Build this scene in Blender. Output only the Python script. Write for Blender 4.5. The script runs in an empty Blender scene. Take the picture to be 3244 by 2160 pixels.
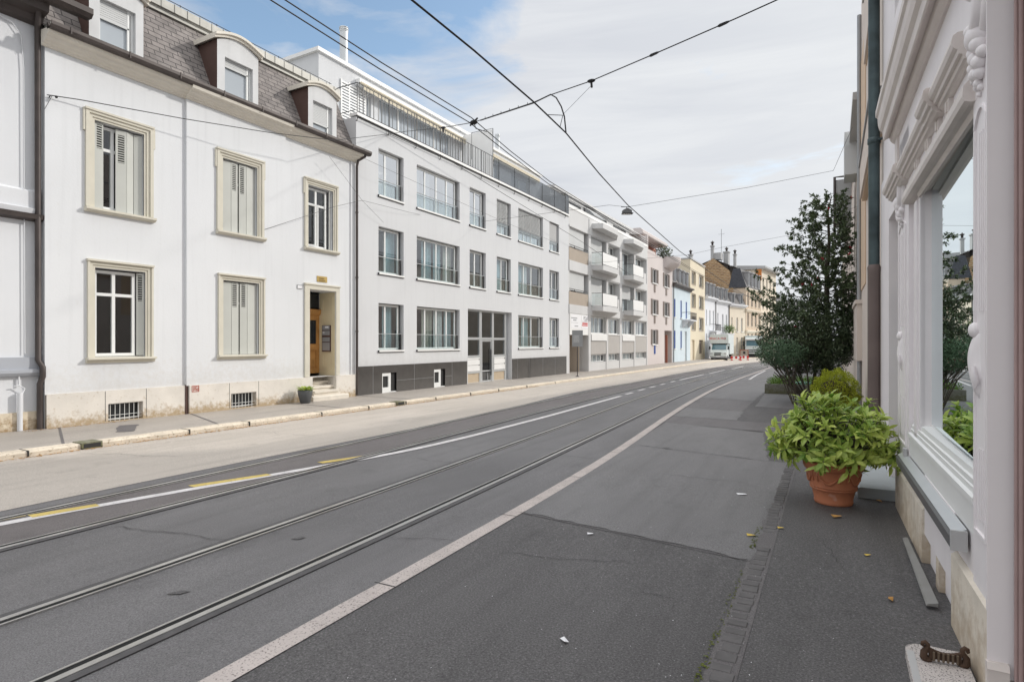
import bpy, bmesh, math, random
from mathutils import Vector, Matrix
R = math.radians
random.seed(7)
SC = bpy.context.scene
COL = SC.collection
GS = -0.004                      # the street falls gently away from the camera

# ---------------------------------------------------------------- mesh builder
class Fr:
    """a facade frame: a runs along the wall, z up, d out of the wall"""
    def __init__(s, o, a, n=None):
        s.o = Vector((o[0], o[1], 0)); A = Vector((a[0], a[1], 0)).normalized()
        s.A = A; s.N = Vector((n[0], n[1], 0)).normalized() if n else Vector((A.y, -A.x, 0))
    def __call__(s, a, z, d=0.0):
        p = s.o + s.A * a + s.N * d
        return Vector((p.x, p.y, z))

class MB:
    def __init__(s): s.v = []; s.f = []; s.m = []; s.mi = 0; s.sm = set()
    def face(s, pts, smooth=False):
        i = len(s.v); s.v += [Vector(p) for p in pts]
        s.f.append(list(range(i, i + len(pts)))); s.m.append(s.mi)
        if smooth: s.sm.add(len(s.f) - 1)
    def grid(s, rows, smooth=True, closed=False):
        i = len(s.v); n = len(rows[0])
        for r in rows: s.v += [Vector(p) for p in r]
        for j in range(len(rows) - 1):
            for k in range(n if closed else n - 1):
                k2 = (k + 1) % n
                s.f.append([i + j * n + k, i + j * n + k2, i + (j + 1) * n + k2, i + (j + 1) * n + k]); s.m.append(s.mi)
                if smooth: s.sm.add(len(s.f) - 1)
    def hexa(s, p):
        i = len(s.v); s.v += [Vector(q) for q in p]
        for f in ((0,3,2,1),(4,5,6,7),(0,1,5,4),(1,2,6,5),(2,3,7,6),(3,0,4,7)):
            s.f.append([i + k for k in f]); s.m.append(s.mi)
    def bx(s, fr, a0, a1, z0, z1, d0, d1):
        s.hexa([fr(a0,z0,d0), fr(a1,z0,d0), fr(a1,z0,d1), fr(a0,z0,d1), fr(a0,z1,d0), fr(a1,z1,d0), fr(a1,z1,d1), fr(a0,z1,d1)])
    def box(s, x0, x1, y0, y1, z0, z1): s.bx(WF, x0, x1, z0, z1, -y1, -y0)
    def prof(s, fr, prof, a0, a1, m0=0.0, m1=0.0):
        """sweep a (d,z) profile along the wall; m0/m1 mitre the ends by d"""
        i = len(s.v); n = len(prof)
        s.v += [fr(a0 - m0 * d, z, d) for d, z in prof] + [fr(a1 + m1 * d, z, d) for d, z in prof]
        for k in range(n):
            k2 = (k + 1) % n
            s.f.append([i + k, i + k2, i + n + k2, i + n + k]); s.m.append(s.mi)
        s.f.append([i + k for k in range(n)]); s.m.append(s.mi)
        s.f.append([i + n + k for k in range(n)][::-1]); s.m.append(s.mi)
    def prism(s, base, h):
        i = len(s.v); n = len(base); b = [Vector(p) for p in base]; h = Vector(h)
        s.v += b + [p + h for p in b]
        for k in range(n):
            k2 = (k + 1) % n; s.f.append([i + k, i + k2, i + n + k2, i + n + k]); s.m.append(s.mi)
        s.f.append([i + k for k in range(n)]); s.m.append(s.mi)
        s.f.append([i + n + k for k in range(n)][::-1]); s.m.append(s.mi)
    def tube(s, pts, r, n=6, cap=True):
        pts = [Vector(p) for p in pts]; rows = []
        rr = r if isinstance(r, (list, tuple)) else [r] * len(pts)
        u = None
        for k, p in enumerate(pts):
            t = (pts[min(k + 1, len(pts) - 1)] - pts[max(k - 1, 0)])
            t = t.normalized() if t.length > 1e-9 else Vector((0, 0, 1))
            if u is None:
                u = t.cross(Vector((0, 0, 1)) if abs(t.z) < .9 else Vector((1, 0, 0))).normalized()
            u = (u - t * u.dot(t)); u = u.normalized() if u.length > 1e-6 else t.orthogonal().normalized()
            w = t.cross(u)
            rows.append([p + (u * math.cos(2 * math.pi * q / n) + w * math.sin(2 * math.pi * q / n)) * rr[k] for q in range(n)])
        s.grid(rows, True, True)
        if cap: s.face(rows[0][::-1]); s.face(rows[-1])
    def lathe(s, c, prof, n=24, smooth=True, cap=False):
        c = Vector(c)
        rows = [[c + Vector((r * math.cos(2*math.pi*k/n), r * math.sin(2*math.pi*k/n), z)) for k in range(n)] for r, z in prof]
        s.grid(rows, smooth, True)
        if cap: s.face(rows[0][::-1]); s.face(rows[-1])
    def blob(s, c, r, nu=8, nv=6, sq=(1, 1, 1)):
        c = Vector(c)
        rows = [[c + Vector((r*sq[0]*math.sin(math.pi*j/nv)*math.cos(2*math.pi*k/nu), r*sq[1]*math.sin(math.pi*j/nv)*math.sin(2*math.pi*k/nu), -r*sq[2]*math.cos(math.pi*j/nv))) for k in range(nu)] for j in range(nv + 1)]
        s.grid(rows, True, True)
    def wall(s, fr, a0, a1, z0, z1, holes=(), d=0.0, back=None):
        """a wall face at d with holes (a0,a1,z0,z1,depth), reveals going inwards"""
        A = sorted({a0, a1} | {h[0] for h in holes} | {h[1] for h in holes})
        Z = sorted({z0, z1} | {h[2] for h in holes} | {h[3] for h in holes})
        A = [a for a in A if a0 <= a <= a1]; Z = [z for z in Z if z0 <= z <= z1]
        for i in range(len(A) - 1):
            for j in range(len(Z) - 1):
                am, zm = (A[i] + A[i+1]) / 2, (Z[j] + Z[j+1]) / 2
                if any(h[0] < am < h[1] and h[2] < zm < h[3] for h in holes): continue
                s.face([fr(A[i], Z[j], d), fr(A[i+1], Z[j], d), fr(A[i+1], Z[j+1], d), fr(A[i], Z[j+1], d)])
        for h in holes:
            b = d - h[4]; x0, x1, y0, y1 = h[:4]
            s.face([fr(x0,y0,d), fr(x0,y1,d), fr(x0,y1,b), fr(x0,y0,b)])
            s.face([fr(x1,y0,d), fr(x1,y0,b), fr(x1,y1,b), fr(x1,y1,d)])
            s.face([fr(x0,y1,d), fr(x1,y1,d), fr(x1,y1,b), fr(x0,y1,b)])
            s.face([fr(x0,y0,d), fr(x0,y0,b), fr(x1,y0,b), fr(x1,y0,d)])
    def shell(s, fr, a0, a1, z0, z1, d0, d1, top=True, front=False):
        """sides, back and top of a building body from d0 (front) back to d1"""
        P = fr
        s.face([P(a0,z0,d0), P(a0,z1,d0), P(a0,z1,d1), P(a0,z0,d1)])
        s.face([P(a1,z0,d0), P(a1,z0,d1), P(a1,z1,d1), P(a1,z1,d0)])
        s.face([P(a0,z0,d1), P(a0,z1,d1), P(a1,z1,d1), P(a1,z0,d1)])
        if top: s.face([P(a0,z1,d0), P(a1,z1,d0), P(a1,z1,d1), P(a0,z1,d1)])
        if front: s.face([P(a0,z0,d0), P(a1,z0,d0), P(a1,z1,d0), P(a0,z1,d0)])
    def room(s, fr, a0, a1, z0, z1, d0, d1):
        P = fr
        s.face([P(a0,z0,d1), P(a1,z0,d1), P(a1,z1,d1), P(a0,z1,d1)])
        s.face([P(a0,z0,d0), P(a0,z0,d1), P(a0,z1,d1), P(a0,z1,d0)])
        s.face([P(a1,z0,d0), P(a1,z1,d0), P(a1,z1,d1), P(a1,z0,d1)])
        s.face([P(a0,z1,d0), P(a0,z1,d1), P(a1,z1,d1), P(a1,z1,d0)])
        s.face([P(a0,z0,d0), P(a1,z0,d0), P(a1,z0,d1), P(a0,z0,d1)])
    def mesh(s, name, mats, fix=False):
        me = bpy.data.meshes.new(name)
        me.from_pydata([tuple(p) for p in s.v], [], s.f)
        for m in (mats if isinstance(mats, (list, tuple)) else [mats]): me.materials.append(m)
        me.polygons.foreach_set('material_index', s.m)
        sm = [i in s.sm for i in range(len(s.f))]
        me.polygons.foreach_set('use_smooth', sm)
        if fix:
            bm = bmesh.new(); bm.from_mesh(me); bmesh.ops.recalc_face_normals(bm, faces=bm.faces[:]); bm.to_mesh(me); bm.free()
        me.update()
        return me

WF = Fr((0, 0), (1, 0))          # world frame: a=x, d=-y
def tag(o, label=None, cat=None, group=None, kind=None):
    if label: o['label'] = label
    if cat: o['category'] = cat
    if group: o['group'] = group
    if kind: o['kind'] = kind
    return o
def thing(name, label, cat, loc=(0, 0, 0), group=None):
    o = bpy.data.objects.new(name, None); COL.objects.link(o); o.location = loc; o.empty_display_size = .2
    return tag(o, label, cat, group)
def part(name, mb, mats, parent=None, label=None, fix=True, kind=None):
    o = bpy.data.objects.new(name, mb.mesh(name, mats, fix)); COL.objects.link(o)
    if parent is not None:
        o.parent = parent; o.matrix_parent_inverse = Matrix.Translation(-parent.location) if parent.type == 'EMPTY' else Matrix.Identity(4)
    if label: o['label'] = label
    if kind: o['kind'] = kind
    return o
def solo(name, mb, mats, label, cat, group=None, fix=True):
    return tag(part(name, mb, mats, None, None, fix), label, cat, group)
def struct(name, mb, mats, fix=False):
    return tag(part(name, mb, mats, None, None, fix), kind='structure')
def B(*a):
    m = MB(); m.bx(*a); return m

# ---------------------------------------------------------------- materials
def nt(name):
    m = bpy.data.materials.new(name); m.use_nodes = True; n = m.node_tree.nodes; l = m.node_tree.links
    return m, n, l, n['Principled BSDF']
def N(n, t, **k):
    x = n.new(t)
    for a, b in k.items():
        if a in x.inputs: x.inputs[a].default_value = b
        else: setattr(x, a, b)
    return x
def mixc(n, l, fac, a, b):
    m = n.new('ShaderNodeMix'); m.data_type = 'RGBA'
    for s, v in ((0, fac), (6, a), (7, b)):
        if isinstance(v, bpy.types.NodeSocket): l.new(v, m.inputs[s])
        elif s == 0: m.inputs[0].default_value = v
        else: m.inputs[s].default_value = (*v, 1)
    return m.outputs[2]
def ramp(n, l, src, lo, hi):
    r = n.new('ShaderNodeMapRange'); l.new(src, r.inputs[0]); r.inputs[1].default_value = lo; r.inputs[2].default_value = hi; r.clamp = True
    return r.outputs[0]
def math_(n, l, op, a, b):
    m = n.new('ShaderNodeMath'); m.operation = op
    for s, v in ((0, a), (1, b)):
        if isinstance(v, bpy.types.NodeSocket): l.new(v, m.inputs[s])
        else: m.inputs[s].default_value = v
    return m.outputs[0]
def mat(name, col, rough=.8, var=.06, scale=1.2, bump=0.0, bscale=60, metal=0, spec=.4, speck=None, sscale=120, slo=.62, shi=.72, stain=None, streak=0):
    """base colour mottled by noise; speck: second colour in grains; stain=(colour, z0, z1, amount): dirt low on the wall"""
    m, n, l, p = nt(name)
    tc = N(n, 'ShaderNodeTexCoord'); co = tc.outputs['Object']
    no = N(n, 'ShaderNodeTexNoise', Scale=scale, Detail=6.0); l.new(co, no.inputs['Vector'])
    c = mixc(n, l, ramp(n, l, no.outputs[0], .3, .7), [x * (1 - var) for x in col], [min(1, x * (1 + var)) for x in col])
    if streak:
        mp = N(n, 'ShaderNodeMapping'); mp.inputs['Scale'].default_value = (7, 7, .35); l.new(co, mp.inputs[0])
        sn = N(n, 'ShaderNodeTexNoise', Scale=1.0, Detail=4.0); l.new(mp.outputs[0], sn.inputs['Vector'])
        c = mixc(n, l, math_(n, l, 'MULTIPLY', ramp(n, l, sn.outputs[0], .52, .8), streak), c, [x * .6 for x in col])
    if speck:
        s2 = N(n, 'ShaderNodeTexNoise', Scale=sscale, Detail=2.0); l.new(co, s2.inputs['Vector'])
        c = mixc(n, l, ramp(n, l, s2.outputs[0], slo, shi), c, speck)
    if stain:
        sx = N(n, 'ShaderNodeSeparateXYZ'); l.new(co, sx.inputs[0])
        s3 = N(n, 'ShaderNodeTexNoise', Scale=9.0, Detail=8.0, Roughness=.7); l.new(co, s3.inputs['Vector'])
        zz = ramp(n, l, sx.outputs[2], stain[2], stain[1])
        f = math_(n, l, 'MULTIPLY', ramp(n, l, math_(n, l, 'ADD', s3.outputs[0], math_(n, l, 'MULTIPLY', zz, .35)), .58, .85), stain[3])
        c = mixc(n, l, f, c, stain[0])
    l.new(c, p.inputs['Base Color'])
    p.inputs['Roughness'].default_value = rough; p.inputs['Metallic'].default_value = metal; p.inputs['Specular IOR Level'].default_value = spec
    if bump:
        b = N(n, 'ShaderNodeTexNoise', Scale=bscale, Detail=4.0); l.new(co, b.inputs['Vector'])
        bm = N(n, 'ShaderNodeBump', Strength=bump, Distance=.01); l.new(b.outputs[0], bm.inputs['Height']); l.new(bm.outputs[0], p.inputs['Normal'])
    return m
def brickmat(name, c1, c2, mortar, bw, bh, ms=.012, plane='yz', rough=.85, bump=.4, bias=0.0):
    m, n, l, p = nt(name)
    tc = N(n, 'ShaderNodeTexCoord'); sx = N(n, 'ShaderNodeSeparateXYZ'); l.new(tc.outputs['Object'], sx.inputs[0])
    cb = N(n, 'ShaderNodeCombineXYZ'); i = {'x': 0, 'y': 1, 'z': 2}
    l.new(sx.outputs[i[plane[0]]], cb.inputs[0]); l.new(sx.outputs[i[plane[1]]], cb.inputs[1])
    br = N(n, 'ShaderNodeTexBrick', Scale=1.0); l.new(cb.outputs[0], br.inputs['Vector'])
    br.inputs['Color1'].default_value = (*c1, 1); br.inputs['Color2'].default_value = (*c2, 1); br.inputs['Mortar'].default_value = (*mortar, 1)
    br.inputs['Mortar Size'].default_value = ms; br.inputs['Brick Width'].default_value = bw; br.inputs['Row Height'].default_value = bh
    br.inputs['Bias'].default_value = bias; br.inputs['Mortar Smooth'].default_value = .3
    no = N(n, 'ShaderNodeTexNoise', Scale=5.0, Detail=6.0); l.new(tc.outputs['Object'], no.inputs['Vector'])
    hs = N(n, 'ShaderNodeHueSaturation'); l.new(br.outputs[0], hs.inputs['Color']); l.new(ramp(n, l, no.outputs[0], -.5, .8), hs.inputs['Value'])
    l.new(hs.outputs[0], p.inputs['Base Color']); p.inputs['Roughness'].default_value = rough
    bm = N(n, 'ShaderNodeBump', Strength=bump, Distance=.02, invert=True); l.new(br.outputs[1], bm.inputs['Height']); l.new(bm.outputs[0], p.inputs['Normal'])
    return m
def glassmat(name, tint=(.8, .85, .85), base=.10, k=1.1, rough=.0):
    m, n, l, p = nt(name); n.remove(p)
    fr = N(n, 'ShaderNodeFresnel', IOR=1.5); gl = N(n, 'ShaderNodeBsdfGlossy', Roughness=rough); gl.inputs[0].default_value = (.95, .97, 1, 1) if base < .3 or base > .4 else (.88, .95, .96, 1)
    tr = N(n, 'ShaderNodeBsdfTransparent'); tr.inputs[0].default_value = (*tint, 1)
    mx = N(n, 'ShaderNodeMixShader'); f = math_(n, l, 'MINIMUM', math_(n, l, 'ADD', math_(n, l, 'MULTIPLY', fr.outputs[0], k), base), 1.0)
    ge = N(n, 'ShaderNodeNewGeometry'); f = math_(n, l, 'MULTIPLY', f, math_(n, l, 'SUBTRACT', 1.0, ge.outputs['Backfacing']))   # a pane reflects at its outer face only
    l.new(f, mx.inputs[0]); l.new(tr.outputs[0], mx.inputs[1]); l.new(gl.outputs[0], mx.inputs[2])
    l.new(mx.outputs[0], n['Material Output'].inputs[0])
    return m
def darkglass(name, col=(.02, .025, .028), rough=.03, spec=.9):
    m, n, l, p = nt(name); p.inputs['Base Color'].default_value = (*col, 1); p.inputs['Roughness'].default_value = rough
    p.inputs['Specular IOR Level'].default_value = spec; return m
def leafmat(name, ca, cb, scale=6, rough=.45, tr=.25):
    """leaf-to-leaf colour differences from noise over the crown; light passes through a little"""
    m, n, l, p = nt(name)
    at = N(n, 'ShaderNodeAttribute', attribute_name='leaf'); 
    tc = N(n, 'ShaderNodeTexCoord'); no = N(n, 'ShaderNodeTexNoise', Scale=scale, Detail=2.0); l.new(tc.outputs['Object'], no.inputs['Vector'])
    c = mixc(n, l, math_(n, l, 'ADD', math_(n, l, 'MULTIPLY', at.outputs['Fac'], .6), math_(n, l, 'MULTIPLY', ramp(n, l, no.outputs[0], .3, .7), .4)), ca, cb)
    l.new(c, p.inputs['Base Color']); p.inputs['Roughness'].default_value = rough
    tl = N(n, 'ShaderNodeBsdfTranslucent'); l.new(c, tl.inputs[0]); mx = N(n, 'ShaderNodeMixShader'); mx.inputs[0].default_value = tr
    l.new(p.outputs[0], mx.inputs[1]); l.new(tl.outputs[0], mx.inputs[2]); l.new(mx.outputs[0], n['Material Output'].inputs[0])
    return m

M = {}
M['plaster'] = mat('white_plaster', (.72, .735, .755), .9, .035, .45, .18, 22, streak=.16, stain=((.55, .50, .43), .6, 1.6, .25))
M['plaster2'] = mat('render_white', (.65, .66, .675), .9, .03, .35, .12, 26, streak=.14, stain=((.48, .46, .44), .8, 1.8, .2))
M['greywall'] = mat('grey_plaster', (.70, .715, .74), .9, .03, .6, .1, 25, streak=.08)
M['stone'] = mat('cream_plinth_stone', (.72, .68, .62), .85, .07, 2.5, .15, 30, stain=((.36, .25, .12), .0, .32, .8), speck=(.5, .43, .34), sscale=14, slo=.66, shi=.8)
M['stone_old'] = mat('weathered_sandstone', (.68, .60, .47), .9, .12, 3, .3, 30, stain=((.30, .20, .10), -.05, .4, .9))
M['trim'] = mat('beige_window_surround', (.64, .61, .52), .75, .04, 3)
M['cornice'] = mat('cream_cornice_paint', (.74, .70, .62), .8, .05, 2, streak=.12)
M['shutter'] = mat('grey_green_shutter_paint', (.525, .535, .50), .6, .03, 2)
M['slot'] = mat('dark_gap', (.035, .035, .035), .9, 0)
M['frame'] = mat('white_window_frame', (.80, .81, .80), .45, .02, 3)
M['white'] = mat('white_paint', (.82, .82, .81), .5, .02, 2)
M['greymetal'] = mat('grey_metal', (.33, .34, .35), .45, .04, 4, metal=.3)
M['alu'] = mat('aluminium', (.58, .60, .61), .35, .03, 5, metal=.6)
M['zinc'] = mat('zinc_sheet', (.34, .335, .31), .5, .12, 3, metal=.2, streak=.4)
M['gutter'] = mat('dark_brown_gutter', (.075, .062, .058), .5, .2, 3, metal=.2)
M['cheek'] = mat('brown_sheet_metal', (.10, .058, .048), .6, .12, 3)
M['black'] = mat('black_metal', (.03, .03, .032), .5, .1, 5)
M['iron'] = mat('railing_steel', (.05, .05, .054), .5, .1, 5, metal=.2)
M['slate'] = brickmat('slate_shingles', (.30, .27, .255), (.245, .22, .21), (.06, .055, .055), .34, .15, .012, 'yz', .8, .5)
M['slate_dark'] = brickmat('dark_slate', (.10, .105, .125), (.08, .085, .10), (.04, .04, .05), .3, .2, .01, 'xz', .7, .4)
M['slate_far'] = brickmat('grey_roof_tiles', (.20, .19, .19), (.17, .16, .16), (.07, .07, .07), .35, .25, .012, 'yz', .75, .4)
M['rubble'] = brickmat('rough_brick_gable', (.42, .25, .12), (.30, .16, .075), (.47, .36, .24), .26, .10, .02, 'xz', .95, .7)
M['granite_dk'] = mat('dark_granite_panel', (.075, .07, .066), .22, .1, 3, speck=(.17, .16, .15), sscale=200, spec=.5)
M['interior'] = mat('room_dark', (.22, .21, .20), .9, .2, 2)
M['curtain'] = mat('curtain_cloth', (.80, .84, .86), .9, .06, 4)
M['curtain_b'] = mat('blue_curtain_cloth', (.46, .62, .68), .9, .08, 4)
M['curtain_c'] = mat('beige_curtain_cloth', (.62, .60, .54), .9, .08, 4)
M['glass'] = glassmat('window_glass', (.86, .88, .88), .06, 1.0); M['glassb'] = glassmat('reflecting_window_glass', (.86, .9, .9), .14, 1.2); M['glasst'] = glassmat('sky_reflecting_window_glass', (.86, .9, .9), .62, 1.0)
M['glass2'] = glassmat('balustrade_glass', (.93, .96, .96), .10, 1.0)
M['greyglass'] = glassmat('grey_screen_glass', (.42, .44, .46), .10, .8)
M['shopglass'] = glassmat('shop_window_glass', (.22, .40, .43), .36, 1.5)
M['dglass'] = darkglass('far_window_glass', (.03, .033, .036), .06, .35)
M['wood'] = mat('oak_door', (.46, .23, .07), .5, .25, 3, streak=.5)
M['woodpale'] = mat('pale_birch_panel', (.52, .42, .30), .5, .06, 2, streak=.15)
M['steps'] = mat('pale_step_stone', (.70, .65, .57), .8, .08, 4, .15, 40, streak=.2)
M['brass'] = mat('brass_plate', (.50, .36, .13), .4, .1, 6, metal=.5)
M['brass_dk'] = mat('engraved_brown', (.20, .13, .04), .6, .1)
M['red'] = mat('red_paint', (.55, .035, .03), .5, .08)
M['redgraf'] = mat('red_stencil_paint', (.42, .04, .015), .7, .15, 30)
M['blue'] = mat('deep_blue_paint', (.02, .07, .30), .5, .05)
M['tan'] = mat('taupe_panel', (.40, .34, .28), .7, .03, 2)
M['greypanel'] = mat('warm_grey_panel', (.44, .42, .40), .6, .03, 2)
M['blind'] = mat('pale_grey_blind', (.56, .57, .57), .6, .03)
M['pink'] = mat('pink_render', (.62, .565, .55), .9, .03, .6)
M['bluewall'] = mat('pale_blue_render', (.61, .70, .755), .9, .03, .6)
M['yellow'] = mat('pale_yellow_render', (.71, .635, .49), .9, .03, .6)
M['whitefar'] = mat('white_far_render', (.72, .73, .76), .9, .03, .6)
M['creamfar'] = mat('cream_far_render', (.74, .66, .54), .9, .03, .6)
M['tanfar'] = mat('tan_sandstone_far', (.60, .49, .38), .9, .06, .8)
M['greyfar'] = mat('grey_far_render', (.45, .45, .45), .9, .04, .6)
M['orange'] = mat('orange_panel', (.60, .22, .06), .8, .05)
M['brown'] = mat('brown_shutter', (.22, .18, .16), .7, .1)
M['terracotta_dk'] = mat('red_brown_soffit', (.33, .13, .09), .8, .1)
M['lilac'] = mat('lilac_white_paint', (.85, .815, .825), .5, .035, 1.6, .12, 18, streak=.10)
M['lilac2'] = mat('bounce_lit_moulding', (.70, .645, .61), .55, .06, 3, .1, 20, streak=.12)  # beige tone holds warm light bounced up from the ground
M['peach'] = mat('peach_render', (.68, .60, .54), .9, .03, 1)
M['peach2'] = mat('peach_balcony_render', (.66, .50, .36), .85, .04, 1)
M['pipe'] = mat('verdigris_pipe', (.06, .085, .09), .45, .5, 2.5, metal=.4, streak=.8)
M['pipe_br'] = mat('brown_standpipe', (.16, .125, .115), .55, .15, 2, metal=.2)
M['steel'] = mat('polished_rail_steel', (.55, .54, .52), .3, .08, 8, metal=.85)
M['groove'] = mat('rail_groove', (.012, .012, .012), .9, 0)
M['terracotta'] = mat('terracotta', (.50, .185, .095), .75, .1, 5, .08, 60, speck=(.56, .33, .25), sscale=9, slo=.62, shi=.8)
M['soil'] = mat('soil', (.05, .035, .025), .95, .3, 20, .5, 60)
M['concrete'] = mat('mossy_concrete', (.24, .235, .20), .9, .15, 3, .3, 40, stain=((.12, .12, .05), -.1, .3, .8))
M['granite'] = mat('kerb_granite', (.50, .45, .425), .85, .1, 3, .25, 60, speck=(.24, .21, .20), sscale=70, slo=.55, shi=.68)
M['granite_lit'] = mat('sunlit_kerb_granite', (.62, .55, .45), .9, .14, 3, .5, 25, speck=(.30, .24, .17), sscale=22, slo=.58, shi=.7)  # left kerb granite, its colour lightened for the sun on it
M['granite_step'] = mat('speckled_step_granite', (.52, .48, .46), .85, .08, 3, .2, 80, speck=(.09, .08, .08), sscale=110, slo=.56, shi=.64)
M['rust'] = mat('rusty_cast_iron', (.085, .052, .035), .75, .3, 14, .3, 60, metal=.3)
M['cobble'] = mat('cobble_basalt', (.115, .11, .11), .8, .2, 6, .3, 40)
M['moss'] = mat('moss', (.10, .12, .02), .95, .3, 20, .5, 60)
M['paper'] = mat('paper', (.8, .8, .82), .8, .02)
M['dryleaf'] = mat('dry_leaf', (.45, .24, .07), .8, .2, 30)
M['yellowleaf'] = mat('yellow_leaf', (.58, .42, .08), .7, .2, 30)
M['wire'] = mat('wire_dark', (.02, .02, .022), .6, 0)
M['wire_thin'] = mat('wire_grey', (.10, .10, .105), .6, 0)
M['lamp'] = mat('lamp_housing', (.14, .145, .15), .5, .05)
M['linewhite'] = mat('road_paint_white', (.62, .60, .60), .8, .12, 6, speck=(.3, .29, .28), sscale=40, slo=.62, shi=.75)
M['lineyellow'] = mat('road_paint_yellow', (.56, .43, .13), .8, .15, 6, speck=(.25, .22, .12), sscale=40, slo=.6, shi=.75)
M['truck'] = mat('truck_white_paint', (.62, .68, .68), .35, .03, 1, spec=.5)
M['tyre'] = mat('rubber', (.025, .025, .025), .9, .1)
M['bark'] = mat('bark', (.10, .085, .065), .9, .25, 10, .5, 40)
M['potgrey'] = mat('grey_planter', (.10, .105, .11), .6, .08, 5)
M['awning'] = mat('awning_cloth', (.60, .54, .42), .8, .06, 4)
M['leaf_pot'] = leafmat('variegated_leaf', (.13, .29, .03), (.72, .78, .20), 2.2, .4, .3)
M['leaf_ball'] = leafmat('thuja_leaf', (.24, .30, .012), (.48, .52, .04), 5, .6, .2)
M['leaf_tree'] = leafmat('camellia_leaf', (.042, .072, .03), (.19, .245, .13), 2.5, .32, .1)
M['leaf_shrub'] = leafmat('evergreen_shrub_leaf', (.03, .052, .024), (.14, .19, .10), 2.5, .34, .1)
M['leaf_teal'] = leafmat('blue_green_leaf', (.045, .10, .05), (.14, .24, .13), 4, .5, .1)
M['leaf_cover'] = leafmat('ground_cover_leaf', (.05, .12, .012), (.16, .28, .03), 8, .5, .2)
M['flower'] = mat('red_flower', (.45, .02, .05), .6, .2, 20)
M['leaf_far'] = leafmat('terrace_plant_leaf', (.03, .05, .02), (.10, .14, .06), 4, .5, .1)

def asphalt(name, c0, c1, grain=.05, patch=.5, rough=.85, gs=95, stain=.35):
    """asphalt: broad worn areas, streaks along the street, dark stains and mixed stone grain"""
    m, n, l, p = nt(name)
    tc = N(n, 'ShaderNodeTexCoord'); co = tc.outputs['Object']
    mp = N(n, 'ShaderNodeMapping'); mp.inputs['Scale'].default_value = (1.0, .3, 1); l.new(co, mp.inputs[0])
    a = N(n, 'ShaderNodeTexNoise', Scale=patch, Detail=9.0, Roughness=.65, Distortion=.4); l.new(mp.outputs[0], a.inputs['Vector'])
    c = mixc(n, l, ramp(n, l, a.outputs[0], .36, .64), c0, c1)
    mp2 = N(n, 'ShaderNodeMapping'); mp2.inputs['Scale'].default_value = (5.0, .22, 1); l.new(co, mp2.inputs[0])
    st = N(n, 'ShaderNodeTexNoise', Scale=1.0, Detail=5.0, Roughness=.6); l.new(mp2.outputs[0], st.inputs['Vector'])
    c = mixc(n, l, math_(n, l, 'MULTIPLY', ramp(n, l, st.outputs[0], .5, .75), stain), c, [x * .55 for x in c0])
    b = N(n, 'ShaderNodeTexNoise', Scale=1.7, Detail=7.0, Roughness=.7); l.new(co, b.inputs['Vector'])
    c = mixc(n, l, math_(n, l, 'MULTIPLY', ramp(n, l, b.outputs[0], .57, .72), stain * 1.2), c, [x * .5 for x in c0])
    g = N(n, 'ShaderNodeTexNoise', Scale=float(gs), Detail=4.0, Roughness=.8); l.new(co, g.inputs['Vector'])
    c = mixc(n, l, math_(n, l, 'MULTIPLY', ramp(n, l, g.outputs[0], .52, .36), .75), c, [x * .25 for x in c0])
    c = mixc(n, l, math_(n, l, 'MULTIPLY', ramp(n, l, g.outputs[0], .56, .70), .6), c, [min(.6, x * 1.5 + grain * 2) for x in c1])
    l.new(c, p.inputs['Base Color']); p.inputs['Roughness'].default_value = rough * .68; p.inputs['Specular IOR Level'].default_value = .5
    bm = N(n, 'ShaderNodeBump', Strength=.6, Distance=.008); l.new(g.outputs[0], bm.inputs['Height']); l.new(bm.outputs[0], p.inputs['Normal'])
    return m
def N_sep(n, l, sock):
    s = n.new('ShaderNodeSeparateColor'); l.new(sock, s.inputs[0]); return s.outputs[0]
M['road'] = asphalt('road_asphalt', (.118, .114, .117), (.178, .173, .177), .04, .55)
M['road_warm'] = asphalt('warm_carriageway_asphalt', (.46, .415, .365), (.55, .495, .44), .02, .5)  # paler and warmer than the rest of the road
M['road_red'] = asphalt('old_reddish_asphalt', (.125, .11, .11), (.165, .15, .15), .03, .9)
M['pave'] = asphalt('right_pavement_asphalt', (.072, .068, .069), (.118, .113, .114), .08, .7, .95, 72)
M['pave_lt'] = asphalt('pavement_repair_light', (.15, .145, .147), (.195, .19, .192), .02, .8)
M['pave_dk'] = asphalt('pavement_repair_dark', (.115, .105, .107), (.15, .14, .142), .03, .9)
M['pave_left'] = asphalt('left_pavement_asphalt', (.36, .325, .29), (.45, .405, .36), .02, .5)

def text(name, body, size, fr, a, z, d, m, parent, ex=.004, sx=1.0):
    cu = bpy.data.curves.new(name, 'FONT'); cu.body = body; cu.size = size; cu.extrude = ex; cu.align_x = 'CENTER'; cu.align_y = 'CENTER'
    o = bpy.data.objects.new(name, cu); COL.objects.link(o)
    dg = bpy.context.evaluated_depsgraph_get(); me = bpy.data.meshes.new_from_object(o.evaluated_get(dg)); 
    bpy.data.objects.remove(o); 
    for v in me.vertices: v.co = fr(a + v.co.x * sx, z + v.co.y, d + v.co.z)
    me.materials.clear(); me.materials.append(m)
    t = bpy.data.objects.new(name, me); COL.objects.link(t); t.parent = parent
    t.matrix_parent_inverse = Matrix.Translation(-parent.location) if parent.type == 'EMPTY' else Matrix.Identity(4)
    return t

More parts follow.
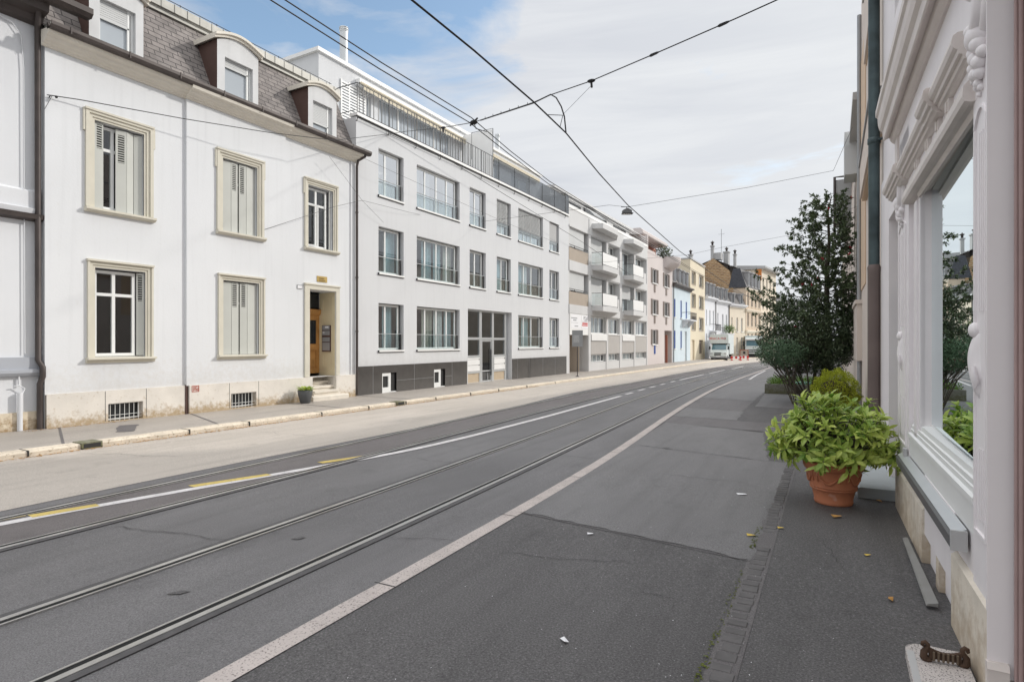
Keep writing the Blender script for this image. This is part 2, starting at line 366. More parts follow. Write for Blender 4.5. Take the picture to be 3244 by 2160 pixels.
# ---------------------------------------------------------------- shared facade pieces
def bars(mb, fr, a0, a1, z0, z1, d0, d1, b=.06, mull=(), trans=(), mw=.07, tw=.07):
    """window sash: outer border, mullions at fractions, transoms at (fraction)"""
    mb.bx(fr, a0, a0 + b, z0, z1, d0, d1); mb.bx(fr, a1 - b, a1, z0, z1, d0, d1)
    mb.bx(fr, a0 + b, a1 - b, z0, z0 + b, d0, d1); mb.bx(fr, a0 + b, a1 - b, z1 - b, z1, d0, d1)
    for f in mull:
        c = a0 + (a1 - a0) * f; mb.bx(fr, c - mw / 2, c + mw / 2, z0 + b, z1 - b, d0, d1 + .004)
    for f in trans:
        c = z0 + (z1 - z0) * f; mb.bx(fr, a0 + b, a1 - b, c - tw / 2, c + tw / 2, d0, d1 + .002)
def window(par, fr, a0, a1, z0, z1, d, mull=(), trans=(), b=.06, fm='frame', gm='glass', curtain=None, th=.05, name='window'):
    mb = MB(); bars(mb, fr, a0, a1, z0, z1, d - th, d, b, mull, trans)
    w = part(name, mb, M[fm], par)
    g = MB(); g.bx(fr, a0 + b * .5, a1 - b * .5, z0 + b * .5, z1 - b * .5, d - th * .6, d - th * .45); part('pane', g, M[gm], w)
    if curtain:
        for (f0, f1, cm) in curtain:
            c = MB(); rows = []; n = max(8, int((f1 - f0) * (a1 - a0) / .035)); 
            for zz in (z0 + .04, z1 - .05):
                rows.append([fr(a0 + (a1 - a0) * (f0 + (f1 - f0) * k / n), zz, d - .22 + .03 * math.sin(k * 1.9) + .012 * math.sin(k * .7)) for k in range(n + 1)])
            c.grid(rows); part('curtain', c, M[cm], w, fix=False)
    return w
FL = Fr((-14.83, 0), (0, 1))     # the straight left side of the street
def gz(y, off=0.0): return GS * y + off

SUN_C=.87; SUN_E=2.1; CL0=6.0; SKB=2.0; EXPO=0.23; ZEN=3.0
M['darkmetal'] = mat('dark_grey_metal', (.15, .15, .155), .45, .06, 4, metal=.3)
M['dormerfar'] = mat('dormer_grey_paint', (.34, .34, .35), .7, .1, 2)
M['jamb'] = mat('pinkish_jamb_paint', (.42, .30, .29), .5, .1, 3)
M['stone_old2'] = mat('weathered_cream_stone', (.70, .64, .55), .9, .10, 4, .3, 30, stain=((.33, .22, .11), -.02, .5, .5), streak=.25)
M['stepblue'] = mat('blue_grey_step', (.36, .39, .40), .6, .08, 3)
M['concrete_lt'] = mat('pale_grey_slab', (.24, .235, .225), .8, .1, 4)
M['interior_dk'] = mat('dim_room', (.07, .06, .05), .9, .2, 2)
M['road_dk'] = mat('dark_bitumen', (.05, .048, .05), .7, .2, 8)
M['dormerwhite'] = mat('weathered_white_dormer', (.64, .645, .65), .75, .05, 2, streak=.15)
M['jambcream'] = mat('cream_yellow_jamb', (.62, .54, .36), .7, .05, 3)
M['bluegrey'] = mat('blue_grey_band', (.40, .42, .46), .8, .05, 2)
M['plaster3'] = mat('off_white_render', (.62, .62, .62), .9, .04, .4, .12, 26, streak=.15)
M['road_dk2'] = mat('dark_rail_sealant', (.075, .072, .074), .6, .25, 9, bump=.2)
M['rust_lt'] = mat('worn_iron', (.16, .12, .085), .6, .2, 14, metal=.3)
M['lidgreen'] = mat('pale_green_plastic', (.22, .42, .34), .5, .05)
M['rubble_x'] = brickmat('rough_brick_party_wall', (.60, .36, .17), (.36, .19, .09), (.62, .50, .34), .62, .26, .05, 'xz', .95, .7)

# ================================================================ setting
def interp(tab, y):
    if y <= tab[0][0]: return tab[0][1]
    for (y0, x0), (y1, x1) in zip(tab, tab[1:]):
        if y <= y1:
            t = (y - y0) / (y1 - y0)
            return x0 + (x1 - x0) * t
    return tab[-1][1]
def smooth(tab, y, w=2.5):
    return sum(interp(tab, y + w * k / 4) for k in range(-4, 5)) / 9
FAC = [(-40, -14.83), (79.3, -14.83), (86.4, -14.3), (92.9, -13.0), (96.5, -11.9), (107, -10.6), (118, -9.2), (140, -5)]
KL = [(-40, -12.0), (74, -12.0), (80, -11.7), (88, -10.9), (96, -9.2), (106, -7.9), (118, -6.4), (140, -2)]
KR = [(-40, -2.75), (0, -2.98), (2, -3.04), (4.5, -3.11), (7.4, -3.2), (9.9, -3.37), (13, -3.66), (16.9, -3.98), (22, -4.3), (26.8, -4.5), (35, -4.6), (52, -4.6), (62, -4.2), (72, -3.1), (82, -.9), (95, 3), (140, 20)]
CR = [(-40, -4.0), (0, -4.42), (1.7, -4.47), (5, -4.6), (8.5, -4.8), (12, -5.02), (15, -5.2), (19, -5.5), (28, -5.93), (36, -6.05), (48, -6.0), (60, -5.6), (72, -4.6), (82, -2.6), (95, 1.2), (140, 18)]
CL = [(-40, -7.2), (0, -7.36), (2.6, -7.42), (6, -7.5), (10, -7.68), (13, -7.85), (16, -8.0), (25, -8.25), (37, -8.4), (50, -8.3), (62, -7.8), (72, -6.9), (82, -5.0), (95, -1.2), (140, 15)]
YS = [-30 + 2.0 * k for k in range(15)] + [k * .75 for k in range(0, 100)] + [75 + 1.5 * k for k in range(0, 44)]
def strip(mb, f0, f1, off, ys=YS):
    rows = [[(f0(y), y, gz(y, off)), (f1(y), y, gz(y, off))] for y in ys]
    mb.grid(rows, False)
c_ = lambda v: (lambda y: v)
t_ = lambda tab, dx=0.0: (lambda y: smooth(tab, y) + dx)
m = MB(); m.face([(-500, -200, gz(-200, -.16)), (500, -200, gz(-200, -.16)), (500, 700, gz(700, -.16)), (-500, 700, gz(700, -.16))]); struct('ground', m, M['road'])
m = MB(); strip(m, t_(KL, -.05), t_(KR, .1), -.10); struct('road', m, M['road'])
m = MB(); strip(m, t_(KL, 0), lambda y: smooth(CL, y) - .62 - .35 * (.5 + .5 * math.sin(y * .35)) * (y < 30), -.096); struct('carriageway', m, M['road_warm'])
m = MB(); strip(m, t_(CL, -.48), t_(CL, .48), -.095); struct('track_bed', m, M['road_red'])
# pavements and kerbs
m = MB(); strip(m, t_(FAC, -.6), t_(KL, -.30), 0.0); struct('left_pavement', m, M['pave_left'])
def kerb(name, f_in, f_out, ztop, zbot, mt, rough):
    m = MB(); rows = []
    rr = random.Random(3)
    for y in [-30 + .35 * k for k in range(480)]:
        j = (rr.random() - .5) * rough
        a, b = f_in(y), f_out(y); s = 1 if b > a else -1
        rows.append([(a, y, gz(y, ztop)), (b - s * (.035) + j * .5, y, gz(y, ztop)), (b + j, y, gz(y, ztop - .03)), (b + j * .6, y, gz(y, zbot))])
    m.grid(rows, False); struct(name, m, mt)
kerb('left_kerb', t_(KL, -.30), t_(KL, 0), .004, -.12, M['granite_lit'], .03)
m = MB(); strip(m, t_(KR, .16), lambda y: 3.0 if y < 60 else smooth(KR, y) + 6, 0.0); struct('right_pavement', m, M['pave'])
kerb('right_kerb', t_(KR, .19), t_(KR, 0), .006, -.12, M['granite'], .01)
# joints between the kerb stones (dark gaps) and the drain inlets in the left kerb
m = MB()
for k in range(-4, 34):
    y = 1.35 + k * 2.02; x = smooth(KR, y)
    m.face([(x - .002, y, gz(y, .0085)), (x + .19, y + .01, gz(y, .0085)), (x + .19, y + .022, gz(y, .0085)), (x - .002, y + .012, gz(y, .0085))])
for y in (4.62, 7.45, 8.9, 11.1, 12.9, 14.6, 16.2, 18.4, 20.5, 23, 26):
    m.box(-12.31, -11.98, y, y + .02, gz(y, -.10), gz(y, .0085))
struct('kerb_joint', m, M['slot'])
for i, y in enumerate((5.42, 14.15)):
    t = thing('drain_inlet', ('dark square drain inlet in the left kerb in front of the first ground-floor window', 'dark drain inlet in the left kerb beyond the small grey plant pot')[i], 'drain', (-12, y, gz(y)), 'drain inlets in the left kerb')
    m = MB(); m.box(-12.2, -11.955, y, y + .34, gz(y, -.098), gz(y, -.075)); m.box(-12.3, -11.955, y, y + .03, gz(y, -.098), gz(y, .02)); m.box(-12.3, -11.955, y + .31, y + .34, gz(y, -.098), gz(y, .02)); m.box(-12.3, -11.955, y + .03, y + .31, gz(y, .0), gz(y, .02)); part('frame', m, M['concrete'], t)
    m = MB(); m.box(-12.19, -11.952, y + .03, y + .31, gz(y, -.075), gz(y, 0)); part('opening', m, M['slot'], t)
# asphalt repairs across the right pavement
rs = random.Random(77)
def sheet(name, pts, off, mt, rag=None):
    """a thin laid sheet with a slightly ragged cut edge"""
    P = []; rag = (.018 if 'patch' in name else 0) if rag is None else rag
    for (x0, y0), (x1, y1) in zip(pts, pts[1:] + pts[:1]):
        n = max(1, int(math.hypot(x1 - x0, y1 - y0) / .12)) if rag else 1
        P += [(x0 + (x1 - x0) * k / n + (rs.gauss(0, rag) if k else 0), y0 + (y1 - y0) * k / n + (rs.gauss(0, rag) if k else 0)) for k in range(n)]
    m = MB(); m.face([(x, y, gz(y, off)) for x, y in P]); struct(name, m, M[mt])
def crack(x, y, ang, ln, w, mt='groove', off=-.0895, wob=.35):
    m = MB(); rows = []; n = int(ln / .08)
    for k in range(n + 1):
        ww = w * (.4 + .6 * rs.random()) * min(1, k / 3, (n - k) / 3) + .0006
        rows.append([(x - math.sin(ang) * ww, y + math.cos(ang) * ww, gz(y, off)), (x + math.sin(ang) * ww, y - math.cos(ang) * ww, gz(y, off))]); a2 = ang + rs.gauss(0, wob); x += math.cos(a2) * .08; y += math.sin(a2) * .08
    m.grid(rows, False); struct('road_crack', m, M[mt])
sheet('pavement_patch', [(-3.0, 5.6), (-.62, 5.3), (-.62, 9.9), (-3.3, 10.4)], .004, 'pave_lt')
sheet('pavement_patch', [(-3.3, 10.42), (-.9, 9.95), (-1.3, 13.3), (-3.45, 13.7)], .004, 'pave_lt')
sheet('pavement_patch', [(-3.48, 13.75), (.6, 12.6), (.6, 14.6), (-3.6, 15.0)], .004, 'pave_dk')
sheet('pavement_patch', [(-3.6, 15.05), (-2.05, 14.95), (-2.15, 17.0), (-3.75, 17.3)], .004, 'pave_lt')
sheet('pavement_patch', [(-3.77, 17.35), (-2.2, 17.05), (-2.28, 20.3), (-4.0, 20.8)], .004, 'pave_dk')
sheet('pavement_patch', [(-4.0, 20.85), (-2.3, 20.4), (-2.4, 31), (-4.35, 31.5)], .004, 'pave_lt')
sheet('pavement_patch', [(-4.35, 31.6), (-2.4, 31.2), (-2.4, 60), (-4.4, 60)], .004, 'pave_lt')
sheet('pavement_patch', [(-2.05, 18.6), (.6, 18.2), (.6, 23.6), (-2.25, 23.8)], .0045, 'pave_lt')
sheet('pavement_crack', [(-3.02, 5.56), (-.62, 5.26), (-.62, 5.272), (-3.02, 5.578)], .006, 'pave_dk')
sheet('pavement_crack', [(-3.3, 10.36), (-.9, 9.9), (-.9, 9.93), (-3.3, 10.42)], .006, 'road')
# left pavement joints
for (x0, y0, x1, y1) in ((-14.8, 6.25, -12.3, 5.25), (-14.8, 9.2, -12.3, 8.3), (-14.8, 12.3, -12.3, 12.2), (-14.8, 15.4, -12.3, 15.2), (-14.8, 22.4, -12.3, 22.3), (-14.8, 27, -12.3, 26.9)):
    sheet('pavement_joint', [(x0, y0, ), (x1, y1), (x1, y1 + .05), (x0, y0 + .05)], .005, 'pave_dk')
sheet('pavement_patch', [(-14.0, 7.1), (-13.0, 6.5), (-12.8, 6.75), (-13.8, 7.4)], .004, 'pave_dk')
for a in ((-11.6, 5.2, .3, 2.2, .006, 'pave_dk'), (-11.2, 8.4, .1, 1.9, .006, 'pave_dk'), (-10.4, 13, 1.2, 3, .006, 'pave_dk'), (-6.7, 3.3, .25, 1.7, .006, 'road_dk'), (-3.85, 4.4, .4, .8, .006, 'road_dk'), (-6.3, 7.8, 0, 1.2, .006, 'road_dk'), (-4.35, 9.2, .15, .9, .006, 'road_dk')): crack(*a)
for a in ((-.9, 4.2, 2.9, .55, .004, 'road_dk', .0065), (-2.6, 4.4, .2, 1.4, .004, 'road_dk', .0065), (-2.2, 8.2, .1, 1.3, .004, 'road_dk', .0065), (.1, 5.4, 1.7, .9, .004, 'road_dk', .0065)): crack(*a)
# bitumen-sealed trench and dark oil patches in the carriageway
for pts in ([(-4.70, 3.95), (-4.62, 3.97), (-4.60, 4.06), (-4.67, 4.05)], [(-4.5, 2.6), (-4.40, 2.66), (-4.38, 2.74), (-4.46, 2.70)]): sheet('oil_patch', pts, -.0935, 'pave', .015)
# lane markings
def line(name, pts, w, mt, off=-.091):
    m = MB(); rows = []
    P = []
    for (y0, x0), (y1, x1) in zip(pts, pts[1:]):
        n = max(2, int((y1 - y0) / .4))
        P += [(y0 + (y1 - y0) * k / n) for k in range(n)]
    P.append(pts[-1][0])
    for y in P:
        x = sum(interp(pts, y + .6 * k / 3) for k in range(-3, 4)) / 7
        rows.append([(x - w / 2, y, gz(y, off)), (x + w / 2, y, gz(y, off))])
    m.grid(rows, False); return struct(name, m, M[mt])
line('white_line', [(-20, -8.4), (0, -8.0), (2.7, -7.78), (3.6, -7.66), (5.45, -7.28), (6.4, -7.1), (7.1, -6.93), (8.5, -6.72), (10.3, -6.66), (14, -6.72), (21, -6.98)], .15, 'linewhite')
for y0, y1, x in ((21.85, 22.75, -7.05), (23.8, 24.8, -7.15), (25.8, 26.75, -7.22), (27.9, 28.7, -7.28), (30.2, 31.1, -7.34), (32.2, 39, -7.36), (40.5, 47, -7.3), (49, 56, -7.1)):
    line('white_dash', [(y0, x), (y1, x - .02)], .14, 'linewhite')
for pts in ([(-8.02, 2.3), (-7.97, 3.05)], [(-7.84, 3.05), (-7.68, 3.66)], [(-7.60, 4.75), (-7.28, 5.75)], [(-7.30, 6.72), (-6.98, 7.68)]):
    (xa, ya), (xb, yb) = pts
    m = MB(); m.face([(xa - .07, ya, gz(ya, -.0905)), (xa + .09, ya - .02, gz(ya, -.0905)), (xb + .07, yb - .02, gz(yb, -.0905)), (xb - .07, yb, gz(yb, -.0905))]); struct('yellow_dash', m, M['lineyellow'])
line('edge_marking', [(33, -3.9), (38, -4.1), (45, -4.25)], .12, 'linewhite', .007)
# tram rails: head, flangeway groove, lip
def rail(f, side, label):
    t = thing('tram_rail', label, 'rail', (f(5), 5, gz(5, -.1)), 'tram rails in the road')
    s = side
    def st(a, b, off, name, mt):
        m = MB(); lo, hi = min(a, b), max(a, b); rows = []
        for y in YS:
            x = f(y); rows.append([(x + lo, y, gz(y, -.1)), (x + lo, y, gz(y, off)), (x + hi, y, gz(y, off)), (x + hi, y, gz(y, -.1))])
        m.grid(rows, False); part(name, m, M[mt], t)
    st(-s * .026, -s * .078, -.086, 'rail_head', 'steel'); st(.026, -.026, -.090, 'groove', 'groove'); st(s * .026, s * .046, -.086, 'lip', 'steel'); st(-s * .078, -s * .15, -.0895, 'sealant', 'road_dk2')
for tab, s, dx, lab in ((CL, 1, -.53, 'farthest steel tram rail, first from the left kerb'), (CL, -1, .53, 'steel tram rail crossed by the long white line'),
                        (CR, 1, -.53, 'steel tram rail with the wide shiny head, third from the left kerb'), (CR, -1, .53, 'nearest steel tram rail, beside the granite kerb edge')):
    rail(t_(tab, dx), s, lab)
# cobble gutter
rr = random.Random(11)
y = 2.2; src = None
while y < 9.9:
    if not 5.62 < y < 6.15:
        l = rr.uniform(.085, .115); x0 = -.545 - .004 * (y - 3) + rr.uniform(-.012, .012); w = .118 + rr.uniform(-.01, .012)
        m = MB(); z0 = gz(y, .0); z1 = gz(y, .006 + rr.uniform(0, .006))
        m.hexa([(x0 - w/2, y, z0), (x0 + w/2, y + .006, z0), (x0 + w/2, y + l, z0), (x0 - w/2, y + l - .004, z0), (x0 - w/2 + .008, y + .008, z1), (x0 + w/2 - .008, y + .012, z1), (x0 + w/2 - .008, y + l - .008, z1), (x0 - w/2 + .008, y + l - .01, z1)])
        solo('cobblestone', m, M['cobble'], 'dark basalt cobble in the narrow gutter strip of the right pavement', 'cobblestone', 'cobbles of the gutter strip')
    y += .12
m = MB(); rows = [[(-.63 - .004 * (y - 3), y, gz(y, .003)), (-.46 - .004 * (y - 3), y, gz(y, .003))] for y in (2, 4, 6, 8, 9.95)]; m.grid(rows, False); struct('gutter_bed', m, M['pave_dk'])
def leafbits(mb, n, fx, off, size, rnd):
    for _ in range(n):
        x, y = fx(); a = rnd.uniform(0, 6.28); s = size * rnd.uniform(.5, 1.3); z = gz(y, off) + rnd.uniform(.001, .008)
        c, sn = math.cos(a) * s, math.sin(a) * s
        mb.face([(x + c, y + sn, z), (x - sn * .5, y + c * .5, z + s * .25), (x - c, y - sn, z), (x + sn * .5, y - c * .5, z + s * .15)])
m = MB(); leafbits(m, 240, lambda: (-.64 + rr.uniform(-.025, .02), rr.choice((rr.uniform(2.6, 3.9), rr.uniform(2.6, 5.0), rr.uniform(5.6, 6.3)))), .002, .012, rr)
tag(part('moss', m, M['moss'], None, None, False), 'green moss along the cobble strip on the right pavement', 'moss', None, 'stuff')
m = MB(); leafbits(m, 2600, lambda: (-11.97 + abs(rr.gauss(0, .06)), rr.uniform(2, 24)), -.096, .022, rr)
tag(part('leaf_litter', m, M['dryleaf'], None, None, False), 'brown leaf litter gathered along the foot of the left kerb', 'leaf litter', None, 'stuff')
m = MB(); leafbits(m, 160, lambda: (-14.74 + abs(rr.gauss(0, .06)), rr.uniform(5.6, 7.6)), .0, .02, rr)
tag(part('leaf_litter', m, M['dryleaf'], None, None, False), 'dry leaves at the foot of the white house beside the drainpipe', 'leaf litter', None, 'stuff')
m = MB(); leafbits(m, 260, lambda: (rr.uniform(-2.9, .6), rr.uniform(2.2, 9.5)), .0045, .005, rr)
tag(part('grit', m, M['paper'], None, None, False), 'tiny pale specks of grit scattered on the dark right pavement', 'grit', None, 'stuff')
# single scraps
def scrap(name, x, y, s, mt, lab, cat, lift=.012, asp=.5):
    m = MB(); a = rr.uniform(0, 3); z = gz(y, .006)
    c, sn = math.cos(a) * s, math.sin(a) * s; q = asp
    top = [(x + c - sn*q, y + sn + c*q, z + lift * .4), (x - c - sn*q, y - sn + c*q, z + lift), (x - c + sn*q, y - sn - c*q, z + lift * .3), (x + c + sn*q, y + sn - c*q, z + lift * .8)]
    m.prism(top, (0, 0, .0015)); solo(name, m, M[mt], lab, cat)
scrap('paper_scrap', -.98, 7.55, .055, 'paper', 'white folded paper scrap on the pavement left of the terracotta pot', 'paper')
scrap('paper_scrap', -2.05, 5.25, .028, 'paper', 'small white paper scrap near the edge of the pale asphalt repair', 'paper')
scrap('paper_scrap', -1.45, 3.28, .03, 'paper', 'crumpled white scrap in the middle of the dark right pavement', 'paper')
scrap('fallen_leaf', -.69, 5.95, .035, 'yellowleaf', 'yellow-brown leaf lying just left of the cobble strip', 'leaf', .02)
scrap('fallen_leaf', -.46, 6.35, .028, 'yellowleaf', 'small yellow leaf lying on the cobble strip', 'leaf')
scrap('fallen_leaf', .03, 7.05, .05, 'dryleaf', 'dry brown leaf at the foot of the terracotta pot', 'leaf', .025)
scrap('fallen_leaf', .26, 5.9, .026, 'yellowleaf', 'small yellow leaf on the pavement below the terracotta pot', 'leaf')
scrap('fallen_leaf', .36, 4.95, .03, 'dryleaf', 'pale dry leaf beside the shop wall and the loose slab', 'leaf', .02)
scrap('fallen_leaf', .47, 8.0, .04, 'dryleaf', 'dry leaves before the shop doorstep right of the pot', 'leaf', .02)

M['dormerglass'] = darkglass('dormer_glass', (.42, .46, .50), .04, 1.0); M['dormerglass2'] = darkglass('penthouse_glass', (.16, .18, .19), .04, 1.0)  # pale base colours stand for sky reflected in the panes
# ================================================================ leftmost grey-white house
t = thing('town_house', 'pale grey-white house cut off by the left edge of the photo', 'house', (-15, 2, 0))
F0 = Fr((-15.02, 0), (0, 1)); m = MB()
m.wall(F0, -12, 5.98, -.1, 9.2); m.shell(F0, -12, 5.98, -.1, 9.2, 0, -9); part('wall', m, M['greywall'], t, fix=False)
m = MB(); m.bx(F0, -12, 5.96, -.12, .36, 0, .05); part('plinth', m, M['stone_old'], t)
m = MB(); m.prof(F0, [(0, 4.55), (.10, 4.58), (.12, 4.68), (.06, 4.7), (.06, 5.05), (0, 5.1)], -12, 5.99); part('band', m, M['greywall'], t, 'grey moulded string course between the storeys')
m = MB(); m.prof(F0, [(0, 4.42), (.16, 4.46), (.18, 4.56), (0, 4.56)], -12, 6.04); part('under_ledge', m, M['gutter'], t)  # dark strip paints the shadow below the string course
m = MB(); m.bx(F0, -12, 6.1, 1.24, 1.52, 0, .07); part('band', m, M['bluegrey'], t)
m = MB(); m.prof(F0, [(0, 1.10), (.09, 1.13), (.13, 1.19), (.13, 1.26), (0, 1.28)], -12, 6.14); part('under_ledge', m, M['bluegrey'], t)
m = MB(); m.prof(F0, [(0, 8.62), (.16, 8.66), (.2, 8.78), (.42, 8.84), (.46, 9.02), (0, 9.06)], -12, 6.0); part('cornice', m, M['gutter'], t)
m = MB(); m.prof(F0, [(.42, 9.02), (.62, 9.0), (.70, 9.08), (.70, 9.2), (.66, 9.2), (.62, 9.08), (.46, 9.10), (.42, 9.2)], -12, 6.72); part('gutter', m, M['gutter'], t)
m = MB(); m.face([F0(-12, 9.2, .3), F0(6.0, 9.2, .3), F0(6.0, 12, -1), F0(-12, 12, -1)]); m.face([F0(6.0, 9.2, .3), F0(6.0, 9.2, -9), F0(6.0, 12, -9), F0(6.0, 12, -1)]); part('roof', m, M['slate'], t, fix=False)
m = MB(); m.tube([F0(5.1, 8.6, .03), F0(5.5, 8.5, .05), F0(5.66, 8.3, .05), F0(5.7, 7.6, .05), F0(5.72, 1.6, .05)], .010, 6); part('cable_duct', m, M['greywall'], t)
m = MB(); m.tube([F0(5.86, 8.85, .30), F0(5.9, 8.55, .16), F0(5.92, 8.3, .12), F0(5.93, 1.45, .12), F0(5.98, 1.3, .2), F0(5.98, 1.1, .2), F0(5.95, .95, .14), F0(5.95, -.02, .14)], .055, 10); part('downpipe', m, M['gutter'], t)
m = MB(); m.tube([F0(5.62, 1.15, .05), F0(5.62, .92, .05)], .02, 8); m.tube([F0(5.62, .78, .09), F0(5.62, -.02, .09)], .05, 10); m.tube([F0(5.5, .9, .06), F0(5.6, .94, .1), F0(5.7, .86, .1), F0(5.64, .72, .12)], .012, 6); part('standpipe', m, M['greywall'], t, 'white conduit stub with loose cable')

# ================================================================ old white house with slate mansard
t = thing('town_house', 'old white two-storey house with slate mansard roof and beige window surrounds', 'house', (-14.83, 10.5, 0))
CB = .07                                                      # the middle bay stands proud
FC = Fr((-14.83 + CB, 0), (0, 1))
UP = [(6.98, 8.07, 4.93, 6.94), (10.13, 11.22, 4.93, 6.94), (13.17, 14.23, 4.93, 6.94)]
LO = [(6.99, 8.10, 1.49, 3.56), (10.14, 11.28, 1.49, 3.56)]
DOOR = (13.2, 14.33, .62, 3.56)
BW = [(7.25, 8.03, -.02, .40), (10.36, 11.17, -.02, .40)]
m = MB(); D = .26
m.wall(FL, 6.02, 9.1, .70, 8.3, [(*UP[0], D), (*LO[0], D)])
m.wall(FC, 9.1, 12.23, .70, 8.3, [(*UP[1], D + CB), (*LO[1], D + CB)])
m.wall(FL, 12.23, 15.3, .70, 8.3, [(*UP[2], D), (DOOR[0], DOOR[1], .70, DOOR[3], .78)])
m.face([FL(9.1, .7, 0), FL(9.1, .7, CB), FL(9.1, 8.3, CB), FL(9.1, 8.3, 0)]); m.face([FL(12.23, .7, 0), FL(12.23, 8.3, 0), FL(12.23, 8.3, CB), FL(12.23, .7, CB)])
m.shell(FL, 6.02, 15.3, -.1, 8.5, 0, -9)
m.bx(FL, 15.02, 15.28, .7, 8.25, 0.002, .035)
part('wall', m, M['plaster'], t, fix=False)
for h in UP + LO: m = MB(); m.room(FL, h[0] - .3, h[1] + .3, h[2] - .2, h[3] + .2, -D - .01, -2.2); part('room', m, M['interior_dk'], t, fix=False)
m = MB()
m.wall(FL, 6.04, 9.08, -.12, .71, [(*BW[0], .2)], .035); m.wall(FL, 9.16, 13.26, -.12, .71, [(*BW[1], .2)], CB + .03); m.wall(FL, 14.28, 15.26, -.12, .71, (), CB + .03)
for a0, a1, d in ((6.04, 9.08, .035), (9.16, 13.26, CB + .03), (14.28, 15.26, CB + .03)):
    m.face([FL(a0, .71, 0), FL(a1, .71, 0), FL(a1, .71, d), FL(a0, .71, d)]); m.face([FL(a0, -.12, -.8), FL(a0, .71, -.8), FL(a0, .71, d), FL(a0, -.12, d)]); m.face([FL(a1, -.12, -.8), FL(a1, .71, -.8), FL(a1, .71, d), FL(a1, -.12, d)])
for a0, a1, d in ((7.18, 7.185, .037), (8.1, 8.105, .037), (10.3, 10.305, CB + .032), (11.24, 11.245, CB + .032)):
    m.mi = 1; m.bx(FL, a0, a1 + .006, .0, .70, d - .02, d)
m.mi = 0
part('plinth', m, [M['stone'], M['slot']], t, 'cream stone plinth with brown dirt near the pavement', fix=False)
m = MB(); m.bx(FL, 9.085, 9.155, -.1, .72, -.05, .055); part('drain_slot', m, M['cheek'], t)
# cornice, gutter, downpipe
cp = [(0, 8.19), (.06, 8.195), (.07, 8.23), (.13, 8.25), (.15, 8.28), (.22, 8.31), (.24, 8.36), (.33, 8.40), (.35, 8.46), (.36, 8.50), (0, 8.52)]
m = MB(); m.prof(FL, cp, 5.95, 9.1); m.prof(FC, cp, 9.06, 12.27); m.prof(FL, cp, 12.23, 15.34); part('cornice', m, M['cornice'], t)
m = MB(); m.prof(FL, [(.26, 8.47), (.38, 8.455), (.44, 8.48), (.465, 8.54), (.465, 8.61), (.445, 8.61), (.44, 8.55), (.40, 8.51), (.34, 8.52), (.30, 8.60), (.26, 8.60)], 5.95, 15.62)
for k in range(8): m.bx(FL, 6.3 + k * 1.2, 6.325 + k * 1.2, 8.47, 8.625, .455, .475)
part('gutter', m, M['gutter'], t)
m = MB(); m.tube([FL(15.42, 8.5, .37), FL(15.4, 8.4, .34), FL(15.26, 8.25, .15), FL(15.24, 8.05, .11), FL(15.24, -.02, .11)], .045, 10)
for z in (6.4, 4.1, 2.2): m.tube([FL(15.24, z, .11), FL(15.24, z + .05, .11)], .056, 10)
part('downpipe', m, M['gutter'], t)
# mansard
SL = .92 / 1.95
def ms(a, z, off=0.0): return FL(a, z, -.02 - (z - 8.6) * SL + off)
m = MB(); m.face([ms(6.02, 8.55), ms(15.3, 8.55), ms(15.3, 10.72), ms(6.02, 10.72)])
m.face([ms(15.3, 8.5), FL(15.3, 8.5, -9), FL(15.3, 10.72, -9), ms(15.3, 10.72)]); m.face([ms(6.02, 8.5), ms(6.02, 10.72), FL(6.02, 10.72, -9), FL(6.02, 8.5, -9)])
roof = part('mansard_roof', m, M['slate'], t, fix=False)
m = MB(); m.bx(FL, 6.0, 15.4, 10.68, 10.80, -1.4, -.93); m.bx(FL, 6.0, 15.4, 10.80, 11.02, -1.5, -.86)
for k in range(26): m.bx(FL, 6.1 + k * .36, 6.115 + k * .36, 10.8, 11.03, -.87, -.845)
part('roof_edge', m, M['zinc'], roof, 'weathered zinc roof-edge flashing')
m = MB(); m.bx(FL, 6.0, 15.36, 11.0, 11.04, -9, -1.45); part('roof_deck', m, M['zinc'], roof)
m = MB()
for z in (11.17, 11.26): m.tube([FL(6, z, -1.2), FL(15.3, z, -1.2)], .011, 6)
for k in range(9): m.tube([FL(6.4 + k * 1.1, 11.0, -1.2), FL(6.4 + k * 1.1, 11.28, -1.2)], .012, 6)
part('roof_rail', m, M['iron'], roof)
m = MB(); m.bx(FL, 6.02, 15.3, 8.52, 8.66, -.1, .25); part('eaves_board', m, M['zinc'], roof)
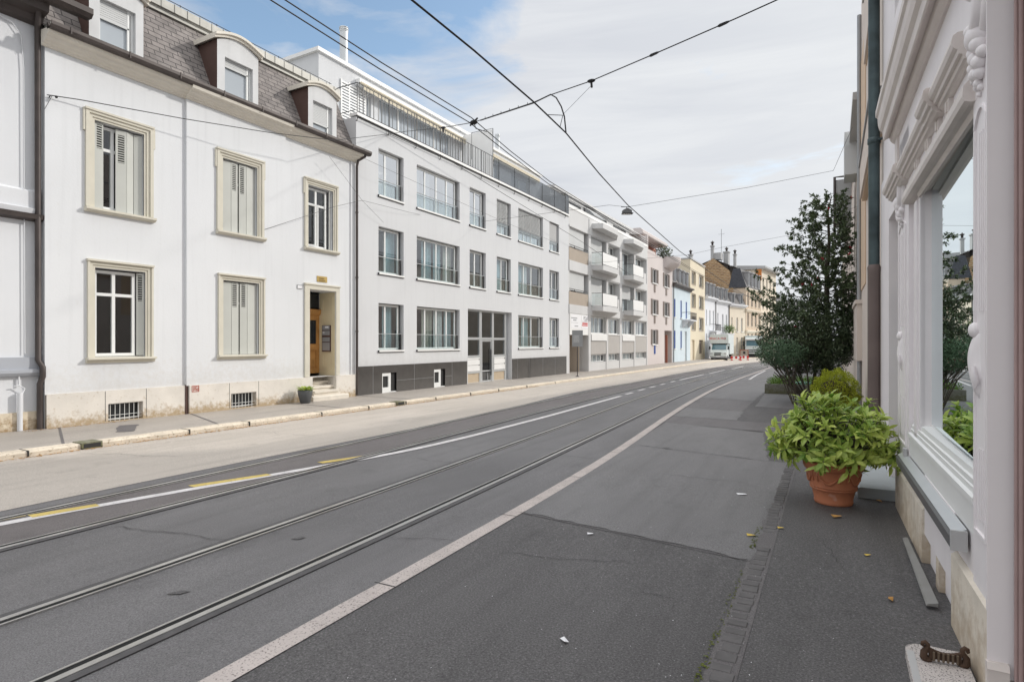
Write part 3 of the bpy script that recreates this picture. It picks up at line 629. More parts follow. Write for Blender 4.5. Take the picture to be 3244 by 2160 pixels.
def dormer(a0, a1, zb, zt, hole, blind, arch):
    """white dormer with arched hood, brown cheeks, roller blind"""
    fr = FL; d = .14; h0, h1, hz0, hz1 = hole
    m = MB(); m.wall(fr, a0, a1, zb, zt, [(h0, h1, hz0, hz1, .16)], d)
    n = 10; top = [(a0 + (a1 - a0) * k / n, zt + arch * math.sin(math.pi * k / n)) for k in range(n + 1)]
    for (p, q) in zip(top, top[1:]): m.face([fr(p[0], zt, d), fr(q[0], zt, d), fr(q[0], q[1], d), fr(p[0], p[1], d)])
    dm = part('dormer', m, M['dormerwhite'], t, fix=False)
    for a in (a0 + .005, a1 - .005):
        m = MB(); zz = zt + .02
        m.face([fr(a, zb - .06, d - .004), fr(a, zz, d - .004), fr(a, zz, -.02 - (zz - 8.6) * SL - .05), fr(a, zb - .06, -.02 - (zb - 8.66) * SL - .05)]); part('cheek', m, M['cheek'], dm, fix=False)
    m = MB(); o = .10
    tp = [(a0 - o + (a1 - a0 + 2 * o) * k / n, zt + arch * math.sin(math.pi * k / n)) for k in range(n + 1)]
    for lo, hi, d1 in ((0, .07, d + .06), (.07, .14, d + .12)):
        for (p, q) in zip(tp, tp[1:]):
            m.hexa([fr(p[0], p[1] + lo, -1.2), fr(q[0], q[1] + lo, -1.2), fr(q[0], q[1] + lo, d1), fr(p[0], p[1] + lo, d1), fr(p[0], p[1] + hi, -1.2), fr(q[0], q[1] + hi, -1.2), fr(q[0], q[1] + hi, d1), fr(p[0], p[1] + hi, d1)])
    part('hood', m, M['cornice'], dm)
    m = MB(); bars(m, fr, h0, h1, hz0, hz1, d - .16, d - .11, .06); m.bx(fr, h1 - .14, h1 - .09, hz0, hz1, d - .15, d - .09); part('sash', m, M['frame'], dm)
    m = MB(); m.bx(fr, h0 + .04, h1 - .1, hz0 + .03, hz1 - .03, d - .155, d - .145); part('pane', m, M['dormerglass'], dm)
    if blind:
        m = MB(); n = int((hz1 - hz0) * blind / .05)
        for k in range(n): m.bx(fr, h0 + .02, h1 - .1, hz1 - .05 * (k + 1), hz1 - .05 * k - .006, d - .12, d - .095)
        m.bx(fr, h0 + .02, h1 - .1, hz1 - .05 * n - .035, hz1 - .05 * n, d - .125, d - .09)
        part('roller_blind', m, M['blind'], dm)
DZ = 8.56
dormer(6.80, 7.98, DZ, 10.06, (7.02, 7.80, 8.64, 9.74), .38, .20)
dormer(9.91, 11.20, DZ, 10.10, (10.14, 11.02, 8.64, 9.72), .22, .21)
dormer(13.04, 14.25, DZ, 10.0, (13.24, 14.06, 8.64, 9.66), .66, .19)
# windows
def surround(w, fr, o, W, top, ears, sill):
    a0, a1, z0, z1 = o; m = MB()
    for i0, i1, dd in ((W, .125, .06), (.125, .055, .028), (.055, 0, .004)):
        m.bx(fr, a0 - i0, a0 - i1, z0, z1 + (top if i0 == W else i0), -.03, dd); m.bx(fr, a1 + i1, a1 + i0, z0, z1 + (top if i0 == W else i0), -.03, dd); m.bx(fr, a0 - i1, a1 + i1, z1 + i1, z1 + (top if i0 == W else i0), -.03, dd)
    m.bx(fr, a0 - W - .015, a1 + W + .015, z1 + top - .035, z1 + top + .01, 0, .085)
    if ears:
        for s, a in ((-1, a0 - W), (1, a1 + W)):
            m.bx(fr, min(a, a + s * .045), max(a, a + s * .045), z1 + top - .52, z1 + top - .02, 0, .045)
    part('surround', m, M['trim'], w)
    m = MB()
    if sill == 'm': m.prof(fr, [(-.2, z0 - .13), (.03, z0 - .13), (.06, z0 - .10), (.07, z0 - .06), (.14, z0 - .05), (.14, z0 - .01), (-.2, z0 + .01)], a0 - W - .03, a1 + W + .04)
    else: m.prof(fr, [(-.2, z0 - .12), (.06, z0 - .12), (.13, z0 - .07), (.13, z0 - .02), (-.2, z0 + .005)], a0 - W - .02, a1 + W + .04)
    part('sill', m, M['trim'], w)
def leafs(w, fr, a0, a1, z0, z1, d, louvre=None, th=.03, skew=0.0):
    """one shutter leaf, louvres in the upper part: louvre=(f0,f1,zf0,zf1)"""
    m = MB(); f2 = Fr((fr(a0, 0, d).x, fr(a0, 0, d).y), tuple((fr(a1, 0, d + skew) - fr(a0, 0, d)).xy)); L = (fr(a1, 0, d + skew) - fr(a0, 0, d)).length
    if louvre:
        x0, x1 = L * louvre[0], L * louvre[1]; y0, y1 = z0 + (z1 - z0) * louvre[2], z0 + (z1 - z0) * louvre[3]
        m.wall(f2, 0, L, z0, z1, [(x0, x1, y0, y1, th)]); n = int((y1 - y0) / .052)
        for k in range(n): z = y0 + (y1 - y0) * (k + .25) / n; m.bx(f2, x0, x1, z, z + .022, -.022, -.004)
        m.mi = 1; m.face([f2(x0, y0, -th), f2(x1, y0, -th), f2(x1, y1, -th), f2(x0, y1, -th)]); m.mi = 0
        m.shell(f2, 0, L, z0, z1, 0, -th - .004)
    else: m.bx(f2, 0.003, L - .003, z0, z1, -th, 0)
    part('shutter', m, [M['shutter'], M['slot']], w, fix=False)
def cross(fr, o, d, **k):
    return window(t, fr, o[0] + .03, o[1] - .16, o[2] + .02, o[3] - .04, d, (.47,), (.72,), .07, th=.06, **k)
lv = (.25, .85, .66, .97)
o = UP[0]; w = cross(FL, o, -.17); surround(w, FL, o, .20, .22, True, 'p')
leafs(w, FL, o[0] + .01, o[0] + .21, o[2] + .01, o[3] - .02, -.06, (.3, .85, .70, .98)); leafs(w, FL, o[0] + .49, o[0] + .72, o[2] + .01, o[3] - .04, -.09, (.2, .8, .60, .94), skew=.03)
leafs(w, FL, o[0] + .725, o[0] + .90, o[2] + .01, o[3] - .04, -.06, None, skew=-.05); leafs(w, FL, o[0] + .905, o[1] - .01, o[2] + .01, o[3] - .04, -.11, None, skew=.05)
o = UP[1]; w = cross(FC, o, -.19); surround(w, FC, o, .20, .22, True, 'p')
def four(w, fr, o, c, l1, l2):
    leafs(w, fr, o[0] + .01, o[0] + .29, o[2] + .01, o[3] - .03, -.08, None, skew=.015); leafs(w, fr, o[0] + .295, o[0] + c - .02, o[2] + .01, o[3] - .03, -.06, l1, skew=-.01)
    leafs(w, fr, o[0] + c + .025, o[0] + c + .24, o[2] + .01, o[3] - .03, -.07, l2, skew=.02); leafs(w, fr, o[0] + c + .25, o[1] - .01, o[2] + .01, o[3] - .03, -.05, None, skew=-.04)
four(w, FC, o, .52, (.15, .75, .60, .97), (.15, .70, .58, .97))
o = UP[2]; w = cross(FL, o, -.15); surround(w, FL, o, .17, .20, True, 'p'); leafs(w, FL, o[1] - .15, o[1] - .12, o[2] + .02, o[3] - .03, -.02, None)
m = MB(); f2 = Fr((FL(13.24, 0, -.14).x, 13.24), (.12, .42)); bars(m, f2, .0, .40, 4.99, 6.36, -.03, 0, .05); part('open_casement', m, M['frame'], w)
o = LO[0]; w = cross(FL, o, -.15); surround(w, FL, o, .17, .17, False, 'm'); leafs(w, FL, o[1] - .15, o[1] - .01, o[2] + .03, o[3] - .03, -.12, (.2, .75, .66, .97), skew=.08)
o = LO[1]; w = cross(FC, o, -.19); surround(w, FC, o, .17, .17, False, 'm'); four(w, FC, o, .54, (.1, .75, .66, .98), (.2, .75, .66, .98))
# front door, recess, steps, letterboxes
a0, a1, z0, z1 = DOOR
m = MB(); m.bx(FL, 13.0, 13.19, .72, 3.56, 0, .05); m.bx(FL, 14.33, 14.49, .72, 3.56, 0, .05); m.bx(FL, 13.0, 14.49, 3.56, 3.70, 0, .052); m.bx(FL, 12.98, 14.51, 3.70, 3.75, 0, .08); part('door_surround', m, M['trim'], t)
m = MB(); Db = -.76
m.bx(FL, a0, a1 - .001, .78, 2.75, Db - .08, Db - .03); m.bx(FL, a0, a0 + .13, .78, 2.75, Db - .03, Db); m.bx(FL, a1 - .14, a1 - .002, .78, 2.75, Db - .03, Db); m.bx(FL, a0, a1 - .002, 1.58, 1.78, Db - .03, Db + .006); m.bx(FL, a0, a1 - .002, .78, .95, Db - .03, Db + .004)
m.bx(FL, a0, a1 - .002, 2.60, 2.75, Db - .03, Db + .004); m.prof(FL, [(Db, 2.75), (Db + .05, 2.78), (Db + .1, 2.88), (Db + .12, 2.96), (Db, 2.98)], a0, a1 - .003)
m.bx(FL, a0 + .2, a1 - .22, 1.03, 1.5, Db - .03, Db + .012)
dr = part('front_door', m, M['wood'], t, 'carved brown oak door deep in the recess')
m = MB(); m.bx(FL, a0 + .13, a1 - .14, 1.79, 2.59, Db - .028, Db - .015); part('door_pane', m, M['dglass'], dr)
m = MB()
for k in range(9): m.tube([FL(a0 + .18 + k * .085, 1.79, Db - .005), FL(a0 + .18 + k * .085, 2.59, Db - .005)], .008, 5)
part('door_grille', m, M['black'], dr)
m = MB(); m.bx(FL, a0, a1 - .002, 3.02, 3.5, Db - .03, Db - .02); part('fanlight', m, M['dglass'], dr)
m = MB(); m.tube([FL(a0 + .2, 1.66, Db + .05), FL(a0 + .32, 1.66, Db + .05)], .012, 6); part('handle', m, M['brass'], dr)
FJ = Fr((FL(a1, 0, 0).x, a1 - .004), (1, 0), (0, -1)); m = MB()   # right-hand jamb, seen from the camera
m.bx(FJ, -.76, -.02, .70, 3.54, -.01, 0); m.bx(FJ, -.66, -.56, .95, 3.4, 0, .015); m.bx(FJ, -.2, -.1, .95, 3.4, 0, .015); m.bx(FJ, -.56, -.2, 3.3, 3.4, 0, .015); m.bx(FJ, -.56, -.2, .95, 1.05, 0, .015)
part('door_jamb', m, M['jambcream'], t)
m = MB(); m.bx(FJ, -.58, -.18, 1.52, 2.42, 0, .05); lb = part('letterbox', m, M['cheek'], t, 'dark brown bank of letterboxes on the door jamb')
m = MB()
for z in (1.56, 1.86, 2.08, 2.26): m.bx(FJ, -.55, -.21, z, z + (.27 if z < 1.6 else .15), .05, .06)
part('flap', m, M['greymetal'], lb)
m = MB(); m.bx(FJ, -.42, -.26, 2.33, 2.38, .06, .066); m.bx(FJ, -.53, -.45, 2.16, 2.19, .06, .066); part('name_tag', m, M['paper'], lb)
m = MB()
st = [(-.02, .12, .32), (.12, .26, .10), (.26, .40, -.12), (.40, .55, -.34), (.55, .70, -.54)]
m.prof(FL, [(-.05, -.1), (.36, -.1), (.36, .07), (.34, .10), (-.05, .10)], 13.05, 14.6)
for i, (za, zb, d) in enumerate(st[1:]): m.prof(FL, [(-.8, za - .12), (d + .06, za - .12), (d + .06, za + .05), (d + .10, za + .07), (d + .10, zb), (-.8, zb)], 13.26, 14.3 - .0)
part('doorstep', m, M['steps'], t, 'worn pale stone steps up to the door')
m = MB(); m.bx(FL, 13.52, 13.95, 3.83, 4.02, 0.001, .02); pl = part('name_plate', m, M['brass'], t, 'gold plate with two engraved lines above the door')
m = MB()
rr = random.Random(5)
for z, n in ((3.945, 7), (3.875, 9)):
    x = 13.59
    for k in range(n):
        w_ = rr.uniform(.015, .03); m.bx(FL, x, x + w_, z - .018, z + .018, .02, .023); x += w_ + .008
part('engraving', m, M['brass_dk'], pl)
m = MB(); m.bx(FL, 12.71, 12.92, 3.53, 3.66, 0.001, .015); nb = part('number_plate', m, M['greymetal'], t, 'small framed plate left of the door')
m = MB(); m.bx(FL, 12.73, 12.90, 3.55, 3.635, .015, .018); part('plate_face', m, M['paper'], nb)
m = MB(); fx = Fr((-14.83 + CB + .034, 0), (0, 1))
m.bx(fx, 9.22, 9.235, .53, .69, 0, .002); m.bx(fx, 9.405, 9.42, .53, .69, 0, .002); m.bx(fx, 9.235, 9.405, .675, .69, 0, .002); m.bx(fx, 9.235, 9.405, .53, .545, 0, .002)
for p in ((9.262, .555, 9.275, .665), (9.275, .58, 9.31, .592), (9.295, .59, 9.31, .665), (9.325, .56, 9.338, .665), (9.338, .655, 9.365, .665), (9.338, .6, 9.36, .612), (9.352, .56, 9.365, .6), (9.38, .555, 9.392, .65)): m.bx(fx, p[0], p[2], p[1], p[3], 0, .002)
part('stencil', m, M['redgraf'], t, 'small red stencilled mark on the plinth')
for k, o in enumerate(BW):
    dd = (.035, CB + .03)[k]; m = MB(); bars(m, FL, o[0], o[1], o[2] + .02, o[3], dd - .2, dd - .17, .03); g = part('basement_window', m, M['frame'], t)
    m = MB(); m.bx(FL, o[0], o[1], o[2], o[3], dd - .198, dd - .19); part('pane', m, M['dglass'], g)
    m = MB()
    for q in range(7): m.tube([FL(o[0] + .07 + q * .105, o[2], dd - .06), FL(o[0] + .07 + q * .105, o[3], dd - .06)], .007, 6)
    for z in (.04, .12): m.tube([FL(o[0], z, dd - .06), FL(o[1], z, dd - .06)], .006, 6)
    part('grille', m, M['frame'], g)

# ================================================================ white apartment block with terrace railing
t = thing('apartment_block', 'white rendered apartment block with dark stone base and roof terrace railing', 'apartment block', (-14.83, 24.8, gz(24.8)))
COLS = [(16.47, 17.92), (18.74, 21.84), (22.66, 24.10), (25.15, 26.61), (27.43, 30.47), (31.34, 32.73)]
ROWS = [(7.33, 9.09), (4.43, 6.18), (1.53, 3.31)]
ED = (22.51, 26.70, -.12, 3.40)
H = [(*c, *r, .21) for r in ROWS for i, c in enumerate(COLS) if not (r[0] < 2 and i in (2, 3))] + [(*ED, .30)]
BH = [(16.65, 17.47, gz(17), .68, .3), (19.88, 20.68, gz(20), .69, .3)]
m = MB(); m.wall(FL, 15.31, 34.2, -.3, 9.98, H + BH)
m.shell(FL, 15.31, 34.2, -.3, 9.86, 0, -10); m.face([FL(15.31, 9.86, 0), FL(15.31, 9.98, 0), FL(34.2, 9.98, 0), FL(34.2, 9.86, 0)])
part('wall', m, M['plaster2'], t, fix=False)
m = MB()
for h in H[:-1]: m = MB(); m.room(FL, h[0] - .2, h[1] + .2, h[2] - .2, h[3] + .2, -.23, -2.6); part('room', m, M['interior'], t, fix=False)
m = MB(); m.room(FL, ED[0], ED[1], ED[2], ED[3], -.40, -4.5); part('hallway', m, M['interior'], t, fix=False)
zt = .97
for a0, a1, hb in ((15.36, 22.42, [(16.65, 17.47, gz(17), .68, .3), (19.88, 20.68, gz(20), .69, .3)]), (26.74, 33.83, [])):
    m = MB(); m.wall(FL, a0, a1, -.4, zt, hb, .022); m.face([FL(a0, zt, 0), FL(a1, zt, 0), FL(a1, zt, .022), FL(a0, zt, .022)])
    for a in (a0, a1): m.face([FL(a, -.4, -.3), FL(a, zt, -.3), FL(a, zt, .022), FL(a, -.4, .022)])
    part('stone_base', m, M['granite_dk'], t, fix=False)
m = MB()
for a in (16.15, 18.55, 21.2, 27.3, 28.7, 30.4, 32.1): m.bx(FL, a, a + .012, -.3, zt, .02, .0235)
for a0, a1, z in ((17.5, 19.85, .36), (20.7, 21.2, .36)): m.bx(FL, a0, a1, z, z + .01, .02, .0235)
part('panel_joint', m, M['greymetal'], t)
for a0, a1, z1 in ((16.65, 17.47, .68), (19.88, 20.68, .69)):
    zb = gz(a0) + .0; am = a0 + .50; m = MB(); m.bx(FL, a0 - .02, am, zb - .02, zb + .02, -.27, -.18)
    m.wall(FL, a0, am, zb, z1, [(a0 + .05, a0 + .37, zb + .20, z1 - .12, .05)], .004); m.face([FL(am, zb, .004), FL(am, zb, -.28), FL(am, z1, -.28), FL(am, z1, .004)])
    m.bx(FL, am, a1, zb - .02, zb + .03, -.28, .01); w = part('basement_window', m, M['frame'], t, fix=False)
    m = MB(); m.bx(FL, a0 + .04, a0 + .38, zb + .19, z1 - .11, -.07, -.04); m.bx(FL, am + .01, a1 + .05, zb + .03, z1 + .02, -.08, -.05); part('pane', m, M['slot'], w)
ML = {0: (.40,), 1: (.245, .51, .765), 2: (.5,), 3: (.52,), 4: (.30, .62), 5: (.5,)}
rr = random.Random(21)
def guard(w, a0, a1, z0, top, mids):
    m = MB(); h = .62
    m.bx(FL, a0 + .01, a1 - .10, z0 + .04, z0 + h, -.075, -.06); part('guard_glass', m, M['glass2'], w)
    m = MB(); m.bx(FL, a0, a1 - .08, z0 + h, z0 + h + .022, -.085, -.05); m.bx(FL, a1 - .11, a1 - .08, z0 + .02, z0 + h + .03, -.09, -.045)
    for f in mids: c = a0 + (a1 - a0) * f; m.bx(FL, c - .008, c + .008, z0 + .04, z0 + h, -.08, -.055)
    m.bx(FL, a1 - .26, a1 - .25, z0 + .02, z0 + h, -.2, -.19)
    part('guard_rail', m, M['alu' if not top else 'greymetal'], w)
    m = MB(); m.bx(FL, a1 - .135, a1 - .09, z0 + .02, z0 + h + .01, -.095, -.04); part('guard_post', m, M['black'], w)
for ri, r in enumerate(ROWS):
    for ci, c in enumerate(COLS):
        if ri == 2 and ci in (2, 3): continue
        cv = None
        if ri: cv = {0: [(.5, .95, 'curtain_b')], 1: [(.0, .12, 'curtain_b'), (.26, .50, 'curtain'), (.53, .74, 'curtain_b'), (.8, 1, 'curtain_b')], 2: [(.25, .9, 'curtain')], 3: [(.2, .8, 'curtain')], 4: [(.02, .3, 'curtain_b'), (.34, .6, 'curtain_b')], 5: [(.2, .7, 'curtain')]}[ci]
        elif ci < 3: cv = {0: [(.0, .34, 'curtain'), (.45, .68, 'curtain')], 1: [(0, .2, 'curtain'), (.27, .49, 'curtain'), (.54, .74, 'curtain'), (.79, .86, 'curtain')], 2: [(.0, .3, 'curtain')]}[ci]
        if cv: cv = [(max(0, f0 + rr.uniform(-.04, .03)), min(1, f1 + rr.uniform(-.06, .05)), rr.choice((cm_, cm_, 'curtain', 'curtain_b', 'curtain_c'))) for f0, f1, cm_ in cv if rr.random() < .86]
        w = window(t, FL, c[0], c[1] - .12, r[0] + .02, r[1] - .03, -.16, ML[ci], (), .075, gm='glasst' if ri == 0 else 'glassb', curtain=cv, th=.06)
        m = MB(); m.bx(FL, c[1] - .12, c[1] - .10, r[0], r[1], -.2, -.13); part('blind_guide', m, M['black'], w)
        m = MB(); m.bx(FL, c[0] - .03, c[1], r[0] - .05, r[0] + .012, -.21, .05); part('sill', m, M['white'], w)
        m = MB(); m.bx(FL, c[0] - .025, c[1], r[0] - .075, r[0] - .051, .0, .035); m.bx(FL, c[0] - .035, c[0] - .005, r[0] - .075, r[0] + .01, .0, .052); part('sill_shadow_strip', m, M['black'], w)  # black strips paint the shade under and beside the sill
        guard(w, c[0], c[1], r[0], ri == 0, (.5,) if ci in (1, 4) else ())
        if ri == 0 and ci in (3, 4):
            m = MB(); n = 18; z0 = r[0] + .50
            for k in range(n):
                z = z0 + (r[1] - .02 - z0) * k / n; m.hexa([FL(c[0] + .02, z, -.10), FL(c[1] - .16, z, -.10), FL(c[1] - .16, z + .012, -.10), FL(c[0] + .02, z + .012, -.10), FL(c[0] + .02, z + .045, -.14), FL(c[1] - .16, z + .045, -.14), FL(c[1] - .16, z + .057, -.14), FL(c[0] + .02, z + .057, -.14)])
            part('slat_blind', m, M['blind'] if ci == 3 else M['awning2'] if 'awning2' in M else M['blind'], w)
        if ri == 0 and ci == 5:
            m = MB(); m.bx(FL, c[0] + .02, c[1] - .14, r[0] + .5, r[1] - .03, -.13, -.11); part('roller_shade', m, M['greyfar'], w)
# entrance
m = MB(); X = [22.51, 23.83, 24.05, 24.98, 25.17, 26.30, 26.42]; zb = gz(24) - .01
d0, d1 = -.28, -.18
for a0, a1 in ((22.51, 22.6), (23.80, 24.02), (24.98, 25.17), (26.26, 26.40)): m.bx(FL, a0, a1, zb - .1, 3.40, d0, d1)
for a0, a1 in ((22.6, 23.8), (24.02, 24.98), (25.17, 26.26)):
    m.bx(FL, a0, a1, 3.32, 3.40, d0, d1); m.bx(FL, a0, a1, 1.96, 2.08, d0, d1)
for a0, a1 in ((22.6, 23.8), (25.17, 26.26)):
    m.bx(FL, a0, a1, 1.09, 1.22, d0, d1); m.bx(FL, a0, a1, .36, .47, d0, d1); m.bx(FL, a0, a1, zb - .1, zb + .03, d0, d1)
m.bx(FL, 26.40, 26.7, -.15, 3.4, d0, -.22)
e = part('entrance', m, M['alu'], t, 'glazed entrance in an aluminium frame')
m = MB()
for a0, a1 in ((22.6, 23.8), (24.02, 24.98), (25.17, 26.26)): m.bx(FL, a0, a1, 2.08, 3.32, -.24, -.232)
for a0, a1 in ((22.6, 23.8), (25.17, 26.26)): m.bx(FL, a0, a1, 1.22, 1.96, -.24, -.232)
part('entrance_pane', m, M['glass'], e)
m = MB(); bars(m, FL, 24.03, 24.97, zb, 1.95, -.26, -.2, .07); m.bx(FL, 24.55, 24.575, zb + .07, .32, -.2, -.17); m.bx(FL, 24.1, 24.9, .40, .46, -.25, -.21); part('entrance_door', m, M['alu'], e)
m = MB(); m.bx(FL, 24.09, 24.91, zb + .06, 1.9, -.235, -.228); part('door_pane', m, M['glass'], e)
m = MB(); m.bx(FL, 24.84, 24.87, .2, 1.5, -.18, -.15); part('handle', m, M['black'], e)
for i, (a0, a1) in enumerate(((22.6, 23.8), (25.17, 26.26))):
    m = MB(); m.bx(FL, a0, a1, .47, .74, -.22, -.16); m.bx(FL, a0, a1, .755, 1.02, -.22, -.16); m.bx(FL, a0, a1, 1.035, 1.09, -.22, -.16); lb = part('letterbox', m, M['white'], e, ('white letterbox bank left of the entrance door', 'white letterbox bank right of the entrance door')[i])
    m = MB(); 
    for z in (.76, 1.03): m.bx(FL, a1 - .1, a1 - .03, z - .03, z + .01, -.16, -.145)
    part('slot', m, M['black'], lb)
    m = MB(); m.bx(FL, a0, a1, zb, .36, -.25, -.21); part('kick_panel', m, M['woodpale'], e)
# parapet slab, railing, terrace screens
m = MB(); m.bx(FL, 15.29, 34.2, 9.90, 10.0, -.3, .075); part('terrace_slab', m, M['white'], t)
m = MB(); m.tube([FL(15.31, 11.05, .06), FL(33.62, 11.05, .06)], .014, 6); m.tube([FL(15.31, 10.03, .06), FL(33.62, 10.03, .06)], .012, 6); m.tube([FL(15.31, 9.80, .085), FL(33.62, 9.80, .085)], .014, 6)
m.tube([FL(15.31, 11.05, .06), FL(15.31, 11.05, -1.85)], .016, 6); m.tube([FL(15.31, 10.1, -.06), FL(15.31, 10.1, -1.85)], .012, 6)
a = 15.31
while a < 33.7:
    m.tube([FL(a, 11.05, .06), FL(a, 9.78, .06), FL(a, 9.70, .04), FL(a, 9.70, -.01)], .013, 6); a += 1.66
rail_ = part('terrace_railing', m, M['iron'], t)
m = MB(); rr = random.Random(4); a = 15.4
while a < 24.6:
    w_ = rr.choice((.02, .03, .045)); m.bx(FL, a, a + w_, 10.03, 11.04, .05, .062); a += rr.uniform(.15, .27)
part('baluster_bars', m, M['iron'], rail_)
m = MB(); m.bx(FL, 24.8, 33.6, 10.04, 11.03, .045, .055); part('screen_glass', m, M['greyglass'], rail_)
m = MB()
for a in [24.69]: m.tube([FL(a, 10.0, .05), FL(a, 12.45, .05), FL(a, 12.45, -1.2), FL(a, 11.1, -1.2)], .018, 6)
m.tube([FL(33.6, 10, .05), FL(33.6, 11.25, .05), FL(33.6, 11.25, -1.8)], .018, 6); part('screen_frame', m, M['iron'], rail_)
m = MB(); m.bx(FL, 24.68, 24.70, 10.0, 12.4, -1.8, .04); part('partition', m, M['white'], t)
m = MB(); m.bx(FL, 33.62, 34.18, 10.0, 11.2, -1.7, .03); part('end_screen', m, M['greyglass'], t)
# penthouse
PD = -1.87
m = MB(); PH = [(16.5, 18.1, 10.1, 12.0, .12), (18.6, 23.8, 10.1, 12.15, .15), (25.5, 28.6, 10.4, 12.0, .12), (30.0, 32.2, 10.4, 11.9, .12)]
m.wall(FL, 15.31, 33.9, 9.9, 12.62, PH, PD); m.shell(FL, 15.31, 33.9, 9.9, 12.62, PD, -9); ph = part('penthouse', m, M['plaster2'], t, fix=False)
m = MB(); m.bx(FL, 15.2, 34.0, 12.62, 12.76, -9.1, PD + .10); part('penthouse_roof', m, M['white'], ph)
for i, h in enumerate(PH):
    w = window(t, FL, h[0], h[1], h[2], h[3], PD - .08, {0: (.5,), 1: (.25, .5, .75), 2: (.5,), 3: (.5,)}[i], (), .07, gm='dormerglass')
    if i == 0:
        m = MB(); n = 16
        for k in range(n): m.bx(FL, h[0] - .1, h[0] + 1.2, h[2] + .1 + k * .115, h[2] + .16 + k * .115, PD + .03, PD + .06)
        for a in (h[0] - .12, h[0] + .3, h[0] + .75, h[0] + 1.2): m.bx(FL, a, a + .05, h[2] + .05, h[3] + .05, PD + .02, PD + .065)
        part('lattice_shutter', m, M['white'], w)
m = MB(); m.bx(FL, 17.2, 26.3, 12.12, 12.34, PD + .004, PD + .24); part('awning_box', m, M['white'], ph, 'long folded awning cassette')
m = MB(); rows = [[FL(17.3 + k * .3, 12.12 - (.03 if k % 2 else .0), PD + .30) for k in range(30)], [FL(17.3 + k * .3, 11.93 - (.025 if k % 2 else 0), PD + .31) for k in range(30)]]; m.grid(rows, False); m.bx(FL, 17.2, 26.2, 12.12, 12.18, PD + .2, PD + .33); part('awning_valance', m, M['awning'], ph, fix=False)
m = MB(); m.bx(FL, 25.3, 33.4, 12.12, 12.3, PD + .004, PD + .22); m.bx(FL, 25.4, 33.3, 12.0, 12.12, PD + .18, PD + .2); part('awning_box', m, M['awning'], ph)
for i, (a, d, z0, z1, r) in enumerate(((17.9, -3.2, 12.7, 14.9, .17), (31.0, -3.4, 12.7, 14.55, .14))):
    m = MB(); m.lathe(FL(a, 0, d), [(r, z0), (r, z1)], 16); m.lathe(FL(a, 0, d), [(r, z1), (r + .02, z1), (r + .02, z1 + .03), (r, z1 + .03), (r * .9, z1 + .07), (r + .02, z1 + .07), (r + .02, z1 + .1), (r * .9, z1 + .14), (r + .02, z1 + .14), (r + .02, z1 + .17), (0, z1 + .19)], 16)
    part('flue_pipe', m, M['alu'], t)
M['awning2'] = M['blind']

# ================================================================ balcony apartment block
t = thing('apartment_block', 'white apartment block with projecting balconies and taupe panels', 'apartment block', (-14.83, 43.3, gz(43)))
W1 = [(38.05, 41.15), (41.62, 44.25), (44.85, 48.03), (48.5, 51.8)]
Hs = [(34.35, 37.55, -.3, 2.33, 1.3), (34.35, 37.55, 5.13, 6.45, .9), (34.35, 37.55, 7.97, 9.28, .9)]
for i, c in enumerate(W1):
    Hs += [(*c, 2.45, 3.68, .2), (*c, .42, .98, .2)]
    Hs += [(*c, 4.35 if i % 2 == 0 else 5.2, 6.45, .5), (*c, 7.2 if i % 2 == 0 else 8.05, 9.28, .5)]
m = MB(); m.wall(FL, 34.2, 52.1, -.4, 10.66, Hs); m.shell(FL, 34.2, 52.1, -.4, 10.5, 0, -10); part('wall', m, M['plaster3'], t, fix=False)
for h in Hs: m = MB(); m.room(FL, h[0] - .1, h[1] + .1, h[2] - .05, h[3] + .05, -h[4] - .02, -h[4] - .6); part('room', m, M['interior'], t, fix=False)
m = MB()
for z0, z1 in ((3.72, 4.3), (6.48, 7.14), (9.3, 9.42)): m.bx(FL, 34.22, 37.7, z0, z1, 0.001, .06)
for z0, z1 in ((3.74, 4.28), (6.52, 7.12), (9.32, 10.4)): m.bx(FL, 37.7, 52.05, z0, z1, 0.001, .05)
part('floor_band', m, M['plaster3'], t)
m = MB()
for a0, a1 in ((37.58, 38.0), (41.17, 41.58), (44.27, 44.8), (48.05, 48.42), (51.83, 52.1)): m.bx(FL, a0, a1, gz(a0) - .1, 9.3, .002, .045)
part('pilaster', m, M['plaster3'], t)
for z0, z1 in ((4.31, 5.13), (7.15, 7.97)):
    m = MB(); m.bx(FL, 34.24, 37.55, z0, z1, -.05, .02); part('parapet_panel', m, M['tan'], t)
    m = MB(); m.tube([FL(34.3, z1 + .18, 0), FL(37.5, z1 + .18, 0)], .02, 6); m.tube([FL(35.2, z1, 0), FL(35.2, z1 + .18, 0)], .018, 6); m.tube([FL(36.8, z1, 0), FL(36.8, z1 + .18, 0)], .018, 6); part('parapet_rail', m, M['black'], t)
for h in Hs[1:3]:
    w = window(t, FL, h[0] + .02, h[1] - .02, h[2], h[3], -.85, (.33, .66), (), .07, gm='dglass')
    m = MB(); m.bx(FL, h[0] + .05, h[1] - .5, h[2] + .1, h[3], -.12, -.1); part('roller_blind', m, M['blind'], w)
m = MB(); m.bx(FL, 34.35, 36.4, -.2, 2.33, -1.28, -1.2); m.bx(FL, 36.4, 36.45, -.2, 2.33, -1.28, -.2); part('passage_wall', m, M['tan'], t)
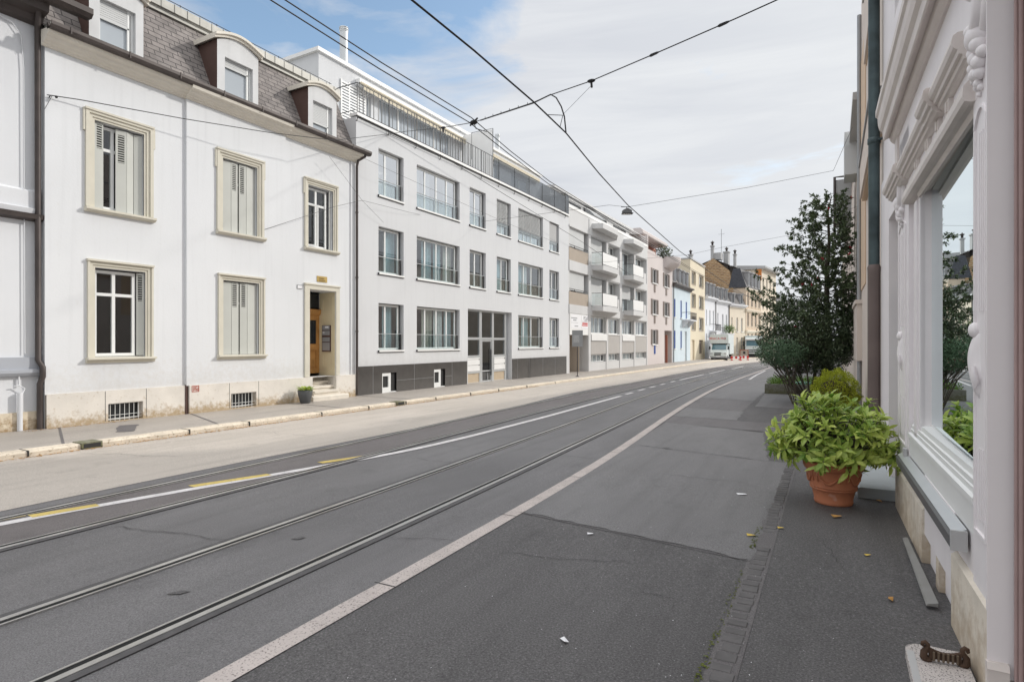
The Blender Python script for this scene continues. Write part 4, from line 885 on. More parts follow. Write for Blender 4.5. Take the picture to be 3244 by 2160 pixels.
for i, c in enumerate(W1):
    w = window(t, FL, c[0], c[1] - .1, 2.47, 3.66, -.14, (.33, .62), (), .07, curtain=[(.35, .6, 'curtain'), (.7, .9, 'curtain')])
    m = MB(); m.bx(FL, c[0] - .02, c[1] + .02, 2.40, 2.47, -.2, .06); part('sill', m, M['white'], w)
    window(t, FL, c[0], c[1] - .1, .44, .97, -.14, (.22, .5, .78), (), .05, curtain=[(.1, .9, 'curtain')])
    m = MB(); z1 = 1.95 if i % 2 == 0 else 2.35
    m.bx(FL, c[0] + .02, c[1] - .02, 1.0, z1, .002, .035); p_ = part('spandrel_panel', m, M['greypanel'], t)
    if i % 2 == 0:
        m = MB(); m.bx(FL, c[0], c[1], 1.96, 2.40, .002, .10); part('flower_box', m, M['white'], p_)
        m = MB(); m.bx(FL, c[1] - .03, c[1] + .01, .99, 1.97, .0, .05); m.bx(FL, c[0], c[1], 1.935, 1.958, .0, .06); part('panel_frame', m, M['black'], p_)
    for (z0, z1) in ((4.37, 6.43), (7.22, 9.26)):
        zz = z0 if i % 2 == 0 else z0 + .85
        w = window(t, FL, c[0] + .02, c[1] - .3, zz, z1, -.40, (.5,) if i % 2 == 0 else (.33, .66), (), .08, curtain=[(.55, .85, 'curtain')])
        if (i, z0 > 5) in ((0, True), (0, False), (2, False)):
            m = MB(); m.bx(FL, c[0] + .05, c[1] - .35, zz + (.1 if i == 0 else 1.0), z1, -.2, -.18); part('roller_blind', m, M['blind'], w)
BX = -14.83 + .87
for bi, (a0, a1) in enumerate(((38.2, 41.35), (45.2, 48.05))):
    for fi, zs in enumerate((4.02, 6.86, 9.76)):
        m = MB(); m.hexa([FL(a0, zs + .05, 0), FL(a1 + 2.3, zs + .05, 0), FL(a1, zs + .0, .87), FL(a0, zs, .87), FL(a0, zs + .40, 0), FL(a1 + 2.3, zs + .40, 0), FL(a1, zs + .36, .87), FL(a0, zs + .36, .87)])
        b = part('balcony', m, M['plaster3'], t, ('balcony canopy slab' if fi == 2 else None))
        if fi == 2: continue
        z0 = zs + .42; m = MB(); m.bx(FL, a0 + .02, a1 + 2.1, z0, z0 + .82, .80, .84) if False else m.hexa([FL(a0 + .02, z0, .84), FL(a1 - .02, z0, .84), FL(a1 - .02, z0, .80), FL(a0 + .02, z0, .80), FL(a0 + .02, z0 + .82, .84), FL(a1 - .02, z0 + .82, .84), FL(a1 - .02, z0 + .82, .80), FL(a0 + .02, z0 + .82, .80)])
        part('balcony_panel', m, M['white'], b)
        m = MB(); m.hexa([FL(a0, z0, .04), FL(a0 + .02, z0, .04), FL(a0 + .02, z0, .8), FL(a0, z0, .8), FL(a0, z0 + .8, .04), FL(a0 + .02, z0 + .8, .04), FL(a0 + .02, z0 + .8, .8), FL(a0, z0 + .8, .8)]); part('side_glass', m, M['glass2'], b)
        m = MB(); m.tube([FL(a0 + .01, z0 + .84, .02), FL(a0 + .01, z0 + .84, .82), FL(a1, z0 + .84, .82), FL(a1 + 1.8, z0 + .84, .2)], .018, 6); m.tube([FL(a0 + .01, zs + .3, .84), FL(a0 + .01, z0 + .85, .82)], .018, 6); m.tube([FL(a1, zs + .3, .84), FL(a1, z0 + .85, .82)], .018, 6); m.tube([FL(a0 + .02, z0 - .02, .85), FL(a1, z0 - .02, .85)], .014, 6); part('balcony_rail', m, M['iron'], b)
m = MB(); m.bx(FL, 34.2, 52.1, 10.5, 10.72, -.25, .03); m.tube([FL(34.3, 11.1, -.1), FL(52, 11.1, -.1)], .02, 6); m.tube([FL(34.3, 11.35, -.1), FL(52, 11.35, -.1)], .02, 6); part('parapet', m, M['white'], t)
m = MB(); m.wall(FL, 34.2, 51.0, 10.4, 11.95, [(36, 39.5, 10.9, 11.7, .1), (42, 45, 10.9, 11.7, .1), (46.5, 50, 10.9, 11.7, .1)], -1.3); m.shell(FL, 34.2, 51.0, 10.4, 11.95, -1.3, -9); m.bx(FL, 34.2, 51.2, 11.95, 12.1, -9, -1.0); at = part('attic_storey', m, M['plaster3'], t, fix=False)
m = MB()
for a0, a1 in ((36, 39.5), (42, 45), (46.5, 50)): m.bx(FL, a0, a1, 10.9, 11.7, -1.39, -1.36)
part('attic_pane', m, M['dglass'], at)
m = MB(); m.prof(FL, [(-1.2, 11.9), (-.5, 11.2), (-.5, 11.15), (-1.2, 11.15)], 40.0, 42.2); part('awning', m, M['greymetal'], at)
m = MB(); m.bx(FL, 34.3, 37.4, 3.75 - 1.3, 3.72, 0.05, .09) if False else m.bx(FL, 34.3, 37.5, 2.34, 3.70, .002, .05); sg = part('sign_board', m, M['white'], t, 'white board with a small grey and red company sign over the passage')
m = MB(); m.bx(FL, 34.45, 36.1, 2.75, 3.66, .05, .06); m.bx(FL, 36.22, 37.45, 2.75, 3.66, .05, .06); part('sign_face', m, M['paper'], sg)
m = MB()
for a0, a1, z0, z1 in ((34.5, 35.5, 3.40, 3.46), (34.8, 35.35, 3.26, 3.33), (34.5, 35.6, 3.12, 3.135), (35.05, 35.65, 2.88, 2.94), (36.35, 37.35, 3.23, 3.26)): m.bx(FL, a0, a1, z0, z1, .06, .064)
for k in range(5):
    for q in range(4):
        if (k * 3 + q * 5) % 4: m.bx(FL, 36.6 + k * .15, 36.71 + k * .15, 3.3 + q * .075, 3.36 + q * .075, .06, .064)
part('lettering', m, M['greymetal'], sg)
m = MB(); m.bx(FL, 36.3, 37.35, 2.95, 3.02, .06, .064)
x = 36.38
for w_ in (.06, .13, .10, .13, .16, .13, .13): m.bx(FL, x, x + w_, 3.06, 3.17, .06, .064); x += w_ + .02
part('lettering', m, M['red'], sg)

# ================================================================ houses farther along the left side
def fwin(par, fr, a0, a1, z0, z1, d, mull=(.5,), fm='frame', sill=None, b=.07, trans=()):
    w = window(par, fr, a0, a1, z0, z1, d, mull, trans, b, fm=fm, gm='dglass')
    if sill: m = MB(); m.bx(fr, a0 - .08, a1 + .08, z0 - .09, z0, d - .02, d + .22); part('sill', m, M[sill], w)
    return w
def body(par, fr, a0, a1, z1, holes, wm, dep=9, zb=-.9):
    m = MB(); m.wall(fr, a0, a1, zb, z1, holes); m.shell(fr, a0, a1, zb, z1, 0, -dep); part('wall', m, M[wm], par, fix=False)
def shutters(par, w, fr, a0, a1, z0, z1, mt, ww=.4, d=.004):
    for x0, x1 in ((a0 - ww, a0 - .02), (a1 + .02, a1 + ww)):
        m = MB(); m.bx(fr, x0, x1, z0, z1, d, d + .05); part('shutter', m, M[mt], w)
# pink house
t = thing('apartment_house', 'pink rendered house with roof terrace and narrow shuttered windows', 'house', (-14.83, 57, gz(57)))
PW = [(53.75, 55.5), (58.1, 59.9)]; hs = [(*c, z0, z1, .18) for c in PW for z0, z1 in ((7.45, 8.8), (4.5, 5.92))] + [(53.75, 55.4, 1.66, 3.05, .18), (58.3, 61.3, -.3, 3.05, .9)]
body(t, FL, 52.12, 61.6, 10.1, hs, 'pink')
m = MB(); m.bx(FL, 52.12, 54.8, 10.1, 10.38, -.25, .02); m.bx(FL, 54.8, 61.6, 10.1, 10.2, -.25, .02); m.bx(FL, 52.1, 52.35, 10.1, 11.6, -1.6, .03); part('parapet', m, M['pink'], t)
for c in PW + [(53.75, 55.4)]:
    for z0, z1 in (((7.45, 8.8), (4.5, 5.92)) if c != (53.75, 55.4) else ((1.66, 3.05),)):
        w = fwin(t, FL, *c, z0, z1, -.12, (.5,), 'frame', 'white'); shutters(t, w, FL, *c, z0, z1, 'brown', .40)
        if z0 > 3: m = MB(); a = (c[0] + c[1]) / 2; m.bx(FL, a - .28, a + .22, z0 - .85, z0 - .1, .004, .05); part('lower_panel', m, M['brown'], w)
        else: m = MB(); a = (c[0] + c[1]) / 2; m.bx(FL, a - .2, a + .25, z0 - .9, z0 - .1, .004, .05); part('lower_panel', m, M['blue'], w)
m = MB(); m.bx(FL, 58.3, 61.3, -.4, 3.05, -.88, -.8); dr = part('recess', m, M['brown'], t); m = MB(); m.bx(FL, 59.36, 59.46, -.3, 2.6, -.2, .03); part('door_leaf', m, M['terracotta_dk'], dr)
m = MB(); m.wall(FL, 52.6, 61.4, 10.1, 11.75, [(53.4, 54.5, 10.3, 11.4, .1), (56, 57, 10.3, 11.4, .1)], -1.7); m.shell(FL, 52.6, 61.4, 10.1, 11.75, -1.7, -8); ph = part('roof_storey', m, M['terracotta_dk'], t, fix=False)
m = MB(); m.prof(FL, [(-8.5, 11.72), (-.35, 11.72), (-.25, 11.80), (-.25, 12.05), (-.5, 12.25), (-8.5, 12.35)], 51.6, 60.6); part('roof', m, M['pink'], ph)
m = MB(); m.bx(FL, 53.4, 54.5, 10.3, 11.4, -1.79, -1.76); m.bx(FL, 56, 57, 10.3, 11.4, -1.79, -1.76); part('pane', m, M['dglass'], ph)
m = MB(); rows = []
for z, r in ((9.35, .35), (9.5, .8), (9.75, 1.12), (9.85, 1.2), (10.45, 1.25)): rows.append([FL(59.8 - 1.7 * math.cos(math.pi * k / 12), z, r * math.sin(math.pi * k / 12)) for k in range(13)])
m.grid(rows); m.face(rows[0]); m.face(rows[3]); part('rounded_balcony', m, M['pink'], t, fix=False)
# blue house
t = thing('town_house', 'pale blue house with dark blue shutters and dormered roof', 'house', (-14.83, 66, gz(66)))
ws = [(62.3, 62.95), (65.25, 65.95), (67.85, 68.55)]; hs = [(*c, 4.56, 6.5, .18) for c in ws] + [(*c, 1.2, 3.12, .18) for c in ws[:2]] + [(67.4, 68.5, -.4, 3.1, .25)]
body(t, FL, 61.65, 70.3, 8.0, hs, 'bluewall')
for c in ws:
    for z0, z1 in ((4.56, 6.5), (1.2, 3.12)):
        if z0 < 2 and c == ws[2]: continue
        w = fwin(t, FL, *c, z0, z1, -.12, (.5,), 'frame', 'white'); m = MB(); m.bx(FL, c[0] + .02, c[1] - .02, z0, z1, -.10, -.04); part('shutter', m, M['blue'], w)
m = MB(); m.bx(FL, 67.4, 68.5, -.4, 3.1, -.23, -.18); part('door', m, M['white'], t)
m = MB(); m.prof(FL, [(0, 7.75), (.15, 7.8), (.2, 7.95), (.45, 8.0), (.45, 8.14), (0, 8.16)], 61.62, 70.5); part('cornice', m, M['gutter'], t)
m = MB(); P = [FL(61.65, 8.1, .1), FL(70.3, 8.1, .1), FL(70.0, 9.6, -.7), FL(69.4, 10.3, -1.6), FL(61.65, 10.3, -1.6), FL(61.65, 9.6, -.7)]
m.face([P[0], P[1], P[2], P[5]]); m.face([P[5], P[2], P[3], P[4]]); m.face([P[1], FL(70.3, 8.1, -8), FL(69.4, 10.3, -8), P[3], P[2]]); m.face([P[4], P[3], FL(69.4, 10.5, -8), FL(61.65, 10.5, -8)]); rf = part('mansard_roof', m, M['slate_far'], t, fix=False)
for a in (62.4, 64.6, 66.6, 68.5):
    m = MB(); m.bx(FL, a, a + .95, 8.3, 9.85, -1.4, -.02); m.prof(FL, [(-1.4, 9.8), (.1, 9.82), (.1, 9.93), (-1.4, 10.1)], a - .1, a + 1.05); d = part('dormer', m, M['dormerfar'], t); m = MB(); m.bx(FL, a + .10, a + .85, 8.4, 9.7, -.02, -.004); part('pane', m, M['dglass'], d)
m = MB(); m.bx(FL, 66.0, 69.4, 4.28, 4.40, 0, .95); b = part('balcony', m, M['whitefar'], t); m = MB()
for p, q in ((66.05, .92), (69.3, .92)): m.tube([FL(p, 5.2, 0), FL(p, 5.2, q)], .025, 5)
m.tube([FL(66.05, 5.2, .92), FL(69.3, 5.2, .92)], .025, 5); m.tube([FL(66.05, 4.5, .92), FL(69.3, 4.5, .92)], .02, 5)
for k in range(16): m.tube([FL(66.05 + k * .217, 4.4, .92), FL(66.05 + k * .217, 5.2, .92)], .014, 4)
part('balcony_rail', m, M['iron'], b)
for a in (66.3, 69.1): m = MB(); m.prof(FL, [(0, 3.5), (.1, 3.55), (.75, 4.27), (0, 4.27)], a - .1, a + .1); part('bracket', m, M['whitefar'], b)
m = MB(); m.tube([FL(61.75, 7.9, .1), FL(61.75, -.3, .1)], .05, 6); part('downpipe', m, M['gutter'], t)
# yellow house
t = thing('apartment_house', 'plain pale yellow four-storey house with flat roof', 'house', (-14.83, 75, gz(75)))
ws = [(71.1, 73.2), (75.4, 78.1)]; hs = [(*c, z0, z1, .25) for c in ws for z0, z1 in ((8.9, 10.4), (6.1, 7.7), (3.35, 4.95))] + [(71.1, 72.7, -.5, 2.15, .3), (75.5, 78, .4, 2.15, .3)]
body(t, FL, 70.3, 79.2, 11.75, hs, 'yellow')
for c in ws:
    for z0, z1 in ((8.9, 10.4), (6.1, 7.7), (3.35, 4.95)):
        w = fwin(t, FL, *c, z0, z1, -.2, (.6,), 'frame'); m = MB(); m.bx(FL, c[0] + .1, c[0] + (c[1] - c[0]) * .5, z0 + .35, z1 - .1, -.19, -.17); part('blind', m, M['blind'], w)
        m = MB(); bars(m, FL, c[0] - .1, c[1] + .1, z0 - .1, z1 + .1, .002, .04, .1); part('window_surround', m, M['tan'], w)
m = MB(); m.bx(FL, 71.1, 72.7, -.5, 2.15, -.28, -.2); part('door', m, M['creamfar'], t); m = MB(); m.bx(FL, 75.5, 78, .4, 2.15, -.28, -.2); part('garage_door', m, M['brown'], t)
m = MB(); m.bx(FL, 70.25, 79.25, 11.75, 11.9, -9, .08); part('roof', m, M['greyfar'], t)
# curved terrace: two white houses, a cream one
def row(name, label, p, q, zt, wm, wins, zr, extra=None, back=8):
    fr = Fr(p, (q[0] - p[0], q[1] - p[1])); L = (Vector(q) - Vector(p)).length
    t = thing(name, label, 'house', (p[0], p[1], gz(p[1])))
    hs = [(a, b, z0, z1, .18) for a, b, z0, z1 in wins]
    body(t, fr, 0, L, zt, hs, wm, back)
    for a, b, z0, z1 in wins:
        w = fwin(t, fr, a, b, z0, z1, -.12, (.5,), 'frame', 'white')
    m = MB(); m.prof(fr, [(0, zt - .35), (.12, zt - .3), (.2, zt - .15), (.42, zt - .1), (.42, zt + .08), (0, zt + .1)], 0, L); part('cornice', m, M['whitefar'], t)
    return t, fr, L
def mansard(t, fr, L, z0, z1, n, sl=.6, w_=.95, mt='slate_far'):
    m = MB(); P = [fr(0, z0, .05), fr(L, z0, .05), fr(L, z1, -sl), fr(0, z1, -sl)]
    m.face(P); m.face([P[3], P[2], fr(L, z1 + .5, -7), fr(0, z1 + .5, -7)]); m.face([fr(L, z0, .05), fr(L, z0, -7), fr(L, z1 + .5, -7), P[2]]); m.face([P[0], P[3], fr(0, z1 + .5, -7), fr(0, z0, -7)]); part('mansard_roof', m, M[mt], t, fix=False)
    for k in range(n):
        a = L * (k + .5) / n - w_ / 2; zt = z1 - .1
        m = MB(); m.bx(fr, a, a + w_, z0 + .15, zt, -1.2, .02); m.prof(fr, [(-1.2, zt - .04), (.14, zt - .04), (.14, zt + .09), (-1.2, zt + .22)], a - .12, a + w_ + .12); d = part('dormer', m, M['dormerfar'], t)
        m = MB(); m.bx(fr, a + .12, a + w_ - .12, z0 + .3, zt - .15, .02, .035); part('pane', m, M['dglass'], d)
pts = [(-14.83, 79.25), (-14.42, 84.6), (-13.55, 90.6), (-11.95, 96.4)]
t, f1, L1 = row('town_house', 'white terraced house with wrought-iron balcony, next to the yellow house', pts[0], pts[1], 7.85, 'whitefar', [(.55, 1.0, 4.3, 6.2), (2.2, 2.75, 4.3, 6.2), (4.0, 4.6, 3.6, 6.2), (.55, 1.0, .6, 3.0), (2.2, 2.75, .2, 3.0), (4.0, 4.7, -.3, 3.0)], 9.7)
mansard(t, f1, L1, 7.9, 9.9, 3)
m = MB(); m.bx(f1, 2.3, 5.1, 3.3, 3.42, 0, .9); b = part('balcony', m, M['whitefar'], t); m = MB(); m.tube([f1(2.35, 4.3, 0), f1(2.35, 4.3, .87), f1(5.05, 4.3, .87), f1(5.05, 4.3, 0)], .03, 5)
for k in range(14): m.tube([f1(2.35 + k * .2, 3.42, .87), f1(2.35 + k * .2, 4.3, .87)], .016, 4)
part('balcony_rail', m, M['iron'], b); m = MB(); m.tube([f1(5.25, 7.6, .1), f1(5.25, -.4, .1)], .06, 6); part('downpipe', m, M['gutter'], t)
t, f2_, L2 = row('town_house', 'pale bluish-white terraced house with a flowering balcony above the small truck', pts[1], pts[2], 7.7, 'whitefar', [(.8, 1.3, 4.0, 6.0), (3.0, 3.6, 3.3, 5.9), (4.7, 5.3, 3.3, 5.9), (.8, 1.3, .3, 2.6), (3, 3.6, .3, 2.6), (4.7, 5.3, .3, 2.6)], 9.6)
mansard(t, f2_, L2, 7.75, 9.7, 3); m = MB(); m.bx(f2_, 2.5, 5.8, 3.0, 3.14, 0, .95); b = part('balcony', m, M['whitefar'], t); m = MB(); m.tube([f2_(2.55, 3.95, 0), f2_(2.55, 3.95, .9), f2_(5.75, 3.95, .9), f2_(5.75, 3.95, 0)], .03, 5); part('balcony_rail', m, M['iron'], b)
m = MB(); m.tube([f2_(L2 - .1, 7.4, .1), f2_(L2 - .1, -.4, .1)], .07, 6); part('downpipe', m, M['gutter'], t)
fl_balc = f2_
t, f3, L3 = row('town_house', 'narrow cream terraced house left of the large tan building', pts[2], pts[3], 7.5, 'creamfar', [(.9, 1.35, 3.7, 5.6), (2.7, 3.3, 3.5, 5.6), (4.4, 5.0, 3.5, 5.6), (.9, 1.4, .2, 2.6), (2.7, 3.3, .2, 2.6), (4.4, 5.0, .2, 2.6)], 9.2)
mansard(t, f3, L3, 7.55, 9.3, 2)
# tan corner building with a rough brick party wall
p, q = (-11.9, 96.5), (-10.75, 106); fr = Fr(p, (q[0] - p[0], q[1] - p[1])); L = (Vector(q) - Vector(p)).length
t = thing('apartment_house', 'tan stone building with slate mansard, brick gable and tall chimneys', 'house', (p[0], p[1], gz(p[1])))
wins = [(.9 + k * 2.4, 1.9 + k * 2.4, z0, z0 + 2.1) for k in range(4) for z0 in (7.6, 4.4, 1.1)]
body(t, fr, 0, L, 10.3, [(*w, .2) for w in wins], 'tanfar', 8)
for w in wins: fwin(t, fr, *w, -.14, (.5,), 'frame', 'creamfar')
m = MB()
for z in (10.2, 6.9, 3.6): m.prof(fr, [(0, z - .3), (.15, z - .25), (.3, z), (.3, z + .15), (0, z + .2)], -.25, L)
part('cornice', m, M['creamfar'], t)
m = MB(); zt = 13.4; m.face([fr(0, 10.4, .1), fr(L, 10.4, .1), fr(L, zt, -1.0), fr(0, zt, -1.0)]); m.face([fr(0, zt, -1.0), fr(L, zt, -1.0), fr(L, 15.3, -5), fr(0, 15.3, -5)]); m.face([fr(0, 15.3, -5), fr(L, 15.3, -5), fr(L, 14.2, -8), fr(0, 14.2, -8)])
m.face([fr(0, 10.4, .1), fr(0, zt, -1.0), fr(0, zt, -1.6), fr(0, 10.4, -1.3)]); rf = part('mansard_roof', m, M['slate_far'], t, fix=False)
m = MB(); m.hexa([fr(-.12, 10.45, .12), fr(.05, 10.45, .12), fr(.05, 10.45, -2.6), fr(-.12, 10.45, -2.6), fr(-.12, 13.45, -.85), fr(.05, 13.45, -.85), fr(.05, 13.45, -1.9), fr(-.12, 13.45, -1.9)]); part('slate_cheek', m, M['slate_dark'], rf)
m = MB(); g = [fr(-.08, 9.0, -1.9), fr(-.08, 10.6, -1.9), fr(-.08, 13.2, -2.5), fr(-.08, 15.35, -5), fr(-.08, 14.3, -6.8), fr(-.08, 9, -6.8)]
m.prism(g, fr.A * .3); part('brick_gable', m, M['rubble_x'] if 'rubble_x' in M else M['rubble'], t, 'rough brown brick party-wall gable')
m = MB(); m.bx(fr, -.2, .3, 9, 14.0, -7.3, -6.8); part('gable_end', m, M['tanfar'], t)
for k in range(4):
    a = 1.2 + k * 2.2; m = MB(); m.bx(fr, a, a + 1.1, 10.7, 12.9, -1.2, .05); m.prof(fr, [(-1.2, 12.86), (.2, 12.86), (.2, 13.02), (-1.2, 13.1)], a - .12, a + 1.22); d = part('dormer', m, M['dormerfar'], t); m = MB(); m.bx(fr, a + .15, a + .95, 10.9, 12.7, .05, .06); part('pane', m, M['dglass'], d)
for a, d, z1, w_ in ((.3, -5.1, 17.3, .42), (2.6, -3.4, 16.5, .75), (5.6, -3.0, 16.4, .4), (.2, -8.6, 16.2, .5)):
    m = MB(); m.bx(fr, a, a + w_ * 1.2, 13.4, z1, d - w_, d); m.bx(fr, a - .1, a + w_ * 1.2 + .1, z1, z1 + .18, d - w_ - .1, d + .1); c = part('chimney', m, M['greyfar'], t)
    m = MB(); m.lathe(fr(a + w_ * .6, 0, d - w_ / 2), [(.16, z1 + .18), (.16, z1 + .6), (.28, z1 + .64), (.28, z1 + .78), (.12, z1 + .82), (0, z1 + 1.05)], 10); part('chimney_pot', m, M['gutter'], c)
m = MB(); m.tube([fr(1.6, 14.5, -4.2), fr(1.6, 20.2, -4.2)], .045, 5); m.tube([fr(1.6, 19.4, -4.7), fr(1.6, 19.4, -3.7)], .02, 4); part('aerial', m, M['greymetal'], t)
m = MB(); m.bx(fr, .6, 1.9, 15.2, 16.3, -5.4, -4.0); part('water_tank', m, M['greyfar'], t)
p, q = (-10.72, 106.2), (-9.3, 117.5); fr = Fr(p, (q[0] - p[0], q[1] - p[1])); L = (Vector(q) - Vector(p)).length
t = thing('apartment_house', 'tall flat-roofed pale building at the far end with one orange wall panel', 'house', (p[0], p[1], gz(p[1])))
wins = [(1.2 + k * 2.6, 2.2 + k * 2.6, z0, z0 + 2.0) for k in range(4) for z0 in (10.9, 7.6, 4.4, 1.2)]
body(t, fr, 0, L, 14.3, [(*w, .2) for w in wins], 'creamfar', 10)
for w in wins: fwin(t, fr, *w, -.14, (.5,), 'frame', 'creamfar')
m = MB(); m.prof(fr, [(-10, 14.3), (.6, 14.3), (.75, 14.45), (.75, 14.75), (-10, 15.6)], -.2, L + .3); part('roof', m, M['greyfar'], t)
m = MB(); m.bx(fr, -.15, .05, 12.4, 14.25, -.8, .1); part('wall_panel', m, M['orange'], t)
m = MB()
for z in (10.2, 6.9, 3.6): m.prof(fr, [(0, z - .2), (.12, z - .15), (.22, z), (.22, z + .12), (0, z + .15)], 0, L)
part('string_course', m, M['creamfar'], t)
p, q = (-9.2, 118), (-5.0, 138); fr = Fr(p, (q[0] - p[0], q[1] - p[1])); L = (Vector(q) - Vector(p)).length
t = thing('apartment_house', 'low pale house at the farthest visible point of the street', 'house', (p[0], p[1], gz(p[1])))
wins = [(1.2 + k * 3, 2.4 + k * 3, z0, z0 + 1.8) for k in range(5) for z0 in (6.2, 3.2)]
body(t, fr, 0, L, 9.2, [(*w, .2) for w in wins], 'whitefar', 10)
for w in wins: fwin(t, fr, *w, -.14, (.5,), 'frame')
m = MB(); m.prof(fr, [(-10, 9.2), (.4, 9.2), (.4, 9.4), (-5, 11.5), (-10, 9.4)], -.1, L + .1); part('roof', m, M['slate_far'], t)

# ================================================================ vehicles and street things far down the road
def wheel(par, c, r, w, ax):
    m = MB(); ax = Vector(ax).normalized(); u = Vector((0, 0, 1)); v = ax.cross(u); c = Vector(c)
    rows = [[c + ax * x + (u * math.cos(2*math.pi*k/20) + v * math.sin(2*math.pi*k/20)) * rr_ for k in range(20)] for x, rr_ in ((-w/2, r*.6), (-w/2, r*.93), (-w/2*.8, r), (w/2*.8, r), (w/2, r*.93), (w/2, r*.6))]
    m.grid(rows, True, True); wl = part('wheel', m, M['tyre'], par)
    m = MB(); rows = [[c + ax * x + (u * math.cos(2*math.pi*k/14) + v * math.sin(2*math.pi*k/14)) * rr_ for k in range(14)] for x, rr_ in ((-w/2*.9, .01), (-w/2*.9, r*.62), (w/2*.9, r*.62), (w/2*.9, .01))]
    m.grid(rows, False, True); part('rim', m, M['greymetal'], wl)
def truck(loc, ang, label, kind):
    """box truck; local x = across (right as seen from the front), local a along front face, depth behind"""
    t = thing('box_truck', label, 'truck', loc)
    ca, sa = math.cos(ang), math.sin(ang)
    fr = Fr((loc[0], loc[1]), (ca, sa)); zb = loc[2]              # front face frame: N points to the viewer
    Z = lambda z: zb + z
    if kind == 'luton':
        m = MB(); P = [(-.98, .45), (.98, .45)]
        prof = [(0, .38), (.02, .62), (-.02, 1.0), (-.55, 1.32), (-1.0, 2.05), (-2.2, 2.1), (-2.2, .45)]
        m.prof(fr, [(d, Z(z)) for d, z in prof], -.96, .96); part('cab', m, M['truck'], t)
        m = MB(); m.hexa([fr(-.86, Z(1.33), -.54), fr(.86, Z(1.33), -.54), fr(.8, Z(1.98), -.93), fr(-.8, Z(1.98), -.93), fr(-.86, Z(1.36), -.52), fr(.86, Z(1.36), -.52), fr(.8, Z(2.01), -.91), fr(-.8, Z(2.01), -.91)]); part('windscreen', m, M['tglass'], t)
        m = MB(); m.bx(fr, .965, .975, Z(1.35), Z(1.9), -1.7, -1.0); part('side_window', m, M['tglass'], t)
        m = MB(); m.bx(fr, -1.1, 1.1, Z(.75), Z(3.25), -6.2, -2.2); m.bx(fr, -1.1, 1.1, Z(2.12), Z(3.25), -2.2, -.75); part('cargo_box', m, M['truck'], t)
        m = MB(); m.bx(fr, -1.02, 1.02, Z(2.06), Z(2.12), -2.1, -.8); m.bx(fr, -.9, .9, Z(.2), Z(.42), -5.8, -.1); part('underframe', m, M['black'], t)
        text('lettering', 'BRACA MO', .42, fr, -.2, Z(2.72), -.748, M['red'], t, .01, .95)
        m = MB(); m.bx(fr, .66, .72, Z(2.62), Z(2.8), -.748, -.735); part('lettering', m, M['black'], t)
        m = MB(); m.bx(fr, -.5, .35, Z(.88), Z(.98), .0, .02); m.bx(fr, -.5, .3, Z(.62), Z(.80), .015, .03); part('grille', m, M['black'], t)
        m = MB(); m.bx(fr, -.98, .98, Z(.30), Z(.50), -.3, .06); part('bumper', m, M['greymetal'], t)
        for s in (-1, 1):
            m = MB(); m.bx(fr, s * .8 - .14, s * .8 + .14, Z(.78), Z(.96), -.05, .025); part('headlight', m, M['lampglass'], t)
            m = MB(); m.bx(fr, s * 1.13 - .09, s * 1.13 + .09, Z(1.35), Z(1.75), -.75, -.65); m.tube([fr(s * .96, Z(1.5), -.7), fr(s * 1.1, Z(1.5), -.7)], .02, 5); part('wing_mirror', m, M['black'], t)
            for d in (-.9, -4.9): wheel(t, fr(s * .86, Z(.33), d), .33, .24, fr.A)
        m = MB(); m.bx(fr, -.26, .26, Z(.46), Z(.58), .06, .075); part('licence_plate', m, M['paper'], t)
    else:
        m = MB(); m.prof(fr, [(d, Z(z)) for d, z in [(0, .65), (.03, 1.1), (0, 1.75), (-.18, 2.65), (-.4, 2.95), (-1.9, 3.1), (-1.9, .65)]], -1.15, 1.15); part('cab', m, M['truck'], t)
        m = MB(); m.hexa([fr(-1.03, Z(1.8), -.01), fr(1.03, Z(1.8), -.01), fr(1.0, Z(2.6), -.17), fr(-1.0, Z(2.6), -.17), fr(-1.03, Z(1.8), .02), fr(1.03, Z(1.8), .02), fr(1.0, Z(2.6), -.13), fr(-1.0, Z(2.6), -.13)]); part('windscreen', m, M['tglass'], t)
        m = MB(); m.bx(fr, -1.22, 1.22, Z(2.66), Z(2.78), -.5, .18); part('sun_visor', m, M['pink'], t)
        m = MB(); m.bx(fr, -1.22, 1.22, Z(.95), Z(3.35), -8.5, -2.0); part('cargo_box', m, M['truck'], t)
        m = MB(); m.bx(fr, -.9, .55, Z(1.12), Z(1.24), .025, .05); m.bx(fr, -.85, .5, Z(.82), Z(.96), .02, .05); part('grille', m, M['black'], t)
        m = MB(); m.bx(fr, -.12, .0, Z(1.42), Z(1.62), .015, .03); part('badge', m, M['greymetal'], t)
        m = MB(); m.bx(fr, -1.12, 1.12, Z(.1), Z(.62), -1.6, -.1); part('underframe', m, M['black'], t)
        m = MB(); m.bx(fr, -1.15, 1.15, Z(.62), Z(.78), -.3, .07); part('bumper', m, M['truck'], t)
        for s in (-1, 1):
            m = MB(); m.bx(fr, s * .85 - .2, s * .85 + .2, Z(.62), Z(.78), .04, .085); part('headlight', m, M['lampglass'], t)
            m = MB(); m.bx(fr, s * 1.4 - .12, s * 1.4 + .12, Z(1.75), Z(2.5), -.25, -.12); m.tube([fr(s * 1.15, Z(2.5), -.2), fr(s * 1.35, Z(2.45), -.2)], .03, 5); part('wing_mirror', m, M['black'], t)
            for d in (-1.0, -5.5, -6.8): wheel(t, fr(s * 1.0, Z(.5), d), .5, .32, fr.A)
        m = MB(); m.bx(fr, -.26, .26, Z(.66), Z(.77), .07, .085); part('licence_plate', m, M['paper'], t)
    return t
M['tglass'] = darkglass('windscreen_glass', (.06, .15, .19), .05, .8); M['lampglass'] = darkglass('headlight_glass', (.5, .52, .54), .1, .6)
